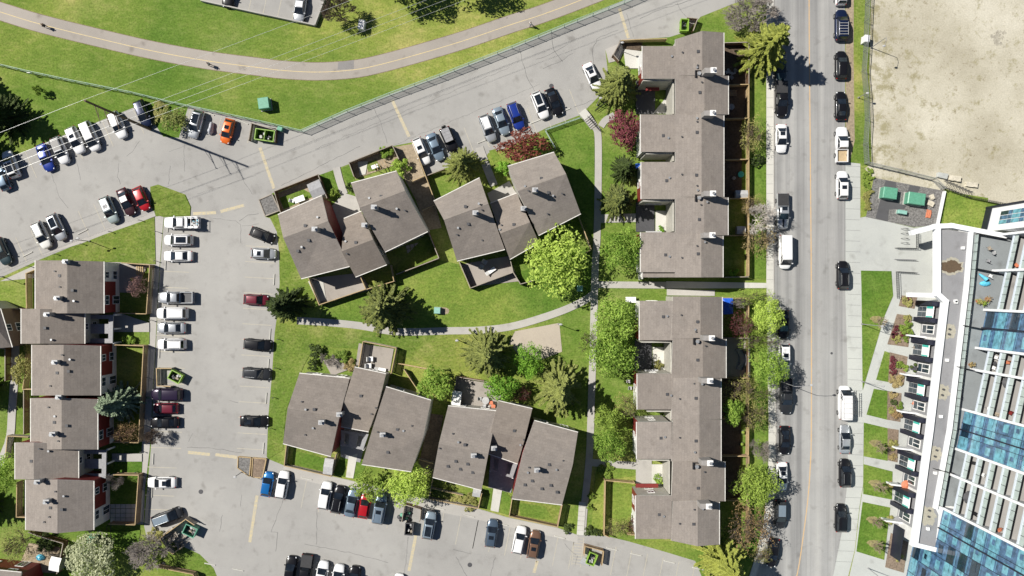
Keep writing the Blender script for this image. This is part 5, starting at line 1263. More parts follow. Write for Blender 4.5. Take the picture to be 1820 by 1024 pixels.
# -- bushes
BUSH = [('l_green', 686, 271, 14, 1.6, 'round bright bush inside the upper yard corner'), ('l_lime', 713, 298, 19, 2.4, 'round lime bush beside the dry strip'), ('l_mid', 592, 342, 10, 1.4, 'green round bush at the walled entry'),
 ('l_dark', 621, 333, 9, 1.3, 'dark bush beside the entry path'), ('l_fresh', 895, 300, 14, 1.6, 'fresh green bush on the narrow alley lawn'), ('l_olive', 286, 192, 16, .7, 'mustard ground shrub on the island'), ('l_olive', 278, 208, 14, .6, 'lower mustard ground shrub on the island'),
 ('l_dark', 561, 625, 14, 1.5, 'dark hedge bush at the lawn corner by the silver shrub'), ('l_dark', 556, 648, 12, 1.4, 'dark hedge bush beside the grey roof'), ('l_mid', 607, 632, 15, 1.3, 'green bush against the enclosure wall'), ('l_tan', 620, 649, 12, 1.0, 'tan dry bush beside the enclosure'),
 ('l_green', 229, 605, 12, 1.3, 'bright bush in the front lawn square of the left row'), ('l_fresh', 1175, 409, 8, 1.2, 'small green bush in the upper row courtyard'), ('l_olive', 1170, 648, 9, 1.3, 'olive bush in the lower row courtyard'), ('l_green', 1169, 851, 10, 1.2, 'green bush in the lowest white courtyard'),
 ('l_fresh', 1304, 486, 10, 1.8, 'light green bush in the upper row bottom yard'), ('l_mid', 1078, 836, 15, 1.0, 'clipped hedge beside the lower row path'), ('l_mid', 1050, 880, 7, 1.2, 'upper clipped shrub right of the long path'), ('l_mid', 1048, 902, 7, 1.2, 'middle clipped shrub right of the long path'),
 ('l_dark', 1048, 944, 10, 1.0, 'dark shrub right of the pale ramp foot'), ('l_dark', 1062, 946, 9, 1.0, 'dark shrub by the corner fence foot'), ('l_dark', 1008, 938, 11, 1.0, 'dark shrub left of the pale ramp foot'), ('l_mid', 68, 162, 9, 2.5, 'lone green bush on the upper left lawn'),
 ('l_olive', 835, 893, 18, .8, 'mustard shrub in the bottom fenced bed'), ('l_olive', 812, 887, 14, .7, 'smaller mustard shrub in the bottom fenced bed'), ('l_dark', 80, 965, 18, 1.8, 'dark bush beside the turquoise tarp'), ('l_dark', 1345, 285, 14, 1.5, 'dark bush on the verge by the fenced yard'), ('l_dark', 185, 968, 12, 1.2, 'dark low bush beside the green box'), ('l_olive', 275, 950, 14, 1.2, 'olive bush beside the green bin enclosure'),
 ('l_olive', 1612, 536, 11, .8, 'golden shrub in the uppermost planting bed'), ('l_plum', 1616, 529, 6, .7, 'dark red shrub in the uppermost planting bed'), ('l_mid', 1612, 583, 14, 1.2, 'large green shrub in the second planting bed'), ('l_plum', 1593, 583, 6, .8, 'small dark red shrub left in the second planting bed'), ('l_plum', 1605, 594, 7, .8, 'red shrub below the large green one'), ('l_plum', 1590, 595, 7, .8, 'lower left red shrub in the second planting bed'),
 ('l_olive', 1613, 565, 8, .7, 'golden shrub at the top of the second bed'), ('l_mid', 1610, 602, 7, .7, 'green shrub at the foot of the second bed'), ('l_olive', 1594, 603, 9, .6, 'olive shrub at the foot of the second bed'),
 ('l_plum', 1587, 640, 8, .8, 'red shrub, top of three in the third bed'), ('l_plum', 1586, 650, 7, .8, 'red shrub, middle of three in the third bed'), ('l_plum', 1587, 661, 7, .8, 'red shrub, bottom of three in the third bed'), ('l_mid', 1598, 648, 8, .8, 'green shrub in the third bed beside red shrubs'), ('l_mid', 1609, 653, 8, .8, 'green shrub at the terrace side of the third bed'), ('l_tan', 1592, 676, 14, .6, 'straw-coloured grass clump at the third bed foot'),
 ('l_dark', 1588, 715, 7, .8, 'dark green ball shrub in the fourth bed'), ('l_mid', 1600, 722, 8, .8, 'green shrub at the terrace side of the fourth bed'), ('l_rust', 1594, 735, 10, .7, 'orange shrub in the fourth bed'), ('l_olive', 1584, 729, 7, .6, 'olive shrub beside the orange one'), ('l_tan', 1587, 703, 9, .5, 'straw clump at the head of the fourth bed'),
 ('l_olive', 1588, 790, 10, .7, 'olive shrub in the fifth bed'), ('l_tan', 1587, 812, 8, .5, 'straw clump at the foot of the fifth bed'), ('l_tan', 1582, 861, 7, .5, 'straw clump at the terrace edge beside the palest sapling'), ('l_olive', 1582, 925, 9, .7, 'olive shrub by the lowest patio'), ('l_mid', 1597, 965, 8, .7, 'green shrub in the sunken bottom bed'), ('l_olive', 1598, 990, 9, .6, 'olive shrub low in the sunken bottom bed')]
for (m_, x, y, r_, h_, lb) in BUSH: tree('bush', m_, x, y, r_, r_, h_, lb)
for (x0, y0, x1, y1, n, lb) in ((1531, 305, 1553, 375, 12, ''),):
    for i in range(n):
        rg = random.Random(i); yy = y0 + (y1 - y0) * i / n
        tree('bush', 'l_mid' if i < 6 else 'l_olive', 1536 + rg.uniform(0, 12), yy, rg.uniform(5, 8), rg.uniform(5, 8), .6, 'low tuft in the planted strip left of the gravel bed', 'grass_tuft', 'tuft', group='tufts in the strip beside the gravel')
# ================================================================== FENCES AND YARD THINGS
def fence(pts, label, h=1.7, mat='wood', style='board', top=True, name=None, post_every=2.4):
    """pts: pixels of the fence's top edge (or of its foot when top is False)"""
    q = [P(x, y, h if top else 0).xy for x, y in pts]
    c = q[0]
    nm = name or {'board': 'wooden_fence', 'chain': 'chain_link_fence', 'slat': 'mesh_fence', 'rail': 'railing', 'wall': 'low_wall'}[style]
    f = thing(nm, (c.x, c.y, 0), label, {'rail': 'railing', 'wall': 'wall'}.get(style, 'fence'))
    for a, b in zip(q, q[1:]):
        d = b - a; L = d.length; d = d / L; n = Vector((-d.y, d.x)); m = MB(); rz = math.atan2(d.y, d.x)
        if style == 'board':
            k = max(1, int(L / .17))
            for i in range(k):
                p = a + d * (L * (i + .5) / k); m.box((p.x, p.y, .05), (L / k * .86, .03, h - .05 - (i * 7 % 3) * .01), rz)
            for z in (.35, h - .35): m.beam(Vector((*(a + n * .04).xy, z)), Vector((*(b + n * .04).xy, z)), .05, .09)
            m.beam(Vector((*a, h)), Vector((*b, h)), .12, .04, 1)
        elif style in ('chain', 'slat'):
            k = max(1, int(L / .14 if style == 'slat' else L / .28))
            if style == 'slat':
                m.quad(Vector((*a, .05)), Vector((*b, .05)), Vector((*b, h)), Vector((*a, h)), 2)
                m.beam(Vector((*a, .1)), Vector((*b, .1)), .05, .05, 1)
            else:
                for i in range(k):
                    p = a + d * (L * (i + .5) / k); m.box((p.x, p.y, .05), (.035, .02, h - .06), rz)
                for i in range(7): m.beam(Vector((*a, .1 + i * (h - .2) / 6)), Vector((*b, .1 + i * (h - .2) / 6)), .02, .03)
            m.beam(Vector((*a, h - .06)), Vector((*b, h - .06)), .06, .06, 1)
        elif style == 'rail':
            for z in (h * .15, h * .58, h): m.beam(Vector((*a, z - .04)), Vector((*b, z - .04)), .05, .05)
            k = max(1, int(L / .35))
            for i in range(k + 1):
                p = a + d * (L * i / k); m.box((p.x, p.y, 0), (.03, .03, h), rz)
        else: m.beam(Vector((*a, 0)), Vector((*b, 0)), .2, h)
        capm = {'board': 'woodg' if mat in ('woodd',) else 'woody', 'slat': mat, 'chain': 'galv'}.get(style, mat)
        m.build('fence_panel' if style != 'wall' else 'wall_panel', [M[mat], M[capm], M['fabric']], f)
        if style in ('board', 'chain', 'slat'):
            k = max(1, int(L / post_every))
            for i in range(k + 1 if b is q[-1] else k):
                p = a + d * (L * i / k); pm = MB()
                if style == 'board': pm.box((p.x - n.x * .06, p.y - n.y * .06, 0), (.1, .1, h + .03), rz)
                else: pm.cyl((p.x - n.x * .05, p.y - n.y * .05, 0), .045, h + .08, 8)
                pm.build('post', M[{'board': mat, 'slat': 'greenf', 'chain': 'galv'}[style]], f)
    return f
fence([(-60, 100), (0, 114), (51, 126), (127, 142), (228, 162), (305, 181), (381, 197), (460, 214), (534, 231), (615, 195), (691, 165), (780, 132), (910, 81), (1027, 33), (1111, 0), (1180, -30)], 'long green mesh fence between the cycle path lawn and the alley', 1.7, 'greenf', 'slat', post_every=2.15)
fence([(1548, -30), (1545, 33), (1543, 86), (1540, 122), (1544, 165), (1546, 208), (1543, 254), (1545, 288), (1605, 302), (1665, 317), (1682, 334)], 'chain-link fence around the bare sandy lot', 1.8, 'chain', 'chain')
fence([(1682, 334), (1723, 349), (1795, 363), (1850, 374)], 'dark mesh fence above the small lawn by the tower wing', 1.3, 'black', 'rail')
fence([(499, 380), (487, 340), (565, 310), (581, 352)], 'dark board fence around the yard with a grey shed, nearest the left corner', 1.8, 'woodd')
fence([(629, 314), (620, 289), (697, 258), (709, 283)], 'dark board fence around the yard with two bright bushes', 1.8, 'woodd')
fence([(548, 494), (567, 542), (650, 514), (640, 491)], 'grey board fence below the upper left block, left of a divider', 1.7, 'woodg')
fence([(652, 514), (700, 500), (694, 472)], 'short grey board fence at the spruce-shaded yard below the upper left block', 1.7, 'woodg')
fence([(761, 411), (780, 459), (704, 488)], 'board fence around the shaded yard with square paving', 1.7, 'woodd')
fence([(816, 465), (836, 512), (912, 484), (907, 463)], 'board fence around the furnished patio below the middle block', 1.7, 'woodd')
fence([(912, 484), (925, 505), (950, 498)], 'short board fence disappearing under the largest green tree', 1.7, 'woodd')
fence([(1028, 383), (1051, 444), (1040, 450)], 'thin board fence between the grey roof corner and footpath', 1.6, 'woodg')
fence([(733, 252), (756, 312), (772, 355)], 'thin board fence left of the three alley cars', 1.6, 'woodg')
fence([(729, 324), (756, 312)], 'short cross fence in the dry strip, upper', 1.5, 'woodg')
fence([(750, 374), (771, 365)], 'short cross fence in the dry strip, lower', 1.5, 'woodg')
fence([(756, 313), (790, 300)], 'low board fence at the nose of the alley cars', 1.2, 'woodd')
fence([(987, 262), (969, 230), (1032, 208)], 'green mesh fence at the top of the courtyard lawn', 1.2, 'greenf', 'chain')
fence([(637, 655), (645, 607), (704, 619), (695, 664)], 'white-topped enclosure wall around the small terrace with white chairs', 1.8, 'woodg')
fence([(706, 646), (770, 658)], 'low cream board fence left of the compact green tree', 1.0, 'woody')
fence([(718, 657), (746, 699)], 'slanted white board fence beside the pale terrace', 1.3, 'woodg')
fence([(803, 724), (812, 670), (862, 678), (900, 690)], 'brown board fence around the brick patio', 1.6, 'woodd')
fence([(509, 790), (505, 828), (588, 847), (597, 808)], 'board fence around the small lawn with a white shed roof', 1.6, 'woodg')
fence([(771, 842), (762, 887), (850, 904), (856, 877)], 'board fence around the mustard shrub bed', 1.6, 'woodg')
fence([(767, 868), (823, 881)], 'inner board fence above the mustard shrub bed', 1.2, 'woodg')
fence([(910, 887), (905, 918), (991, 937), (999, 898)], 'board fence around the sunny yard left of the long ramp', 1.7, 'wood')
fence([(744, 817), (770, 824)], 'short fence across the shaded gap between two blocks, lower', 1.5, 'woodg')
fence([(1128, 859), (1076, 854), (1074, 951), (1083, 955)], 'fresh yellow board fence around the lower row corner yard', 1.8, 'woody')
fence([(1116, 950), (1184, 958)], 'yellow board fence along the lower row bottom wall', 1.5, 'woody')
fence([(1103, 72), (1136, 70), (1185, 69)], 'yellow board fence at the alley top of the upper row', 1.6, 'woody')
fence([(1103, 72), (1090, 97), (1100, 108)], 'board fence at the courtyard beside the dark spruce', 1.6, 'woodd')
for (ys, lb) in (((76, 151), 'board fence of the upper row uppermost back yard, under the yellow-green spruce'), ((151, 211), 'board fence of the upper row yard with a picnic bench'), ((211, 284), 'board fence of the upper row yard with the olive shrub tree'), ((284, 353), 'board fence of the upper row yard with the turquoise disc'), ((353, 419), 'board fence of the upper row yard beside the white birch'), ((419, 492), 'board fence of the upper row lowest yard')):
    fence([(1288, ys[0]), (1331, ys[0] - 1), (1331, ys[1] - 2)], lb, 1.7, 'woody' if ys[0] > 76 else 'woodd')
fence([(1288, 493), (1331, 492)], 'bottom cross fence closing the upper row yards', 1.6, 'woodd')
for (ys, lb) in (((530, 601), 'board fence of the lower row yard with the blue canopy'), ((601, 672), 'red-brown board fence of the lower row yard with a curved grey sofa'), ((672, 745), 'board fence of the lower row yard behind the small bright tree'), ((745, 811), 'yellow board fence of the lower row yard with pots'), ((811, 890), 'board fence of the lower row yard under the mid green tree'), ((890, 968), 'board fence of the lower row lowest yard, under rusty branches')):
    fence([(1284, ys[0]), (1331, ys[0]), (1330, ys[1] - 2)], lb, 1.7, {601: 'woodd', 745: 'woody'}.get(ys[0], 'wood'))
fence([(216, 467), (266, 471), (260, 558), (207, 557)], 'board fence around the left row upper yard with pink blossom', 1.8, 'wood')
fence([(204, 613), (255, 615), (246, 787), (201, 786)], 'long board fence around the left row middle yards by the blue spruce', 1.8, 'wood')
fence([(201, 844), (246, 845), (240, 933), (193, 932)], 'board fence around the left row lower yard with square slabs', 1.8, 'wood')
fence([(68, 477), (46, 486), (47, 548)], 'cream board fence behind the left row uppermost dwelling', 1.7, 'woody')
fence([(38, 549), (22, 549), (24, 604), (36, 604)], 'dark board fence behind the left row second dwelling', 1.7, 'woodd')
fence([(46, 613), (45, 660), (40, 692), (58, 692)], 'cream board fence behind the olive shrub tree', 1.7, 'woody')
fence([(42, 694), (42, 772)], 'dark board fence behind the left row fourth dwelling', 1.7, 'woodd')
fence([(50, 777), (13, 775), (9, 817)], 'white-capped board fence by the bright tree at the left edge', 1.6, 'woodg')
fence([(30, 858), (29, 919), (48, 920)], 'tan board fence behind the left row lowest dwelling', 1.7, 'wood')
fence([(50, 946), (68, 953), (112, 966), (101, 1020)], 'dark board fence around the cluttered corner yard with a white shed', 1.7, 'woodd')
fence([(277, 1008), (343, 1021), (352, 1050)], 'tan board fence at the bottom below the grey leafless tree', 1.6, 'wood')
fence([(-20, 618), (9, 620), (9, 677)], 'brown board fence cut by the left edge beside the narrow path', 1.7, 'woodd')
fence([(356, 0), (460, 23), (559, 44), (577, -4), (600, -80)], 'pale guard wall around the upper lot at the top edge', .8, 'walk', 'wall', name='guard_wall')
fence([(1044, 206), (1068, 232)], 'dark handrail on the right side of the short stairs', .95, 'black', 'rail')
fence([(1058, 195), (1080, 178)], 'dark handrail above the stairs under the spruce', .95, 'black', 'rail')
fence([(1664, 399), (1676, 341)], 'white low wall between the gravel bed and the small lawn', .8, 'frame_w', 'wall', top=False, name='low_wall')
fence([(1590, 441), (1628, 442), (1628, 414)], 'black railing beside the bike racks', 1.0, 'black', 'rail', top=False)
fence([(1589, 461), (1625, 462)], 'lone thin handrail on the plaza steps', .9, 'grey', 'rail', top=False)
fence([(1594, 530), (1592, 483), (1626, 485)], 'black railing at the corner of the top grass strip', 1.0, 'black', 'rail', top=False)
# plank planters
def planter(pts, label, fill='soil', mat='woodg', h=.45):
    q = [P(x, y, h).xy for x, y in pts]; f = thing('planter_box', (q[0].x, q[0].y, 0), label, 'planter'); m = MB()
    for a, b in zip(q, q[1:] + q[:1]): m.beam(Vector((*a, 0)), Vector((*b, 0)), .14, h)
    m.build('frame', M[mat], f); m = MB(); m.prism(q, 0, h * .75); m.build('soil', M[fill], f)
planter([(460, 355), (483, 345), (497, 374), (471, 384)], 'gravel-filled low planter with a post at the yard corner', 'gravel')
planter([(423, 812), (446, 814), (443, 847), (422, 832)], 'left half of the wooden planter at the lot corner, with a lamp', 'gravel', 'woody')
planter([(449, 814), (473, 816), (466, 850), (447, 848)], 'right half of the wooden planter at the lot corner, dug soil', 'soil', 'woody')
# bins
def bin_(x, y, ang, L, W, h, mat, label, lid=None, dark='bind', two=False):
    c = P(x, y, h); r = thing('waste_bin', (c.x, c.y, .01), label, 'waste bin', None, -R(ang)); b = MB()
    def lb(nm, bb, mt): o = bpy.data.objects.new(nm, bb.mesh('bin_' + nm, mt)); COL.objects.link(o); o.parent = r
    t = .08
    for s in (-1, 1):
        b.box((0, s * (W / 2 - t / 2), .12), (L, t, h - .12)); b.box((s * (L / 2 - t / 2), 0, .12), (t, W - 2 * t - .01, h - .12))
        b.box((0, s * (W / 2 + .03), h - .1), (L + .12, .06, .1)); b.box((s * (L / 2 + .03), 0, h - .1), (.06, W, .1))
        for k in (-.3, .3): b.box((k * L, s * (W / 2 + .03), .25), (.08, .06, h - .4))
    if two: b.box((0, 0, .2), (.08, W - .18, h - .2))
    lb('body', b, [M[mat]])
    b = MB(); b.box((0, 0, .14), (L - .17, W - .17, .06)); lb('floor', b, [M[dark]])
    b = MB(); rr = random.Random(int(x))
    for i in range(12): b.box((rr.uniform(-.32, .32) * L, rr.uniform(-.3, .3) * W, .2), (rr.uniform(.2, .5), rr.uniform(.2, .4), rr.uniform(.1, h * .55)), rr.uniform(0, 3), i % 3)
    lb('rubbish', b, [M['trash'], M['dark'], M['lgrey']])
    for s in (-1, 1):
        b = MB()
        for k in (-.4, .4): b.tube([(k * L, s * (W / 2 - .2), .07), (k * L + .06, s * (W / 2 - .2), .07)], .07, 8)
        lb('caster', b, [M['black']])
    if lid:
        b = MB(); b.hexa([Vector((-L / 2, W / 2, h - .1)), Vector((L / 2, W / 2, h - .1)), Vector((L / 2, W / 2 + .05, h - .1)), Vector((-L / 2, W / 2 + .05, h - .1)), Vector((-L / 2, W / 2 + .5, h * .55)), Vector((L / 2, W / 2 + .5, h * .55)), Vector((L / 2, W / 2 + .55, h * .55)), Vector((-L / 2, W / 2 + .55, h * .55))])
        lb('lid', b, [M[lid]])
bin_(470, 240, 8, 3.1, 1.75, 1.35, 'bin', 'lime green double bin open to the sky beside the alley fence bend', 'black', two=True)
bin_(1217, 44, 92, 1.9, 1.25, 1.3, 'bin', 'lime green bin behind the upper row top wall', None)
bin_(311, 670, 28, 2.0, 1.5, 1.3, 'bin', 'green bin standing askew in the long left lot', None)
bin_(337, 944, 25, 2.0, 1.6, 1.4, 'gbox', 'dark green bin in the broken enclosure beside the grey minivan', None)
bin_(727, 941, 95, 1.9, 1.3, 1.3, 'dark', 'black bin outside the small wooden enclosure in the bottom lot', None, 'black')
bin_(1052, 994, 112, 1.9, 1.35, 1.3, 'bin', 'bin with black lid and lime rim by the ladder crossing', None, 'black')
b = MB(); c = P(1040, 996, .6)
b.hexa([c + Vector(v) for v in ((-.9, -.75, -.55), (.65, -1.15, -.5), (.95, .1, .35), (-.5, .55, .3), (-.9, -.72, -.5), (.65, -1.12, -.45), (.95, .13, .4), (-.5, .58, .35))])
tag(b.build('lid_panel', M['lgrey']), 'pale flat lid leaning against the lime-rimmed bin', 'lid')
b = MB(); c = P(312, 955); rr = random.Random(12)
for i in range(16): b.box((c.x + rr.uniform(-1.7, 1.9), c.y + rr.uniform(-1.5, 1.4), .1 + .05 * i), (rr.uniform(1.0, 2.6), rr.uniform(.12, .5), .06), rr.choice((.55, .6, -.95, .5)) + rr.uniform(-.15, .15), i % 3)
tag(b.build('board_pile', [M['woodg'], M['walk'], M['trash']]), 'pile of loose grey boards in the broken enclosure', 'boards')
def enclosure(pts, label, h=1.7, mat='wood'): fence(pts, label, h, mat, name='bin_enclosure')
enclosure([(488, 252), (490, 231), (447, 219), (442, 249)], 'dark board enclosure around the lime green double bin', 1.2, 'woodd')
enclosure([(714, 927), (719, 897), (748, 906), (746, 927)], 'brown board enclosure behind the black bin', 1.5, 'woodd')
enclosure([(1038, 988), (1040, 971), (1073, 980), (1070, 1005)], 'tan board enclosure around the lime-rimmed bin', 1.5, 'wood')
enclosure([(305, 655), (278, 655), (279, 686), (303, 687)], 'cream-capped enclosure left of the askew green bin', 1.3, 'woodg')
enclosure([(345, 933), (330, 923), (284, 957), (306, 985), (322, 974)], 'grey board enclosure around the dark green bin', 1.5, 'woodg')
enclosure([(1222, 31), (1240, 33), (1232, 55)], 'small dark enclosure right of the bin at the row top', 1.3, 'woodd')
bg = P(718, 918, .5); b = MB(); rr = random.Random(4)
for i in range(9): b.ball((bg.x + rr.uniform(-.9, .9), bg.y + rr.uniform(-.7, .7), .3), (rr.uniform(.25, .45), rr.uniform(.25, .4), .32), 8, 5, i % 3)
tag(b.build('bag_heap', [M['black'], M['dark'], M['gbox']]), 'heap of dark rubbish bags in the small wooden enclosure', 'rubbish')
# utility boxes
def ubox(x, y, ang, L, W, h, mat, label, cat='utility box'):
    c = P(x, y, h); r = thing('utility_box', (c.x, c.y, 0), label, cat, None, -R(ang))
    b = MB(); b.box((0, 0, 0), (L * 1.12, W * 1.12, .12)); o = bpy.data.objects.new('plinth', b.mesh('ub_plinth', [M['walk']])); COL.objects.link(o); o.parent = r
    b = MB(); b.box((0, 0, .12), (L, W, h - .22)); b.hexa([Vector((-L * .53, -W * .53, h - .1)), Vector((L * .53, -W * .53, h - .1)), Vector((L * .53, W * .53, h - .1)), Vector((-L * .53, W * .53, h - .1)), Vector((-L * .48, -W * .48, h)), Vector((L * .48, -W * .48, h)), Vector((L * .48, W * .48, h)), Vector((-L * .48, W * .48, h))])
    o = bpy.data.objects.new('cabinet', b.mesh('ub_cab', [M[mat]])); COL.objects.link(o); o.parent = r
    b = MB()
    for s in (-1, 1): b.box((s * L * .25, -W / 2 - .015, .2), (L * .46, .03, h - .4))
    o = bpy.data.objects.new('door', b.mesh('ub_door', [M[mat]])); COL.objects.link(o); o.parent = r
    return r
ubox(468, 183, -8, 1.7, 1.75, 1.6, 'gbox', 'large green utility box on the lawn below the cycle path')
ubox(642, 43, 8, 1.0, 1.5, 1.2, 'whitep', 'white utility box beside the dark leafless tree')
ubox(497, 228, 20, .8, .7, 1.0, 'gbox', 'small green box behind the fence bend')
ubox(777, 552, 2, 1.0, 1.0, 1.0, 'tbox', 'turquoise utility box on the central lawn beside bare soil')
ubox(1031, 513, 2, .9, .9, .9, 'tbox', 'small turquoise utility box under the largest tree edge')
ubox(162, 960, 0, 1.4, 1.2, 1.2, 'gbox', 'green utility box above the blossoming tree')
ubox(1583, 343, 8, 2.2, 1.75, 1.6, 'gbox', 'green transformer with a pale weathered top, left of two')
ubox(1630, 353, 8, 2.7, 1.85, 1.6, 'gbox', 'green transformer with plain top, right of two')
ubox(1605, 377, 10, 1.4, .6, .9, 'tbox', 'low pale cabinet below the two green transformers')
ubox(1542, 68, 5, .8, 1.1, 1.5, 'whitep', 'white cabinet on the sandy lot fence')
c = P(777, 551); b = MB(); b.v = [Vector((c.x + 1.1 + .9 * math.cos(k * .5) * (1 + .15 * math.sin(k * 3)), c.y - .15 + .6 * math.sin(k * .5), .069)) for k in range(12)]; b.f = [tuple(range(12))]; b.m = [0]
b.build('bare_soil', M['yardsoil'], recentre=False)['kind'] = 'structure'
tt = thing('notice_board', P(52, 131), 'small pale sign on the green mesh fence at the far left', 'sign'); b = MB(); a = P(52, 130, 1.2); b.box((a.x, a.y, .8), (.5, .05, .7)); b.build('board', M['whitep'], tt); b = MB(); b.cyl((a.x, a.y + .05, 0), .03, 1.3, 8); b.build('post', M['galv'], tt)
# wheel stops
def wstop(x, y, ang, lab, L=1.9, gr=None):
    c = P(x, y, .1); r = MB(); cs, sn = math.cos(-R(ang)), math.sin(-R(ang))
    pr = [(-L / 2, -.09, 0), (L / 2, -.09, 0), (L / 2, .09, 0), (-L / 2, .09, 0), (-L / 2 + .06, -.05, .13), (L / 2 - .06, -.05, .13), (L / 2 - .06, .05, .13), (-L / 2 + .06, .05, .13)]
    r.hexa([Vector((c.x + p[0] * cs - p[1] * sn, c.y + p[0] * sn + p[1] * cs, .012 + p[2])) for p in pr])
    tag(r.build('wheel_stop', M['palecon']), lab, 'wheel stop', gr)
WS = 'concrete wheel stops'
for (x, y, a, lb) in ((49, 452, -27, 'concrete wheel stop left of the off-white SUV'), (147, 412, -27, 'concrete wheel stop right of the black-roofed silver SUV'), (545, 851, 12, 'concrete wheel stop between the white SUV and white crossover'), (781, 904, 14, 'concrete wheel stop right of the bin enclosure, behind pale blue crossover'), (834, 917, 14, 'concrete wheel stop left of the lone steel blue SUV'), (893, 932, 14, 'concrete wheel stop at the nose of the lone steel blue SUV'),
                  (995, 955, 14, 'concrete wheel stop right of the brown crossover'), (1088, 976, 13, 'concrete wheel stop just right of the tan bin enclosure'), (1131, 986, 13, 'concrete wheel stop, middle of three at the lower right lot edge'), (1190, 999, 13, 'concrete wheel stop near the manhole stain at lower right'), (1241, 1011, 13, 'concrete wheel stop beside the fingered spruce'),
                  (480, 594, 94, 'concrete wheel stop in the right row under the spruce path'), (477, 648, 94, 'concrete wheel stop between the two lower black cars'), (473, 708, 94, 'concrete wheel stop in the empty right row bay'), (468, 797, 94, 'concrete wheel stop above the wooden planter'), (487, 497, 93, 'concrete wheel stop beside the upper left block corner'), (283, 627, 92, 'concrete wheel stop below the lowest white SUV'),
                  (272, 816, 92, 'concrete wheel stop beside the upper front lawn of the left row'), (294, 470, 92, 'concrete wheel stop below the plain white sedan'), (270, 875, 92, 'concrete wheel stop under the lone white sedan nose'), (373, 1003, 10, 'concrete wheel stop, left of two near the bottom fence'), (423, 1013, 12, 'concrete wheel stop, right of two near the bottom fence'),
                  (952, 216, -22, 'concrete wheel stop at the nose of the white crossover in the alley'), (1005, 196, -22, 'concrete wheel stop right of the glossy black sedan'), (858, 251, -22, 'concrete wheel stop at the left of the alley middle trio'), (298, 403, 92, 'concrete wheel stop by the work pickup'), (372, 201, 25, 'concrete wheel stop behind the covered motorcycle'), (432, 217, 25, 'concrete wheel stop beside the double bin enclosure')):
    wstop(x, y, a, lb)
# short plug-in posts
for (x, y, lb) in ((53, 473, 'short grey plug-in post at the lawn tip, by the left row top'), (101, 452, 'short grey plug-in post below the black-roofed silver SUV'), (148, 434, 'short grey plug-in post left of the double lamp'), (198, 412, 'short grey plug-in post below the silver-green SUV'), (251, 392, 'short grey plug-in post below the red hatchback'), (280, 412, 'short grey plug-in post left of the big glass-roofed SUV'), (278, 464, 'short grey plug-in post left of the plain white sedan'),
                   (270, 569, 'short grey plug-in post by the left row entry lawn'), (496, 603, 'short grey plug-in post on the grass right of the uppermost black car'), (491, 654, 'short grey plug-in post on the grass right of the charcoal SUV'), (487, 706, 'short grey plug-in post on the grass beside the empty bay'), (482, 761, 'short grey plug-in post on the grass right of the black sedan'), (254, 802, 'short grey plug-in post near the lower entry lawn'), (245, 838, 'short grey plug-in post near the lone white sedan')):
    t = thing('plug_in_post', P(x, y), lb, 'post'); b = MB(); c = P(x, y); b.cyl((c.x, c.y, 0), .05, .75, 8); b.build('post', M['grey'], t); b = MB(); b.box((c.x, c.y, .75), (.16, .12, .24)); b.build('socket_box', M['dark'], t)
# ---- lamps
def lamp(x, y, h, arms, label, mat='grey', r=.07):
    """x,y foot pixel; arms: list of (dx, dy) metre offsets of lamp heads"""
    c = P(x, y); t = thing('street_lamp', c, label, 'street lamp'); b = MB(); b.cyl((c.x, c.y, 0), r * 1.8, .3, 8); b.tube([(c.x, c.y, 0), (c.x, c.y, h)], [r, r * .6], 8); b.build('pole', M[mat], t)
    for dx, dy in arms:
        b = MB(); L = math.hypot(dx, dy)
        if L > .8: b.tube([(c.x, c.y, h), (c.x + dx * .35, c.y + dy * .35, h + .55), (c.x + dx * .75, c.y + dy * .75, h + .7), (c.x + dx, c.y + dy, h + .62)], r * .5, 6)
        else: b.tube([(c.x, c.y, h), (c.x + dx, c.y + dy, h + .1)], r * .5, 6)
        b.build('arm', M[mat], t)
        b = MB(); b.ball((c.x + dx, c.y + dy, h + (.58 if L > .8 else .1)), (.3, .18, .11), 8, 5); b.build('lamp_head', M['lgrey'], t)
lamp(160, 429, 4.4, [(.5, .2), (-.5, -.2)], 'short double-headed lamp on the grass triangle')
lamp(1548, 85, 5.2, [(-.6, -1.5)], 'tall curved-arm street lamp at the sandy lot fence')
lamp(1381, 676, 8.0, [(2.4, .25)], 'curved-arm street lamp by the dark grey pickup')
lamp(430, 839, 4.2, [(.4, .2)], 'lamp standing in the wooden planter')
lamp(5, 492, 4.0, [(.3, .1)], 'lamp on the lawn at the left edge below the teal car')
lamp(992, 576, 3.6, [(.2, .1)], 'small lamp at the sand patch corner')
lamp(812, 604, 3.4, [(.25, .1)], 'small lamp on the lawn left of the broad spruce')
lamp(1097, 89, 3.8, [(.3, 0)], 'small lamp at the alley courtyard corner')
lamp(1061, 187, 3.5, [(.2, .3)], 'small lamp above the short stairs')
lamp(1531, 576, 5.0, [(.8, -.1)], 'slim lamp at the kerb of the top grass strip')
lamp(1532, 678, 5.0, [(.8, -.1)], 'slim lamp where the diagonal path meets the kerb')
lamp(1525, 174, 3.0, [(.15, 0)], 'short sign lamp on the verge beside the black sedan')
lamp(1543, 1010, 5.0, [(.6, .1)], 'slim lamp on the bottom plaza')
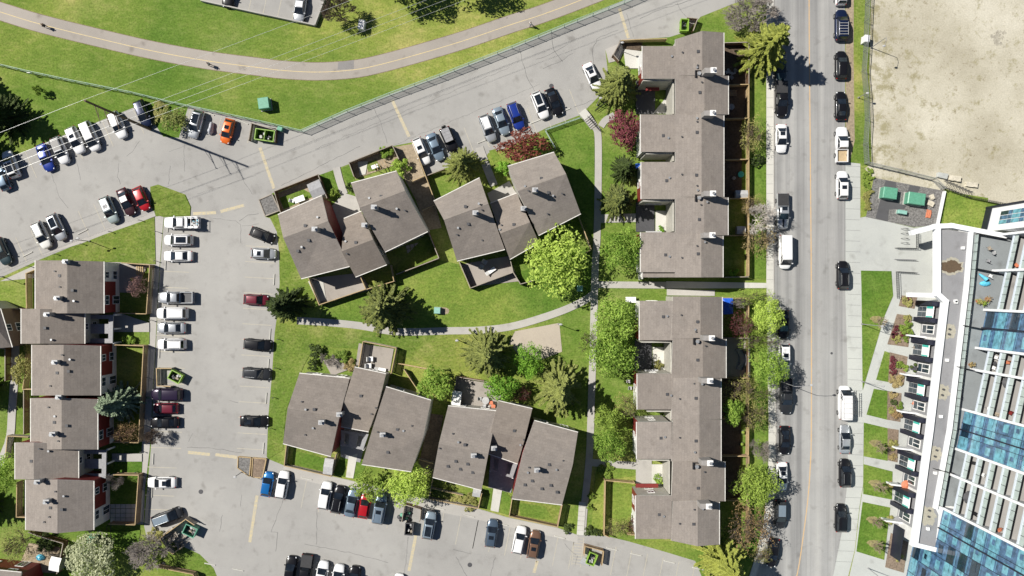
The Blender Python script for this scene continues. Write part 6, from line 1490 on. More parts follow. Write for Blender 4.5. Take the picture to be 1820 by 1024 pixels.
# ---- utility pole and wires
pb = P(267, 230); ph = 19.6
ut = thing('utility_pole', pb, 'tall wooden utility pole leaning over the white SUV, with three arms', 'utility pole')
b = MB(); b.tube([(pb.x, pb.y, 0), (pb.x, pb.y, ph)], [.24, .15], 10); b.build('pole', M['pole'], ut)
wd = Vector((.934, .357)).normalized(); ad = Vector((wd.y, -wd.x))
AR = [(ph - .1, .0), (17.1, 2.8), (14.5, 2.8), (11.7, 2.8)]
for z, L in AR[1:]:
    b = MB(); b.tube([(pb.x, pb.y, z), (pb.x + ad.x * L, pb.y + ad.y * L, z + .25)], [.07, .045], 6); b.tube([(pb.x, pb.y, z - .9), (pb.x + ad.x * L * .75, pb.y + ad.y * L * .75, z + .15)], .03, 5)
    b.build('arm', M['pole'], ut); b = MB(); b.cyl((pb.x + ad.x * L, pb.y + ad.y * L, z + .2), .07, .35, 8); b.build('insulator', M['lgrey'], ut)
for i, ((z, L), lb) in enumerate(zip(AR, ('uppermost overhead wire running through the pole top', 'overhead wire on the highest arm, second from the upper left', 'overhead wire on the middle arm, third from the upper left', 'overhead wire on the lowest arm, nearest the parked cars'))):
    q = []
    for k in range(-14, 27):
        s = k * 4.0; sag = -.0009 * ((s % 104) * (104 - s % 104)) if s > 0 else -.0006 * (-s * (104 + s)) if s < 0 else 0
        q.append((pb.x + ad.x * L + wd.x * s, pb.y + ad.y * L + wd.y * s, z + .5 + sag * .35))
    b = MB(); b.tube(q, .017, 5); tag(b.build('power_line', M['wire']), lb, 'power line', None)
# ---- stairs at the courtyard head
st = thing('stairs', P(1038, 205), 'short concrete stairs with landing down from the alley to the courtyard', 'stairs')
a0 = P(1034, 199); a1 = P(1056, 226); d = (a1 - a0); L = d.length; d.normalize(); rz = math.atan2(d.y, d.x)
b = MB(); c = a0 + d * (L * .22); b.box((c.x, c.y, 0), (L * .44, 1.35, .75), rz); b.build('landing', M['palecon'], st)
b = MB()
for i in range(5):
    c = a0 + d * (L * (.44 + .112 * (i + .5))); b.box((c.x, c.y, 0), (L * .108, 1.35, .65 - i * .13), rz)
b.build('step', M['walk'], st)
st = thing('ramp_steps', P(1034, 950), 'pale concrete step ramp at the lower end of the long footpath', 'steps'); b = MB()
for i in range(7):
    c = P(1035 - i * .6, 896 + i * 8.4); b.box((c.x, c.y, 0), (1.15, .74, .16 + .012 * (i % 2)), R(-4))
b.build('step', M['palecon'], st)
# ---- plaza bits: bike racks, boulders, pallets
for i, y in enumerate((407, 415, 424, 432)):
    c = P(1606, y); b = MB(); b.tube([(c.x - .45, c.y, 0), (c.x - .45, c.y, .75), (c.x, c.y, .9), (c.x + .45, c.y, .75), (c.x + .45, c.y, 0)], .035, 6)
    tag(b.build('bike_rack', M['dark']), 'thin dark bike rack loop on the plaza, one of a column of four', 'bike rack', 'bike racks on the plaza')
def boulder(x, y, sx, sy, sz, ang, label, mat='stone'):
    c = P(x, y, sz); b = MB(); rr = random.Random(int(x)); b.box((0, 0, 0), (sx, sy, sz)); me = b.mesh('boulder', [M[mat]])
    bm = bmesh.new(); bm.from_mesh(me); bmesh.ops.subdivide_edges(bm, edges=bm.edges, cuts=3, use_grid_fill=True)
    for v in bm.verts:
        v.co += Vector((rr.uniform(-1, 1), rr.uniform(-1, 1), rr.uniform(-.6, .6))) * .05; v.co.x *= 1 - .06 * abs(v.co.z); v.co.z = max(0, v.co.z)
    bm.to_mesh(me); bm.free()
    o = bpy.data.objects.new('stone_block', me); COL.objects.link(o); o.location = (c.x, c.y, .015); o.rotation_euler = (0, 0, -R(ang)); tag(o, label, 'stone')
boulder(1676, 312, 1.7, .8, .6, 12, 'pale stone block at the sandy lot corner, leftmost of three', 'concrete'); boulder(1698, 317, 1.9, .85, .6, 10, 'pale stone block, middle of three on the sandy lot edge'); boulder(1728, 328, 1.9, .75, .5, 6, 'cream stone block, rightmost of three on the sandy lot edge')
boulder(1655, 362, 1.0, .8, .5, 30, 'rough pale rock at the gravel bed right edge, upper'); boulder(1658, 350, .8, .6, .4, 60, 'small pale rock above the rusty plate'); boulder(1651, 380, 1.3, .7, .25, 100, 'flat rust-coloured rock at the gravel bed edge', 'terra')
bs = P(1702, 337); b = MB(); rr = random.Random(2)
for i in range(9):
    x = bs.x - 2.2 + i * .5; y = bs.y + .9 - i * .22
    for s in (-.5, .5): b.tube([(x + s * .3 + .3 * math.cos(k * .7), y + s, .33 + .3 * math.sin(k * .7)) for k in range(10)], .03, 5)
    b.tube([(x, y - .5, .35), (x + .1, y, .75), (x, y + .5, .35)], .03, 5); b.tube([(x, y + .2, .6), (x + .25, y + .5, .95)], .03, 5)
tag(b.build('bicycle_row', M['dark']), 'row of dark parked bicycles against the mesh fence', 'bicycles')
# ---- yard furniture
def table(x, y, r, h, label, mat='lgrey', round_=True):
    c = P(x, y, h); t = thing('garden_table', (c.x, c.y, .1), label, 'table'); b = MB()
    if round_: b.cyl((c.x, c.y, h), r, .05, 20)
    else: b.box((c.x, c.y, h), (r * 2, r * 1.1, .05), .35 if x < 1000 else 0)
    b.build('tabletop', M[mat], t)
    for k in range(4):
        b = MB(); a = k * 1.571 + .78; b.cyl((c.x + r * .6 * math.cos(a), c.y + r * .6 * math.sin(a), .1), .03, h - .1, 6); b.build('leg', M['dark'], t)
def chair(x, y, ang, label, mat='lgrey', z=.1, name='garden_chair', s=1.0, group=None):
    c = P(x, y, z + .5); t = thing(name, (c.x, c.y, z), label, 'chair', group, -R(ang)); 
    def ad_(nm, bb, mt): o = bpy.data.objects.new(nm, bb.mesh('chair_' + nm, [M[mt]])); COL.objects.link(o); o.parent = t; o.scale = (s, s, s)
    b = MB(); b.box((0, 0, .40), (.55, .55, .08)); ad_('seat', b, mat)
    b = MB(); b.hexa([Vector((-.30, -.27, .46)), Vector((-.22, -.27, .46)), Vector((-.22, .27, .46)), Vector((-.30, .27, .46)), Vector((-.40, -.27, .95)), Vector((-.34, -.27, .95)), Vector((-.34, .27, .95)), Vector((-.40, .27, .95))]); ad_('backrest', b, mat)
    for sx in (-.23, .23):
        for sy in (-.23, .23): b = MB(); b.cyl((sx, sy, 0), .025, .4, 6); ad_('leg', b, 'dark')
def lounger(x, y, ang, label, mat, z=.1):
    c = P(x, y, z + .4); t = thing('lounger', (c.x, c.y, z), label, 'lounger', None, -R(ang))
    def ad_(nm, bb, mt): o = bpy.data.objects.new(nm, bb.mesh('lounger_' + nm, [M[mt]])); COL.objects.link(o); o.parent = t
    b = MB(); b.box((.25, 0, .3), (1.3, .62, .1)); ad_('seat', b, mat); b = MB(); b.hexa([Vector((-.95, -.31, .65)), Vector((-.38, -.31, .32)), Vector((-.38, .31, .32)), Vector((-.95, .31, .65)), Vector((-.9, -.31, .74)), Vector((-.34, -.31, .41)), Vector((-.34, .31, .41)), Vector((-.9, .31, .74))]); ad_('backrest', b, mat)
    for sx in (-.3, .8):
        for sy in (-.26, .26): b = MB(); b.cyl((sx, sy, 0), .03, .3, 6); ad_('leg', b, 'dark')
def shed(x, y, L, W, h, ang, label, rmat='lgrey', wmat='woodg'):
    c = P(x, y, h); t = thing('shed', (c.x, c.y, 0), label, 'shed', None, -R(ang))
    def ad_(nm, bb, mt): o = bpy.data.objects.new(nm, bb.mesh('shed_' + nm, [M[mt]])); COL.objects.link(o); o.parent = t
    b = MB(); b.box((0, 0, 0), (L - .2, W - .2, h - .25)); ad_('wall', b, wmat)
    b = MB()
    for s in (-1, 1): b.hexa([Vector((-L / 2, min(0, s * W / 2), h - (.28 if s < 0 else 0) - .06)), Vector((L / 2, min(0, s * W / 2), h - (.28 if s < 0 else 0) - .06)), Vector((L / 2, max(0, s * W / 2), h - (.28 if s > 0 else 0) - .06)), Vector((-L / 2, max(0, s * W / 2), h - (.28 if s > 0 else 0) - .06)),
                      Vector((-L / 2, min(0, s * W / 2), h - (.28 if s < 0 else 0))), Vector((L / 2, min(0, s * W / 2), h - (.28 if s < 0 else 0))), Vector((L / 2, max(0, s * W / 2), h - (.28 if s > 0 else 0))), Vector((-L / 2, max(0, s * W / 2), h - (.28 if s > 0 else 0)))])
    ad_('roof', b, rmat); b = MB(); b.box((L * .2, -W / 2 + .07, .05), (.75, .06, h - .5)); ad_('door', b, 'grey')
shed(561, 336, 2.2, 2.6, 2.2, -24, 'grey-roofed garden shed in the corner yard', 'grey'); shed(583, 830, 1.5, 2.6, 2.1, 8, 'white-roofed shed at the small lawn corner', 'lgrey'); shed(811, 710, 1.5, 2.6, 2.2, 8, 'white-roofed shed beside the brick patio', 'whitep')
shed(96, 1004, 1.7, 2.3, 2.1, 12, 'white-roofed shed in the cluttered corner yard', 'whitep'); shed(847, 877, 1.3, 1.3, 1.8, 10, 'small pale blue-grey storage box by the mustard bed', 'lgrey'); shed(1319, 345, 2.0, 1.3, 1.7, 0, 'grey plastic shed beside the turquoise disc yard', 'lgrey', 'grey'); shed(1318, 409, 1.4, 1.3, 1.6, 0, 'white lean-to shed below the birch', 'lgrey')
table(532, 354, .85, .75, 'white garden table in the corner yard', 'whitep', False); chair(519, 357, 10, 'white chair left of the white garden table', 'whitep'); table(863, 712, .6, .75, 'round grey table on the brick patio', 'lgrey'); chair(853, 709, 0, 'grey chair left of the round patio table'); chair(872, 716, 170, 'salmon chair right of the round patio table', 'terra'); chair(876, 722, 190, 'salmon chair nearest the grey roof by the patio', 'terra'); chair(861, 722, 270, 'grey chair below the round patio table')
chair(659, 638, 0, 'white armchair on the small terrace, upper', 'whitep', .1, s=1.4); chair(656, 650, 0, 'white armchair on the small terrace, lower', 'whitep', .1, s=1.4); lounger(676, 657, 10, 'white lounger against the terrace roof edge', 'whitep'); lounger(872, 482, -35, 'white lounger on the furnished patio', 'whitep'); chair(862, 466, 30, 'grey armchair on the furnished patio, upper', 'lgrey', s=1.3); chair(856, 474, -60, 'grey armchair on the furnished patio, lower', 'lgrey', s=1.3)
table(1121, 533, .85, .75, 'white rectangular table at the lower row top patio', 'whitep', False); chair(1117, 678, 0, 'white chair on the pale patio left of the lower row', 'whitep'); chair(1120, 690, 0, 'pale chair below the white one left of the lower row', 'lgrey')
b = MB(); c = P(1317, 310, .3); b.cyl((c.x, c.y, .1), .5, .25, 20); tag(b.build('paddling_pool', M['teal']), 'turquoise round disc pool in a back yard', 'paddling pool')
b = MB(); c = P(1304, 317, .3); b.cyl((c.x, c.y, .1), .28, .5, 14); tag(b.build('pot', M['woodg']), 'pale round pot left of the turquoise pool', 'pot')
t = thing('garden_canopy', P(1292, 542), 'bright blue tarp canopy behind the lower row top', 'canopy'); a = [P(1284, 530, 2.2), P(1303, 530, 2.2), P(1303, 558, 2.2), P(1285, 559, 2.2)]; mid = P(1294, 543, 2.6); b = MB()
for i in range(4): b.tri(a[i], mid, a[(i + 1) % 4])
b.build('tarp', M['blue'], t)
for p in a: b = MB(); b.cyl((p.x, p.y, 0), .03, 2.2, 6); b.build('pole', M['lgrey'], t)
sf = thing('garden_sofa', P(1320, 638), 'curved grey garden sofa in the red-brown fenced yard', 'sofa'); b = MB()
for i in range(9):
    c = P(1314 + 7 * math.sin(i / 8 * 3.0), 622 + i * 4.2, .5); b.box((c.x, c.y, .1), (.9, .42, .38), (4 - i) * .06)
b.build('seat', M['grey'], sf); b = MB()
for i in range(9):
    c = P(1320 + 7 * math.sin(i / 8 * 3.0), 622 + i * 4.2, .8); b.box((c.x, c.y, .1), (.2, .42, .75), (4 - i) * .06)
b.build('backrest', M['dark'], sf)
b = MB()
for i in range(4): c = P(1303, 161 + i * 2.7, .5); b.box((c.x, c.y, .45), (1.2, .2, .05))
for s in (-.45, .45): c = P(1303, 165, .3); b.box((c.x + s, c.y, .1), (.1, .8, .36))
tag(b.build('picnic_bench', M['wood']), 'slatted wooden bench against the upper row back wall', 'bench')
b = MB(); c = P(1300, 190, .7); b.cyl((c.x, c.y, .1), .5, .7, 18); tag(b.build('hot_tub', M['bluegrey'] if 'bluegrey' in M else M['grey']), 'round grey-blue tub in the shaded upper yard', 'tub')
b = MB(); rr = random.Random(9)
for i in range(10):
    c = P(1300 + rr.uniform(-9, 9), 130 + rr.uniform(-6, 9), .2); b.box((c.x, c.y, .1), (rr.uniform(.3, .9), rr.uniform(.2, .6), rr.uniform(.1, .4)), rr.uniform(0, 3), i % 2)
tag(b.build('tarp_heap', [M['lgrey'], M['grey']]), 'heap of grey tarps in the shaded uppermost yard', 'tarps')
b = MB(); c = P(1133, 296, .6); b.box((c.x, c.y, .1), (.7, .7, .95)); b.box((c.x, c.y, 1.05), (.76, .76, .07)); tag(b.build('recycling_cart', M['blue']), 'blue cart beside the small dark spruce', 'cart')
b = MB(); c = P(70, 992, .5); b.ball((c.x, c.y, .1), (.75, .55, .6), 12, 6); tag(b.build('covered_heap', M['sky']), 'turquoise tarp-covered heap in the cluttered corner yard', 'tarp')
b = MB(); c = P(98, 986, .5)
for s in (-.55, .55): b.tube([(c.x + s + .3 * math.cos(k * .66), c.y, .4 + .3 * math.sin(k * .66)) for k in range(11)], .035, 5)
b.tube([(c.x - .55, c.y, .4), (c.x, c.y, .4), (c.x + .4, c.y, .95), (c.x + .55, c.y, .4)], .03, 5); b.tube([(c.x, c.y, .4), (c.x - .15, c.y, .95), (c.x + .4, c.y, .95)], .03, 5)
tag(b.build('bicycle', M['black']), 'dark bicycle leaning beside the white shed in the corner yard', 'bicycle')
t = thing('pergola', P(680, 290), 'small wooden trellis frame in the yard with two bright bushes', 'trellis'); b = MB()
for k in range(4): a = P(667 + k * 5, 292 + k * 1.5 - k * 4, 1.6); e = P(672 + k * 5, 303 - k * 3, 1.6); b.beam(a, e, .1, .1)
b.build('slat', M['deck'], t); b = MB()
for (x, y) in ((667, 292), (682, 285), (672, 303), (687, 295)): a = P(x, y, 1.6); b.box((a.x, a.y, 0), (.1, .1, 1.6))
b.build('post', M['deck'], t)
table(666, 296, .55, .7, 'white table beside the wooden trellis', 'whitep', False)
for (x, y, lb) in ((236, 497, 'rusty pot in the pink blossom yard'), (1178, 858, 'grey pot in the lowest white courtyard'), (1320, 768, 'dark plant pot in the yellow fenced yard, upper'), (1318, 789, 'dark plant pot in the yellow fenced yard, lower')):
    b = MB(); c = P(x, y, .3); b.cyl((c.x, c.y, .1), .25, .4, 12, 0, .34); b.ball((c.x, c.y, .6), .3, 8, 5, 1); tag(b.build('plant_pot', [M['terra'] if x == 236 else M['dark'], M['l_mid']]), lb, 'plant pot')
t = thing('picnic_table', P(244, 480), 'cream wooden frame furniture in the pink blossom yard corner', 'bench'); b = MB()
for k in range(4): c = P(243 + k * 3.4, 481, .6); b.box((c.x, c.y, .5), (.14, 1.5, .06))
b.build('slat', M['woody'], t); b = MB()
for s in (-.5, .5): c = P(248, 481, .4); b.box((c.x, c.y + s, .08), (1.1, .1, .42))
b.build('leg', M['woody'], t)
tt = thing('scaffold_frame', P(193, 958), 'dark metal frame on the lawn below the slab yard', 'frame'); b = MB()
for s in (190, 197): a = P(s, 935, 1.5); e = P(s, 968, 1.5); b.beam(a, e, .08, .08)
b.build('bar', M['black'], tt); b = MB()
for (x, y) in ((190, 935), (197, 935), (190, 968), (197, 968)): a = P(x, y, 1.5); b.box((a.x, a.y, .05), (.07, .07, 1.45))
b.build('leg', M['black'], tt)
# ================================================================== APARTMENT TOWER
ZP = 6.0
ap = thing('apartment_tower', P(1690, 700), 'white and blue glass apartment tower on a grey townhouse podium at the right edge', 'apartment building')
def FX(y): return 1753 - .218 * (y - 553)
def F(y, z=ZP, off=0.0):
    p = P(FX(y), y, ZP); return Vector((p.x, p.y, z)) - FN * off
fa, fb = P(FX(420), 420, ZP), P(FX(1000), 1000, ZP)
FD = (fb - fa); FD.z = 0; FD.normalize(); FN = Vector((FD.y, -FD.x, 0))      # FN points west
if FN.x > 0: FN = -FN
NF = 9; FH = 3.0; TOPZ = ZP + NF * FH
# podium
pod = [P(x, y, ZP).xy for x, y in ((1666, 404), (1692, 402), (1786, 420), (FX(560) + 30, 560), (FX(902) + 30, 902), (1690, 978), (1660, 976), (1625, 966), (1652, 764), (1679, 536), (1704, 530))]
pod[0] = P(1704, 406, ZP).xy
b = MB(); b.prism(pod, 0, ZP); b.build('podium_wall', M['white'], ap)
b = MB(); b.prism([P(x, y, ZP).xy for x, y in ((1670, 406), (1724, 414), (1715, 510), (1685, 764), (1662, 902), (1668, 915), (1662, 974), (1628, 966), (1655, 764), (1682, 536), (1670, 524))], ZP - .6, ZP + .02); b.build('podium_roof', M['membrane'], ap)
b = MB(); b.prism([P(x, y, ZP).xy for x, y in ((1729, 416), (1800, 424), (FX(553) + 22, 553), (FX(900) + 22, 900), (1667, 900), (1689, 764), (1720, 510))], ZP - .05, ZP + .03); b.build('terrace', M['terrace'], ap)
def parapet(pts, w, h, z=ZP, m='frame_w'):
    b = MB(); q = [P(x, y, z + h).xy for x, y in pts]
    for a, e in zip(q, q[1:]):
        d = (e - a).normalized() * w * .45
        b.beam(Vector((*(a - d * .9), z - .4)), Vector((*(e + d * .9), z - .4 )), w, h + .4 + random.uniform(0, .006))
    b.build('parapet', M[m], ap)
parapet([(1668, 402), (1668, 523), (1682, 536), (1655, 764), (1628, 964)], .8, .6)
parapet([(1727, 412), (1719, 510), (1689, 764), (1664, 902)], .62, .5)
parapet([(1624, 413), (1665, 402), (1693, 401), (1786, 419), (1850, 408)], .75, .6); parapet([(1625, 968), (1662, 977)], .7, .55)
parapet([(1617, 524), (1664, 525)], .7, .25, ZP - .5)
for (x, y, k) in ((1710, 441, 1), (1698, 537, 1), (1687, 585, 0), (1686, 594, 0), (1682, 640, 1), (1676, 692, 0), (1674, 702, 0), (1671, 740, 1), (1664, 800, 0), (1661, 811, 0), (1661, 840, 1), (1651, 907, 0), (1650, 918, 0), (1648, 939, 1), (1697, 535, 1)):
    c = P(x, y, ZP); b = MB()
    if k: b.box((c.x, c.y, ZP), (.45, .45, .4))
    else: b.cyl((c.x, c.y, ZP), .16, .3, 10)
    b.build('roof_vent', M['whitep' if k else 'dark'], ap)
for (x, y, rx, ry, mt) in ((1690, 474, 1.7, .95, 'stain'), (1690, 474, 2.0, 1.35, 'stain2'), (1687, 589, 1.1, 1.2, 'stain2'), (1675, 697, 1.1, 1.2, 'stain2'), (1662, 806, 1.1, 1.2, 'stain2'), (1649, 917, 1.3, 1.5, 'stain2')):
    c = P(x, y, ZP); b = MB(); zz = ZP + (.03 if mt == 'stain' else .026)
    rq = random.Random(int(x * y)); b.v = [Vector((c.x + rx * math.cos(k * .1571) * (q_ := 1 + .10 * math.sin(k * .9 + x) + rq.uniform(-.13, .13)), c.y + ry * math.sin(k * .1571) * q_, zz)) for k in range(40)]; b.f = [tuple(range(40))]; b.m = [0]
    b.build('water_stain', M[mt], ap)
# terrace railings
def railing(pts, h, z, m1='rail', every=1.25):
    b = MB(); q = [P(x, y, z).xy for x, y in pts]
    for a, e in zip(q, q[1:]):
        L = (e - a).length; k = max(1, int(L / every)); d = (e - a) / L; rz = math.atan2(d.y, d.x)
        b.beam(Vector((*a, z + .08)), Vector((*e, z + .08)), .03, h - .14, 0); b.beam(Vector((*a, z + h - .06)), Vector((*e, z + h - .06)), .07, .06, 1)
        for i in range(k + 1): p = a + d * (L * i / k); b.box((p.x, p.y, z), (.07, .09, h), rz, 1)
    b.build('railing', [M[m1], M['black']], ap)
railing([(1733, 417), (1724, 510), (1694, 764), (1669, 898)], 1.1, ZP + .03)
for y in (484, 584, 657, 838):
    railing([(FX(y) - 38 if y < 600 else FX(y) - 33, y - 6), (FX(y) - 2, y + 1)], 1.3, ZP + .03, 'dark', .8)
railing([(1735, 417), (1786, 426)], 1.1, ZP + .03, 'dark', .8)
# bulk of the tower behind the facade
b = MB(); q = [F(418, 0, 1.95).xy, F(1250, 0, 1.95).xy, F(1250, 0, 20).xy, F(418, 0, 20).xy]; b.prism(q, 0, TOPZ); b.build('core_wall', M['frame_w'], ap)
def fbeam(y0, y1, o0, o1, z0, z1, mat, name, parent=ap):
    """block between facade stations y0..y1, offsets o0..o1 (metres behind the facade)"""
    b = MB(); p = [F(y0, z0, o0), F(y1, z0, o0), F(y1, z0, o1), F(y0, z0, o1)]
    if (p[1] - p[0]).cross(p[3] - p[0]).z < 0: p.reverse()
    b.hexa(p + [Vector((v.x, v.y, z1)) for v in p]); return b.build(name, M[mat], parent)
fins = (418, 482, 551.5, 619, 657, 728, 797, 842, 902)
for y in fins: fbeam(y - 1.6, y + 2.4, -.55, 2.1, ZP - .1 if y < 900 else ZP, TOPZ + .5, 'frame_w', 'fin')
for y in (583, 763, 938): fbeam(y - 1, y + 1, -.25, .3, ZP if y < 900 else 0, TOPZ, 'navy', 'fin')
def glasszone(y0, y1, z0, seed):
    rg = random.Random(seed)
    fbeam(y0 + .2, y1 - .2, .08, 1.9, z0, TOPZ, 'bglass3', 'inner_wall')
    L = (F(y1) - F(y0)).length; n = max(2, round(L / 2.4)); nf = round((TOPZ - z0) / FH)
    for f in range(nf):
        z = TOPZ - (nf - f) * FH; b = MB()
        for i in range(n):
            ya = y0 + (y1 - y0) * i / n; yb = y0 + (y1 - y0) * (i + 1) / n
            k = rg.random(); odd = (f + i // 2) % 4 == 3
            def q(u0, u1, za, zb, o, m): b.quad(F(ya + (yb - ya) * u0, za, o), F(ya + (yb - ya) * u1, za, o), F(ya + (yb - ya) * u1, zb, o), F(ya + (yb - ya) * u0, zb, o), m)
            q(0, 1, z, z + FH, .0, 1)
            if odd: q(.22, .8, z + 1.0, z + 2.2, -.03, 0 if k > .2 else 2)
            else:
                q(.02, .98, z + .4, z + 2.3 + rg.choice((0, 0, .2)), -.03, 0 if k > .14 else 2)
                if k < .5: q(.3, .62, z + .8, z + 1.5, -.035, 2 if k < .25 else 1)
                q(.12, .98, z + 2.62, z + 2.68, -.05, 4); q(.0, .62, z + 1.62, z + 1.68, -.045, 3)
                if k > .7: q(.0, .9, z + .28, z + .36, -.05, 4)
            p = F(ya, z, -.06); e = F(ya, z, .05); d = FD * .03
            b.hexa([p - d, p + d, e + d, e - d] + [v + Vector((0, 0, FH)) for v in (p - d, p + d, e + d, e - d)], 3)
        b.build('window_band', [M['bglass'], M['bglass2'], M['bglass3'], M['navy'], M['mull']], ap)
glasszone(552.5, 618, ZP, 1); glasszone(729, 796, ZP, 2); glasszone(903, 1200, 0, 3)
BAL = [(419, 481), (483, 550.5), (620, 656), (658, 727), (798, 841), (843, 901)]
for (y0, y1) in BAL:
    fbeam(y0, y1, 1.88, 1.94, ZP, TOPZ, 'bglass3', 'inner_wall')
    for f in range(1, NF + 1):
        z = ZP + f * FH
        fbeam(y0 + .1, y1 - .1, 0, 1.9, z - .26, z, 'balc', 'balcony_slab'); fbeam(y0 + .1, y1 - .1, -.10, .0, z - .3, z + .04, 'edge', 'slab_edge')
        b = MB(); b.beam(F(y0, z + .06, .02), F(y1, z + .06, .02), .03, .98, 0); b.beam(F(y0, z + 1.04, .02), F(y1, z + 1.04, .02), .07, .06, 1)
        n = max(2, round((y1 - y0) / 14))
        for i in range(n + 1): p = F(y0 + (y1 - y0) * i / n, z, .02); b.box((p.x, p.y, z), (.07, .07, 1.1), 0, 1)
        b.build('railing', [M['rail'], M['black']], ap)
# north wing
wa, wb_ = P(1747, 409, .6), P(1756, 371, .6); wd_ = (wb_ - wa); wd_.z = 0; wl = wd_.length; wd_.normalize(); wn = Vector((wd_.y, -wd_.x, 0)); wn = wn if wn.x < 0 else -wn
def wbox(t0, t1, o0, o1, z0, z1, mat, name):
    b = MB(); g = lambda t, o: Vector(((wa + wd_ * t - wn * o).x, (wa + wd_ * t - wn * o).y, z0)); p = [g(t0, o0), g(t1, o0), g(t1, o1), g(t0, o1)]
    if (p[1] - p[0]).cross(p[3] - p[0]).z < 0: p.reverse()
    b.hexa(p + [Vector((v.x, v.y, z1)) for v in p]); return b.build(name, M[mat], ap)
wbox(-.3, wl, .15, 14, 0, TOPZ, 'frame_w', 'wing_wall'); wbox(-.2, wl + .15, -.05, .1, 0, 1.6, 'navy', 'plinth'); wbox(wl + .02, wl + .35, -.1, 13, 0, TOPZ + .4, 'navy', 'fin')
b = MB(); rg = random.Random(8)
for f in range(9):
    for i in range(3):
        t0 = .7 + i * (wl - 1.4) / 3; t1 = t0 + (wl - 1.4) / 3 - .1; z = 4.2 + f * 3; g = lambda t, z_: Vector(((wa + wd_ * t + wn * .03).x, (wa + wd_ * t + wn * .03).y, z_)) - wn * .15 + wn * .02
        m = rg.choice((0, 0, 1, 2)); b.quad(g(t0, z), g(t1, z), g(t1, z + 1.9), g(t0, z + 1.9), m); b.quad(g(t0, z + 1.95), g(t1, z + 1.95), g(t1, z + 2.95), g(t0, z + 2.95), 1)
b.build('window_band', [M['bglass'], M['bglass2'], M['bglass3']], ap)
# street-side townhouse fronts of the podium
def PX(y):   # top west edge of the podium wall at height ZP
    return 1679 - (y - 536) * .118 if y < 764 else 1652 - (y - 764) * .135
UY = (536, 605, 677, 745, 812, 879, 946)
def W(y, z, o):
    a = P(PX(y), y, ZP); p0 = P(PX(540), 540, ZP); p1 = P(PX(900), 900, ZP); d = (p1 - p0).normalized(); n = Vector((d.y, -d.x, 0)); n = n if n.x < 0 else -n
    return Vector((a.x, a.y, z)) + n * o
def wb2(y0, y1, o0, o1, z0, z1, mat, name, parent=ap):
    b = MB(); p = [W(y0, z0, o0), W(y1, z0, o0), W(y1, z0, o1), W(y0, z0, o1)]
    if (p[1] - p[0]).cross(p[3] - p[0]).z < 0: p.reverse()
    b.hexa(p + [Vector((v.x, v.y, z1)) for v in p]); return b.build(name, M[mat] if isinstance(mat, str) else mat, parent)
for u in range(6):
    y0, y1 = UY[u], UY[u + 1]; s = (y1 - y0) / 70
    wb2(y0 + 1 * s, y1 - 4 * s, 0, .06, 0, 5.4, 'grey', 'front_wall')
    wb2(y0 + 1 * s, y0 + 10 * s, .06, 1.5, 0, 5.2, 'navy', 'bay_side'); wb2(y0 + 32 * s, y0 + 40 * s, .06, 1.5, 0, 5.2, 'navy', 'bay_side')
    w = wb2(y0 + 11 * s, y0 + 31 * s, .06, 1.0, 0, 2.9, 'lgrey', 'window')
    for (a, c) in ((12, 20.3), (21.7, 30)):
        wb2(y0 + a * s, y0 + c * s, 1.0, 1.03, .25, 1.55, 'wglass', 'pane', w); wb2(y0 + a * s, y0 + c * s, 1.0, 1.03, 1.65, 2.8, 'wglass', 'pane', w)
    bp = wb2(y0 + 11 * s, y0 + 31 * s, .9, 1.05, 2.92, 4.9, 'whitep', 'balcony_panel'); wb2(y0 + 11.2 * s, y0 + 15 * s, 1.05, 1.07, 3.0, 4.85, 'teal', 'end_panel', bp); wb2(y0 + 28.5 * s, y0 + 30.8 * s, 1.05, 1.07, 3.0, 4.85, 'teal', 'end_panel', bp)
    wb2(y0 + 11 * s, y0 + 31 * s, .06, .9, 2.9, 3.0, 'palecon', 'balcony_slab')
    w = wb2(y0 + 44 * s, y0 + 61 * s, .06, .12, .5, 4.1, 'trim', 'window')
    for (a, c) in ((45.5, 52), (53.5, 59.5)):
        wb2(y0 + a * s, y0 + c * s, .12, .14, 2.0, 3.9, 'wglass', 'pane', w)
    wb2(y0 + 45.5 * s, y0 + 59.5 * s, .12, .14, .7, 1.8, 'wglass', 'pane', w)
    wb2(y1 - 3.6 * s, y1 - .6 * s, .02, 2.7, 0, 1.9, 'frame_w', 'patio_wall')
b = MB(); b.prism([P(x, y, 0).xy for x, y in ((1632, 1010), (1600, 1100), (1588, 1100), (1618, 1010), (1624, 978), (1634, 980))], 0, 5.9); b.build('side_wall', M['frame_w'], ap)
wb2(952, 1010, .3, .4, 0, 3.2, 'navy', 'side_panel')
# furniture on terraces and balconies
def zchair(y, off, z, ang, label, mat): 
    p = F(y, z, off); t = thing('balcony_chair', p, label, 'chair', None, ang)
    for nm, bx in (('seat', ((0, 0, .38), (.5, .5, .08))), ('backrest', ((-.24, 0, .46), (.07, .5, .45)))):
        b = MB(); b.box(*bx); o = bpy.data.objects.new(nm, b.mesh('bc_' + nm, [M[mat]])); COL.objects.link(o); o.parent = t
    for sx in (-.2, .2):
        for sy in (-.2, .2): b = MB(); b.cyl((sx, sy, 0), .02, .38, 6); o = bpy.data.objects.new('leg', b.mesh('bc_leg', [M['dark']])); COL.objects.link(o); o.parent = t
def parasol(y, off, z, r, mat, label):
    p = F(y, z, off); t = thing('parasol', p, label, 'parasol'); b = MB(); b.cyl((p.x, p.y, z), .03, 2.2, 6); b.build('pole', M['lgrey'], t); b = MB(); b.tube([(p.x, p.y, z + 1.85), (p.x, p.y, z + 2.25)], [r, .05], 10); b.build('canopy', M[mat], t)
zt = ZP + .03
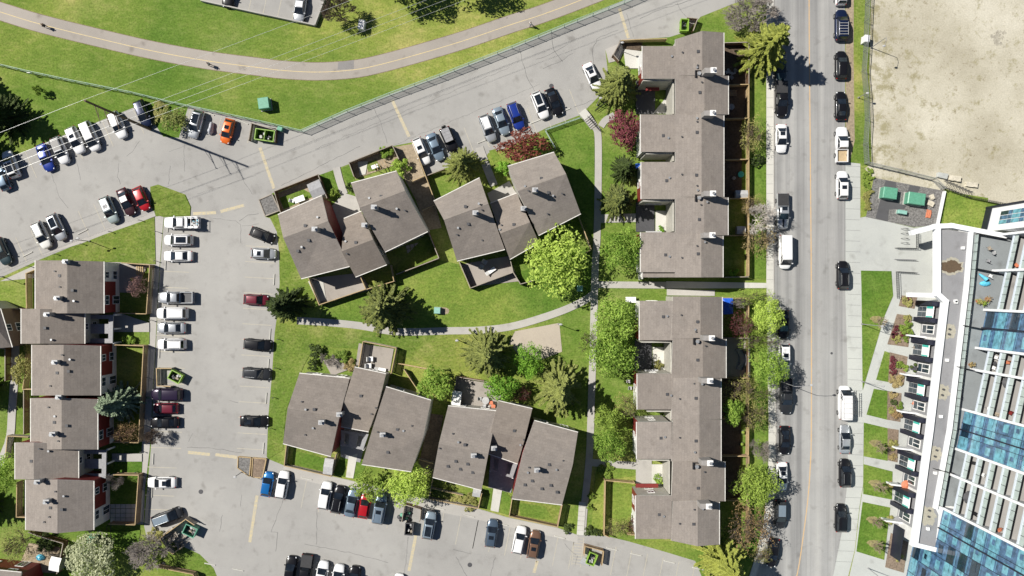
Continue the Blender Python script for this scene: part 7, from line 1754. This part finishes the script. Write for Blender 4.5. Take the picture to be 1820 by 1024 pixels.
for i, (y, o, a, mt, lb) in enumerate(((452, -1.0, .3, 'lgrey', 'pale chair on the uppermost terrace, above the dark bench'), (446, -1.9, 2, 'trash', 'brown chair on the uppermost terrace'), (468, -1.6, 1.2, 'grey', 'grey chair on the uppermost terrace beside the divider'), (493, -.8, 1.0, 'whitep', 'white chair on the second terrace'), (708, -1.3, .4, 'navy', 'navy folding chair on the terrace below the long divider'))): zchair(y, o, zt, a, lb, mt)
p = F(497, zt, -1.9); b = MB(); b.tube([(p.x - .7, p.y + .5, zt + .5), (p.x + .4, p.y - .4, zt + .7)], [.12, .35], 8); tag(b.build('folded_parasol', M['sky']), 'folded pale blue parasol lying on the second terrace', 'parasol')
p = F(507, zt, -1.2); b = MB(); b.ball((p.x, p.y, zt + .1), (.9, .45, .3), 10, 5); tag(b.build('inflatable', M['sky']), 'crumpled blue inflatable on the second terrace', 'inflatable')
for (y, o, m_, lb) in ((540, -1.8, 'l_olive', 'yellow potted shrub at the second terrace corner, left'), (541, -.9, 'l_mid', 'green potted shrub at the second terrace corner, middle'), (533, -.5, 'l_rust', 'rust potted shrub at the second terrace corner, right'), (650, -.8, 'l_tan', 'straw potted bush beside the white fin on the third terrace')):
    p = F(y, zt, o); b = MB(); b.cyl(p, .22, .4, 10, 0, .3); rr = random.Random(int(y * 7))
    for k in range(60):
        a = rr.uniform(0, 6.28); q = rr.uniform(0, .55); zz = zt + rr.uniform(.35, .9); s = .12; c = Vector((p.x + q * math.cos(a), p.y + q * math.sin(a), zz)); u = Vector((rr.uniform(-1, 1), rr.uniform(-1, 1), rr.uniform(-.4, .4))) * s; v = Vector((-u.y, u.x, rr.uniform(-.08, .08)))
        b.quad(c - u, c - v, c + u, c + v, 1)
    tag(b.build('potted_shrub', [M['terra'], M[m_]]), lb, 'plant')
parasol(868, .7, ZP + 3, 1.1, 'dark', 'dark round parasol on the lowest balcony above the lowest glass wall'); 
zb = [ZP + FH * k for k in range(0, 5)]
for (y, k, o, mt, lb) in ((630, 1, .9, 'whitep', 'white chair on the lowest balcony under the upper glass zone'), (640, 1, .9, 'dark', 'dark chair on the lowest balcony beside a white one'), (648, 1, .9, 'whitep', 'white seat near the white fin on the lowest upper balcony'), (635, 2, .9, 'terra', 'salmon chair on a second-level balcony'), (722, 2, .9, 'trash', 'brown chair at the lower end of a second-level balcony'), (715, 3, .9, 'red', 'red chair on a third-level balcony'), (890, 2, .9, 'black', 'black chair on a lower balcony'), (872, 1, .9, 'grey', 'grey chair near the dark parasol on the lowest balcony'),
                         (896, 4, .9, 'terra', 'orange chair at the lower end of a high balcony'), (470, 1, .9, 'terra', 'terracotta chair on the uppermost corner balcony'), (812, 1, .9, 'black', 'black chair on the balcony under the middle glass zone'), (825, 2, .9, 'whitep', 'white chair on the balcony under the middle glass zone')):
    zchair(y, o, zb[k], y * .7, lb, mt)
parasol(668, .7, zb[2], .95, 'dark', 'dark green parasol on a second-level balcony'); parasol(716, .9, zb[1], .55, 'whitep', 'small white parasol on the lowest middle balcony')
# ground patios furniture
for (x, y, mt, nm, lb) in ((1645, 600, 'lgrey', 'chair', 'pale chair by the first patio wall'), (1627, 618, 'trash', 'chair', 'brown chair on the second patio'), (1622, 654, 'dark', 'chair', 'dark pot chair among green pots on the second patio'), (1620, 677, 'dark', 'chair', 'dark crate chair by the third patio'), (1625, 717, 'terra', 'chair', 'terracotta chair on the third patio'), (1610, 862, 'terra', 'chair', 'orange chair on the fifth patio'), (1598, 862, 'black', 'chair', 'black chair left of the orange one'), (1594, 896, 'grey', 'chair', 'grey chair on the lowest patio')):
    chair(x, y, (x * 7) % 360, lb, mt, .03, s=1.15)
table(1597, 925, .75, .75, 'dark round table on the lowest patio', 'grey')
t = thing('parasol', P(1612, 863, 0), 'terracotta round parasol on the fifth patio', 'parasol'); c = P(1612, 863, 2.2); b = MB(); b.cyl((c.x, c.y, .02), .03, 2.1, 6); b.build('pole', M['lgrey'], t); b = MB(); b.tube([(c.x, c.y, 1.9), (c.x, c.y, 2.25)], [.8, .05], 10); b.build('canopy', M['terra'], t)
for k, (x, y) in enumerate(((1619, 652), (1626, 648), (1631, 656), (1625, 659))):
    b = MB(); c = P(x, y, .3); b.cyl((c.x, c.y, .02), .2, .35, 10, 0, .28); b.ball((c.x, c.y, .5), .3, 8, 5, 1); tag(b.build('plant_pot', [M['lgrey'], M['l_dark']]), 'dark green pot plant clustered on the second patio', 'plant pot', 'pot plants on the second patio')
# ================================================================== PEOPLE
def skin_obj(name, verts, edges, radii, mats, parent, root=0, sub=1):
    me = bpy.data.meshes.new(name); me.from_pydata(verts, edges, []); me.materials.append(M[mats] if isinstance(mats, str) else mats)
    o = bpy.data.objects.new(name, me); COL.objects.link(o); o.parent = parent
    sm = o.modifiers.new('skin', 'SKIN'); sm.use_smooth_shade = True
    if not me.skin_vertices: pass
    for i, r in enumerate(radii):
        v = me.skin_vertices[0].data[i]; v.radius = r if isinstance(r, tuple) else (r, r); v.use_root = (i == root)
    sb = o.modifiers.new('sub', 'SUBSURF'); sb.levels = sub; sb.render_levels = sub
    return o
def add_skin_layer(me):
    bm = bmesh.new(); bm.from_mesh(me); bm.verts.layers.skin.verify(); bm.to_mesh(me); bm.free()
def person(x, y, ang, label, top, legs, hair='hair', s=1.0, ph=1):
    c = P(x, y); t = thing('person', (c.x, c.y, .024), label, 'person', None, -R(ang)); t.scale = (s, s, s)
    st = .30 * ph
    V = [(0, 0, .95), (0, 0, 1.18), (0, 0, 1.40), (.01, 0, 1.50), (.03, 0, 1.60), (.05, 0, 1.68),
         (0, .09, .90), (st * .55, .10, .50), (st * .75, .10, .09), (st * .75 + .17, .11, .04), (0, -.09, .90), (-st * .3, -.10, .50), (-st, -.10, .12), (-st + .14, -.11, .05),
         (0, .19, 1.38), (-.10, .24, 1.12), (-.02, .25, .88), (0, -.19, 1.38), (.06, -.24, 1.12), (.20, -.24, .92)]
    E = [(0, 1), (1, 2), (2, 3), (3, 4), (4, 5), (0, 6), (6, 7), (7, 8), (8, 9), (0, 10), (10, 11), (11, 12), (12, 13), (2, 14), (14, 15), (15, 16), (2, 17), (17, 18), (18, 19)]
    Rr = [(.15, .11), (.15, .11), (.17, .11), .055, (.08, .095), (.07, .085), .085, .06, .045, .04, .085, .06, .045, .04, .055, .042, .034, .055, .042, .034]
    for hand, base, sg in ((16, V[16], 1), (19, V[19], -1)):
        bx, by, bz = base; n = len(V); V.append((bx + .02, by, bz - .08)); E.append((hand, n)); Rr.append((.035, .018))
        for k in range(4):
            o = (k - 1.5) * .019; m = len(V); V += [(bx + .03 + o, by, bz - .125), (bx + .045 + o, by - .01 * sg, bz - .165 - .01 * (k in (1, 2)))]; E += [(n, m), (m, m + 1)]; Rr += [.009, .008]
        m = len(V); V += [(bx + .055, by - .02 * sg, bz - .07), (bx + .075, by - .03 * sg, bz - .105)]; E += [(hand, m), (m, m + 1)]; Rr += [.011, .009]
    me = bpy.data.meshes.new('person_body'); me.from_pydata(V, E, []); add_skin_layer(me); me.materials.append(M['skin'])
    o = bpy.data.objects.new('body', me); COL.objects.link(o); o.parent = t; sm = o.modifiers.new('skin', 'SKIN'); sm.use_smooth_shade = True
    for i, r in enumerate(Rr): v = me.skin_vertices[0].data[i]; v.radius = r if isinstance(r, tuple) else (r, r); v.use_root = (i == 0)
    sb = o.modifiers.new('sub', 'SUBSURF'); sb.levels = 1; sb.render_levels = 1
    def cloth(nm, idx, edges, radii, mt):
        me = bpy.data.meshes.new('person_' + nm); me.from_pydata([V[i] for i in idx], [(idx.index(a), idx.index(b_)) for a, b_ in edges], []); add_skin_layer(me); me.materials.append(M[mt])
        o = bpy.data.objects.new(nm, me); COL.objects.link(o); o.parent = t; sm = o.modifiers.new('skin', 'SKIN'); sm.use_smooth_shade = True
        for i, r in enumerate(radii): v = me.skin_vertices[0].data[i]; v.radius = r if isinstance(r, tuple) else (r, r); v.use_root = (i == 0)
        sb = o.modifiers.new('sub', 'SUBSURF'); sb.levels = 1; sb.render_levels = 1
    cloth('jacket', [0, 1, 2, 14, 15, 17, 18], [(0, 1), (1, 2), (2, 14), (14, 15), (2, 17), (17, 18)], [(.18, .13), (.18, .135), (.2, .13), .08, .06, .08, .06], top)
    cloth('trousers', [0, 6, 7, 8, 10, 11, 12], [(0, 6), (6, 7), (7, 8), (0, 10), (10, 11), (11, 12)], [(.17, .13), .105, .08, .062, .105, .08, .062], legs)
    b = MB(); b.ball((-.0, 0, 1.66), (.105, .095, .115), 12, 8)
    o = bpy.data.objects.new('hair', b.mesh('person_hair', [M[hair]], True)); COL.objects.link(o); o.parent = t
    b = MB()
    for sgn in (-1, 1): b.ball((.132, sgn * .034, 1.635), .013, 6, 4)
    o = bpy.data.objects.new('eye', b.mesh('person_eye', [M['black']], True)); COL.objects.link(o); o.parent = t
    b = MB(); b.ball((.145, 0, 1.605), (.02, .014, .024), 6, 4); b.ball((.125, 0, 1.57), (.015, .028, .008), 6, 4); b.ball((.04, .10, 1.61), (.022, .012, .032), 6, 4); b.ball((.04, -.10, 1.61), (.022, .012, .032), 6, 4)
    o = bpy.data.objects.new('face', b.mesh('person_face', [M['skin']], True)); COL.objects.link(o); o.parent = t
M['cloth_dark'] = simple('cloth_dark', (.03, .03, .04), .9); M['cloth_white'] = simple('cloth_white', (.7, .7, .7), .9); M['cloth_grey'] = simple('cloth_grey', (.12, .13, .16), .9)
person(84, 49, 15, 'person in dark clothes walking on the left end of the cycle path', 'cloth_dark', 'cloth_dark')
person(375, 117, 195, 'person with a pale top walking near the path edge, in the middle', 'cloth_white', 'cloth_dark')
person(943, 46, 150, 'person with white shirt walking on the right stretch of the cycle path', 'cloth_white', 'cloth_grey')
# ================================================================== LIGHT, SKY, CAMERA
EL = R(48.5); AZ = Vector((-.934, .358)).normalized()
sd = Vector((AZ.x * math.cos(EL), AZ.y * math.cos(EL), math.sin(EL)))
sl = bpy.data.lights.new('sun', 'SUN'); sl.energy = 5.0; sl.angle = R(.53); sl.color = (1.0, .955, .88)
so = bpy.data.objects.new('sun', sl); COL.objects.link(so); so.location = (-200, 100, 250); so.rotation_euler = sd.to_track_quat('Z', 'Y').to_euler()
w = bpy.data.worlds.new('World'); SC.world = w; w.use_nodes = True; t = w.node_tree
bg = t.nodes.get('Background') or t.nodes.new('ShaderNodeBackground'); sk = t.nodes.new('ShaderNodeTexSky'); sk.sky_type = 'NISHITA'; sk.sun_disc = False
sk.sun_elevation = EL; sk.sun_rotation = math.atan2(AZ.x, AZ.y); sk.altitude = 2500; sk.air_density = .9; sk.dust_density = .3; sk.ozone_density = 1.5
t.links.new(sk.outputs[0], bg.inputs[0]); bg.inputs[1].default_value = .05
cam = bpy.data.cameras.new('camera'); co = bpy.data.objects.new('camera', cam); COL.objects.link(co); co.location = (0, 0, H); co.rotation_euler = (0, 0, 0)
cam.sensor_width = 36; cam.lens = 36 * H / (1820 * S); cam.clip_end = 3000; cam.clip_start = 1
SC.camera = co
SC.view_settings.view_transform = 'Standard'; SC.view_settings.look = 'None'; SC.view_settings.exposure = .42; SC.view_settings.gamma = 1
SC.cycles.max_bounces = 6; SC.cycles.use_denoising = True
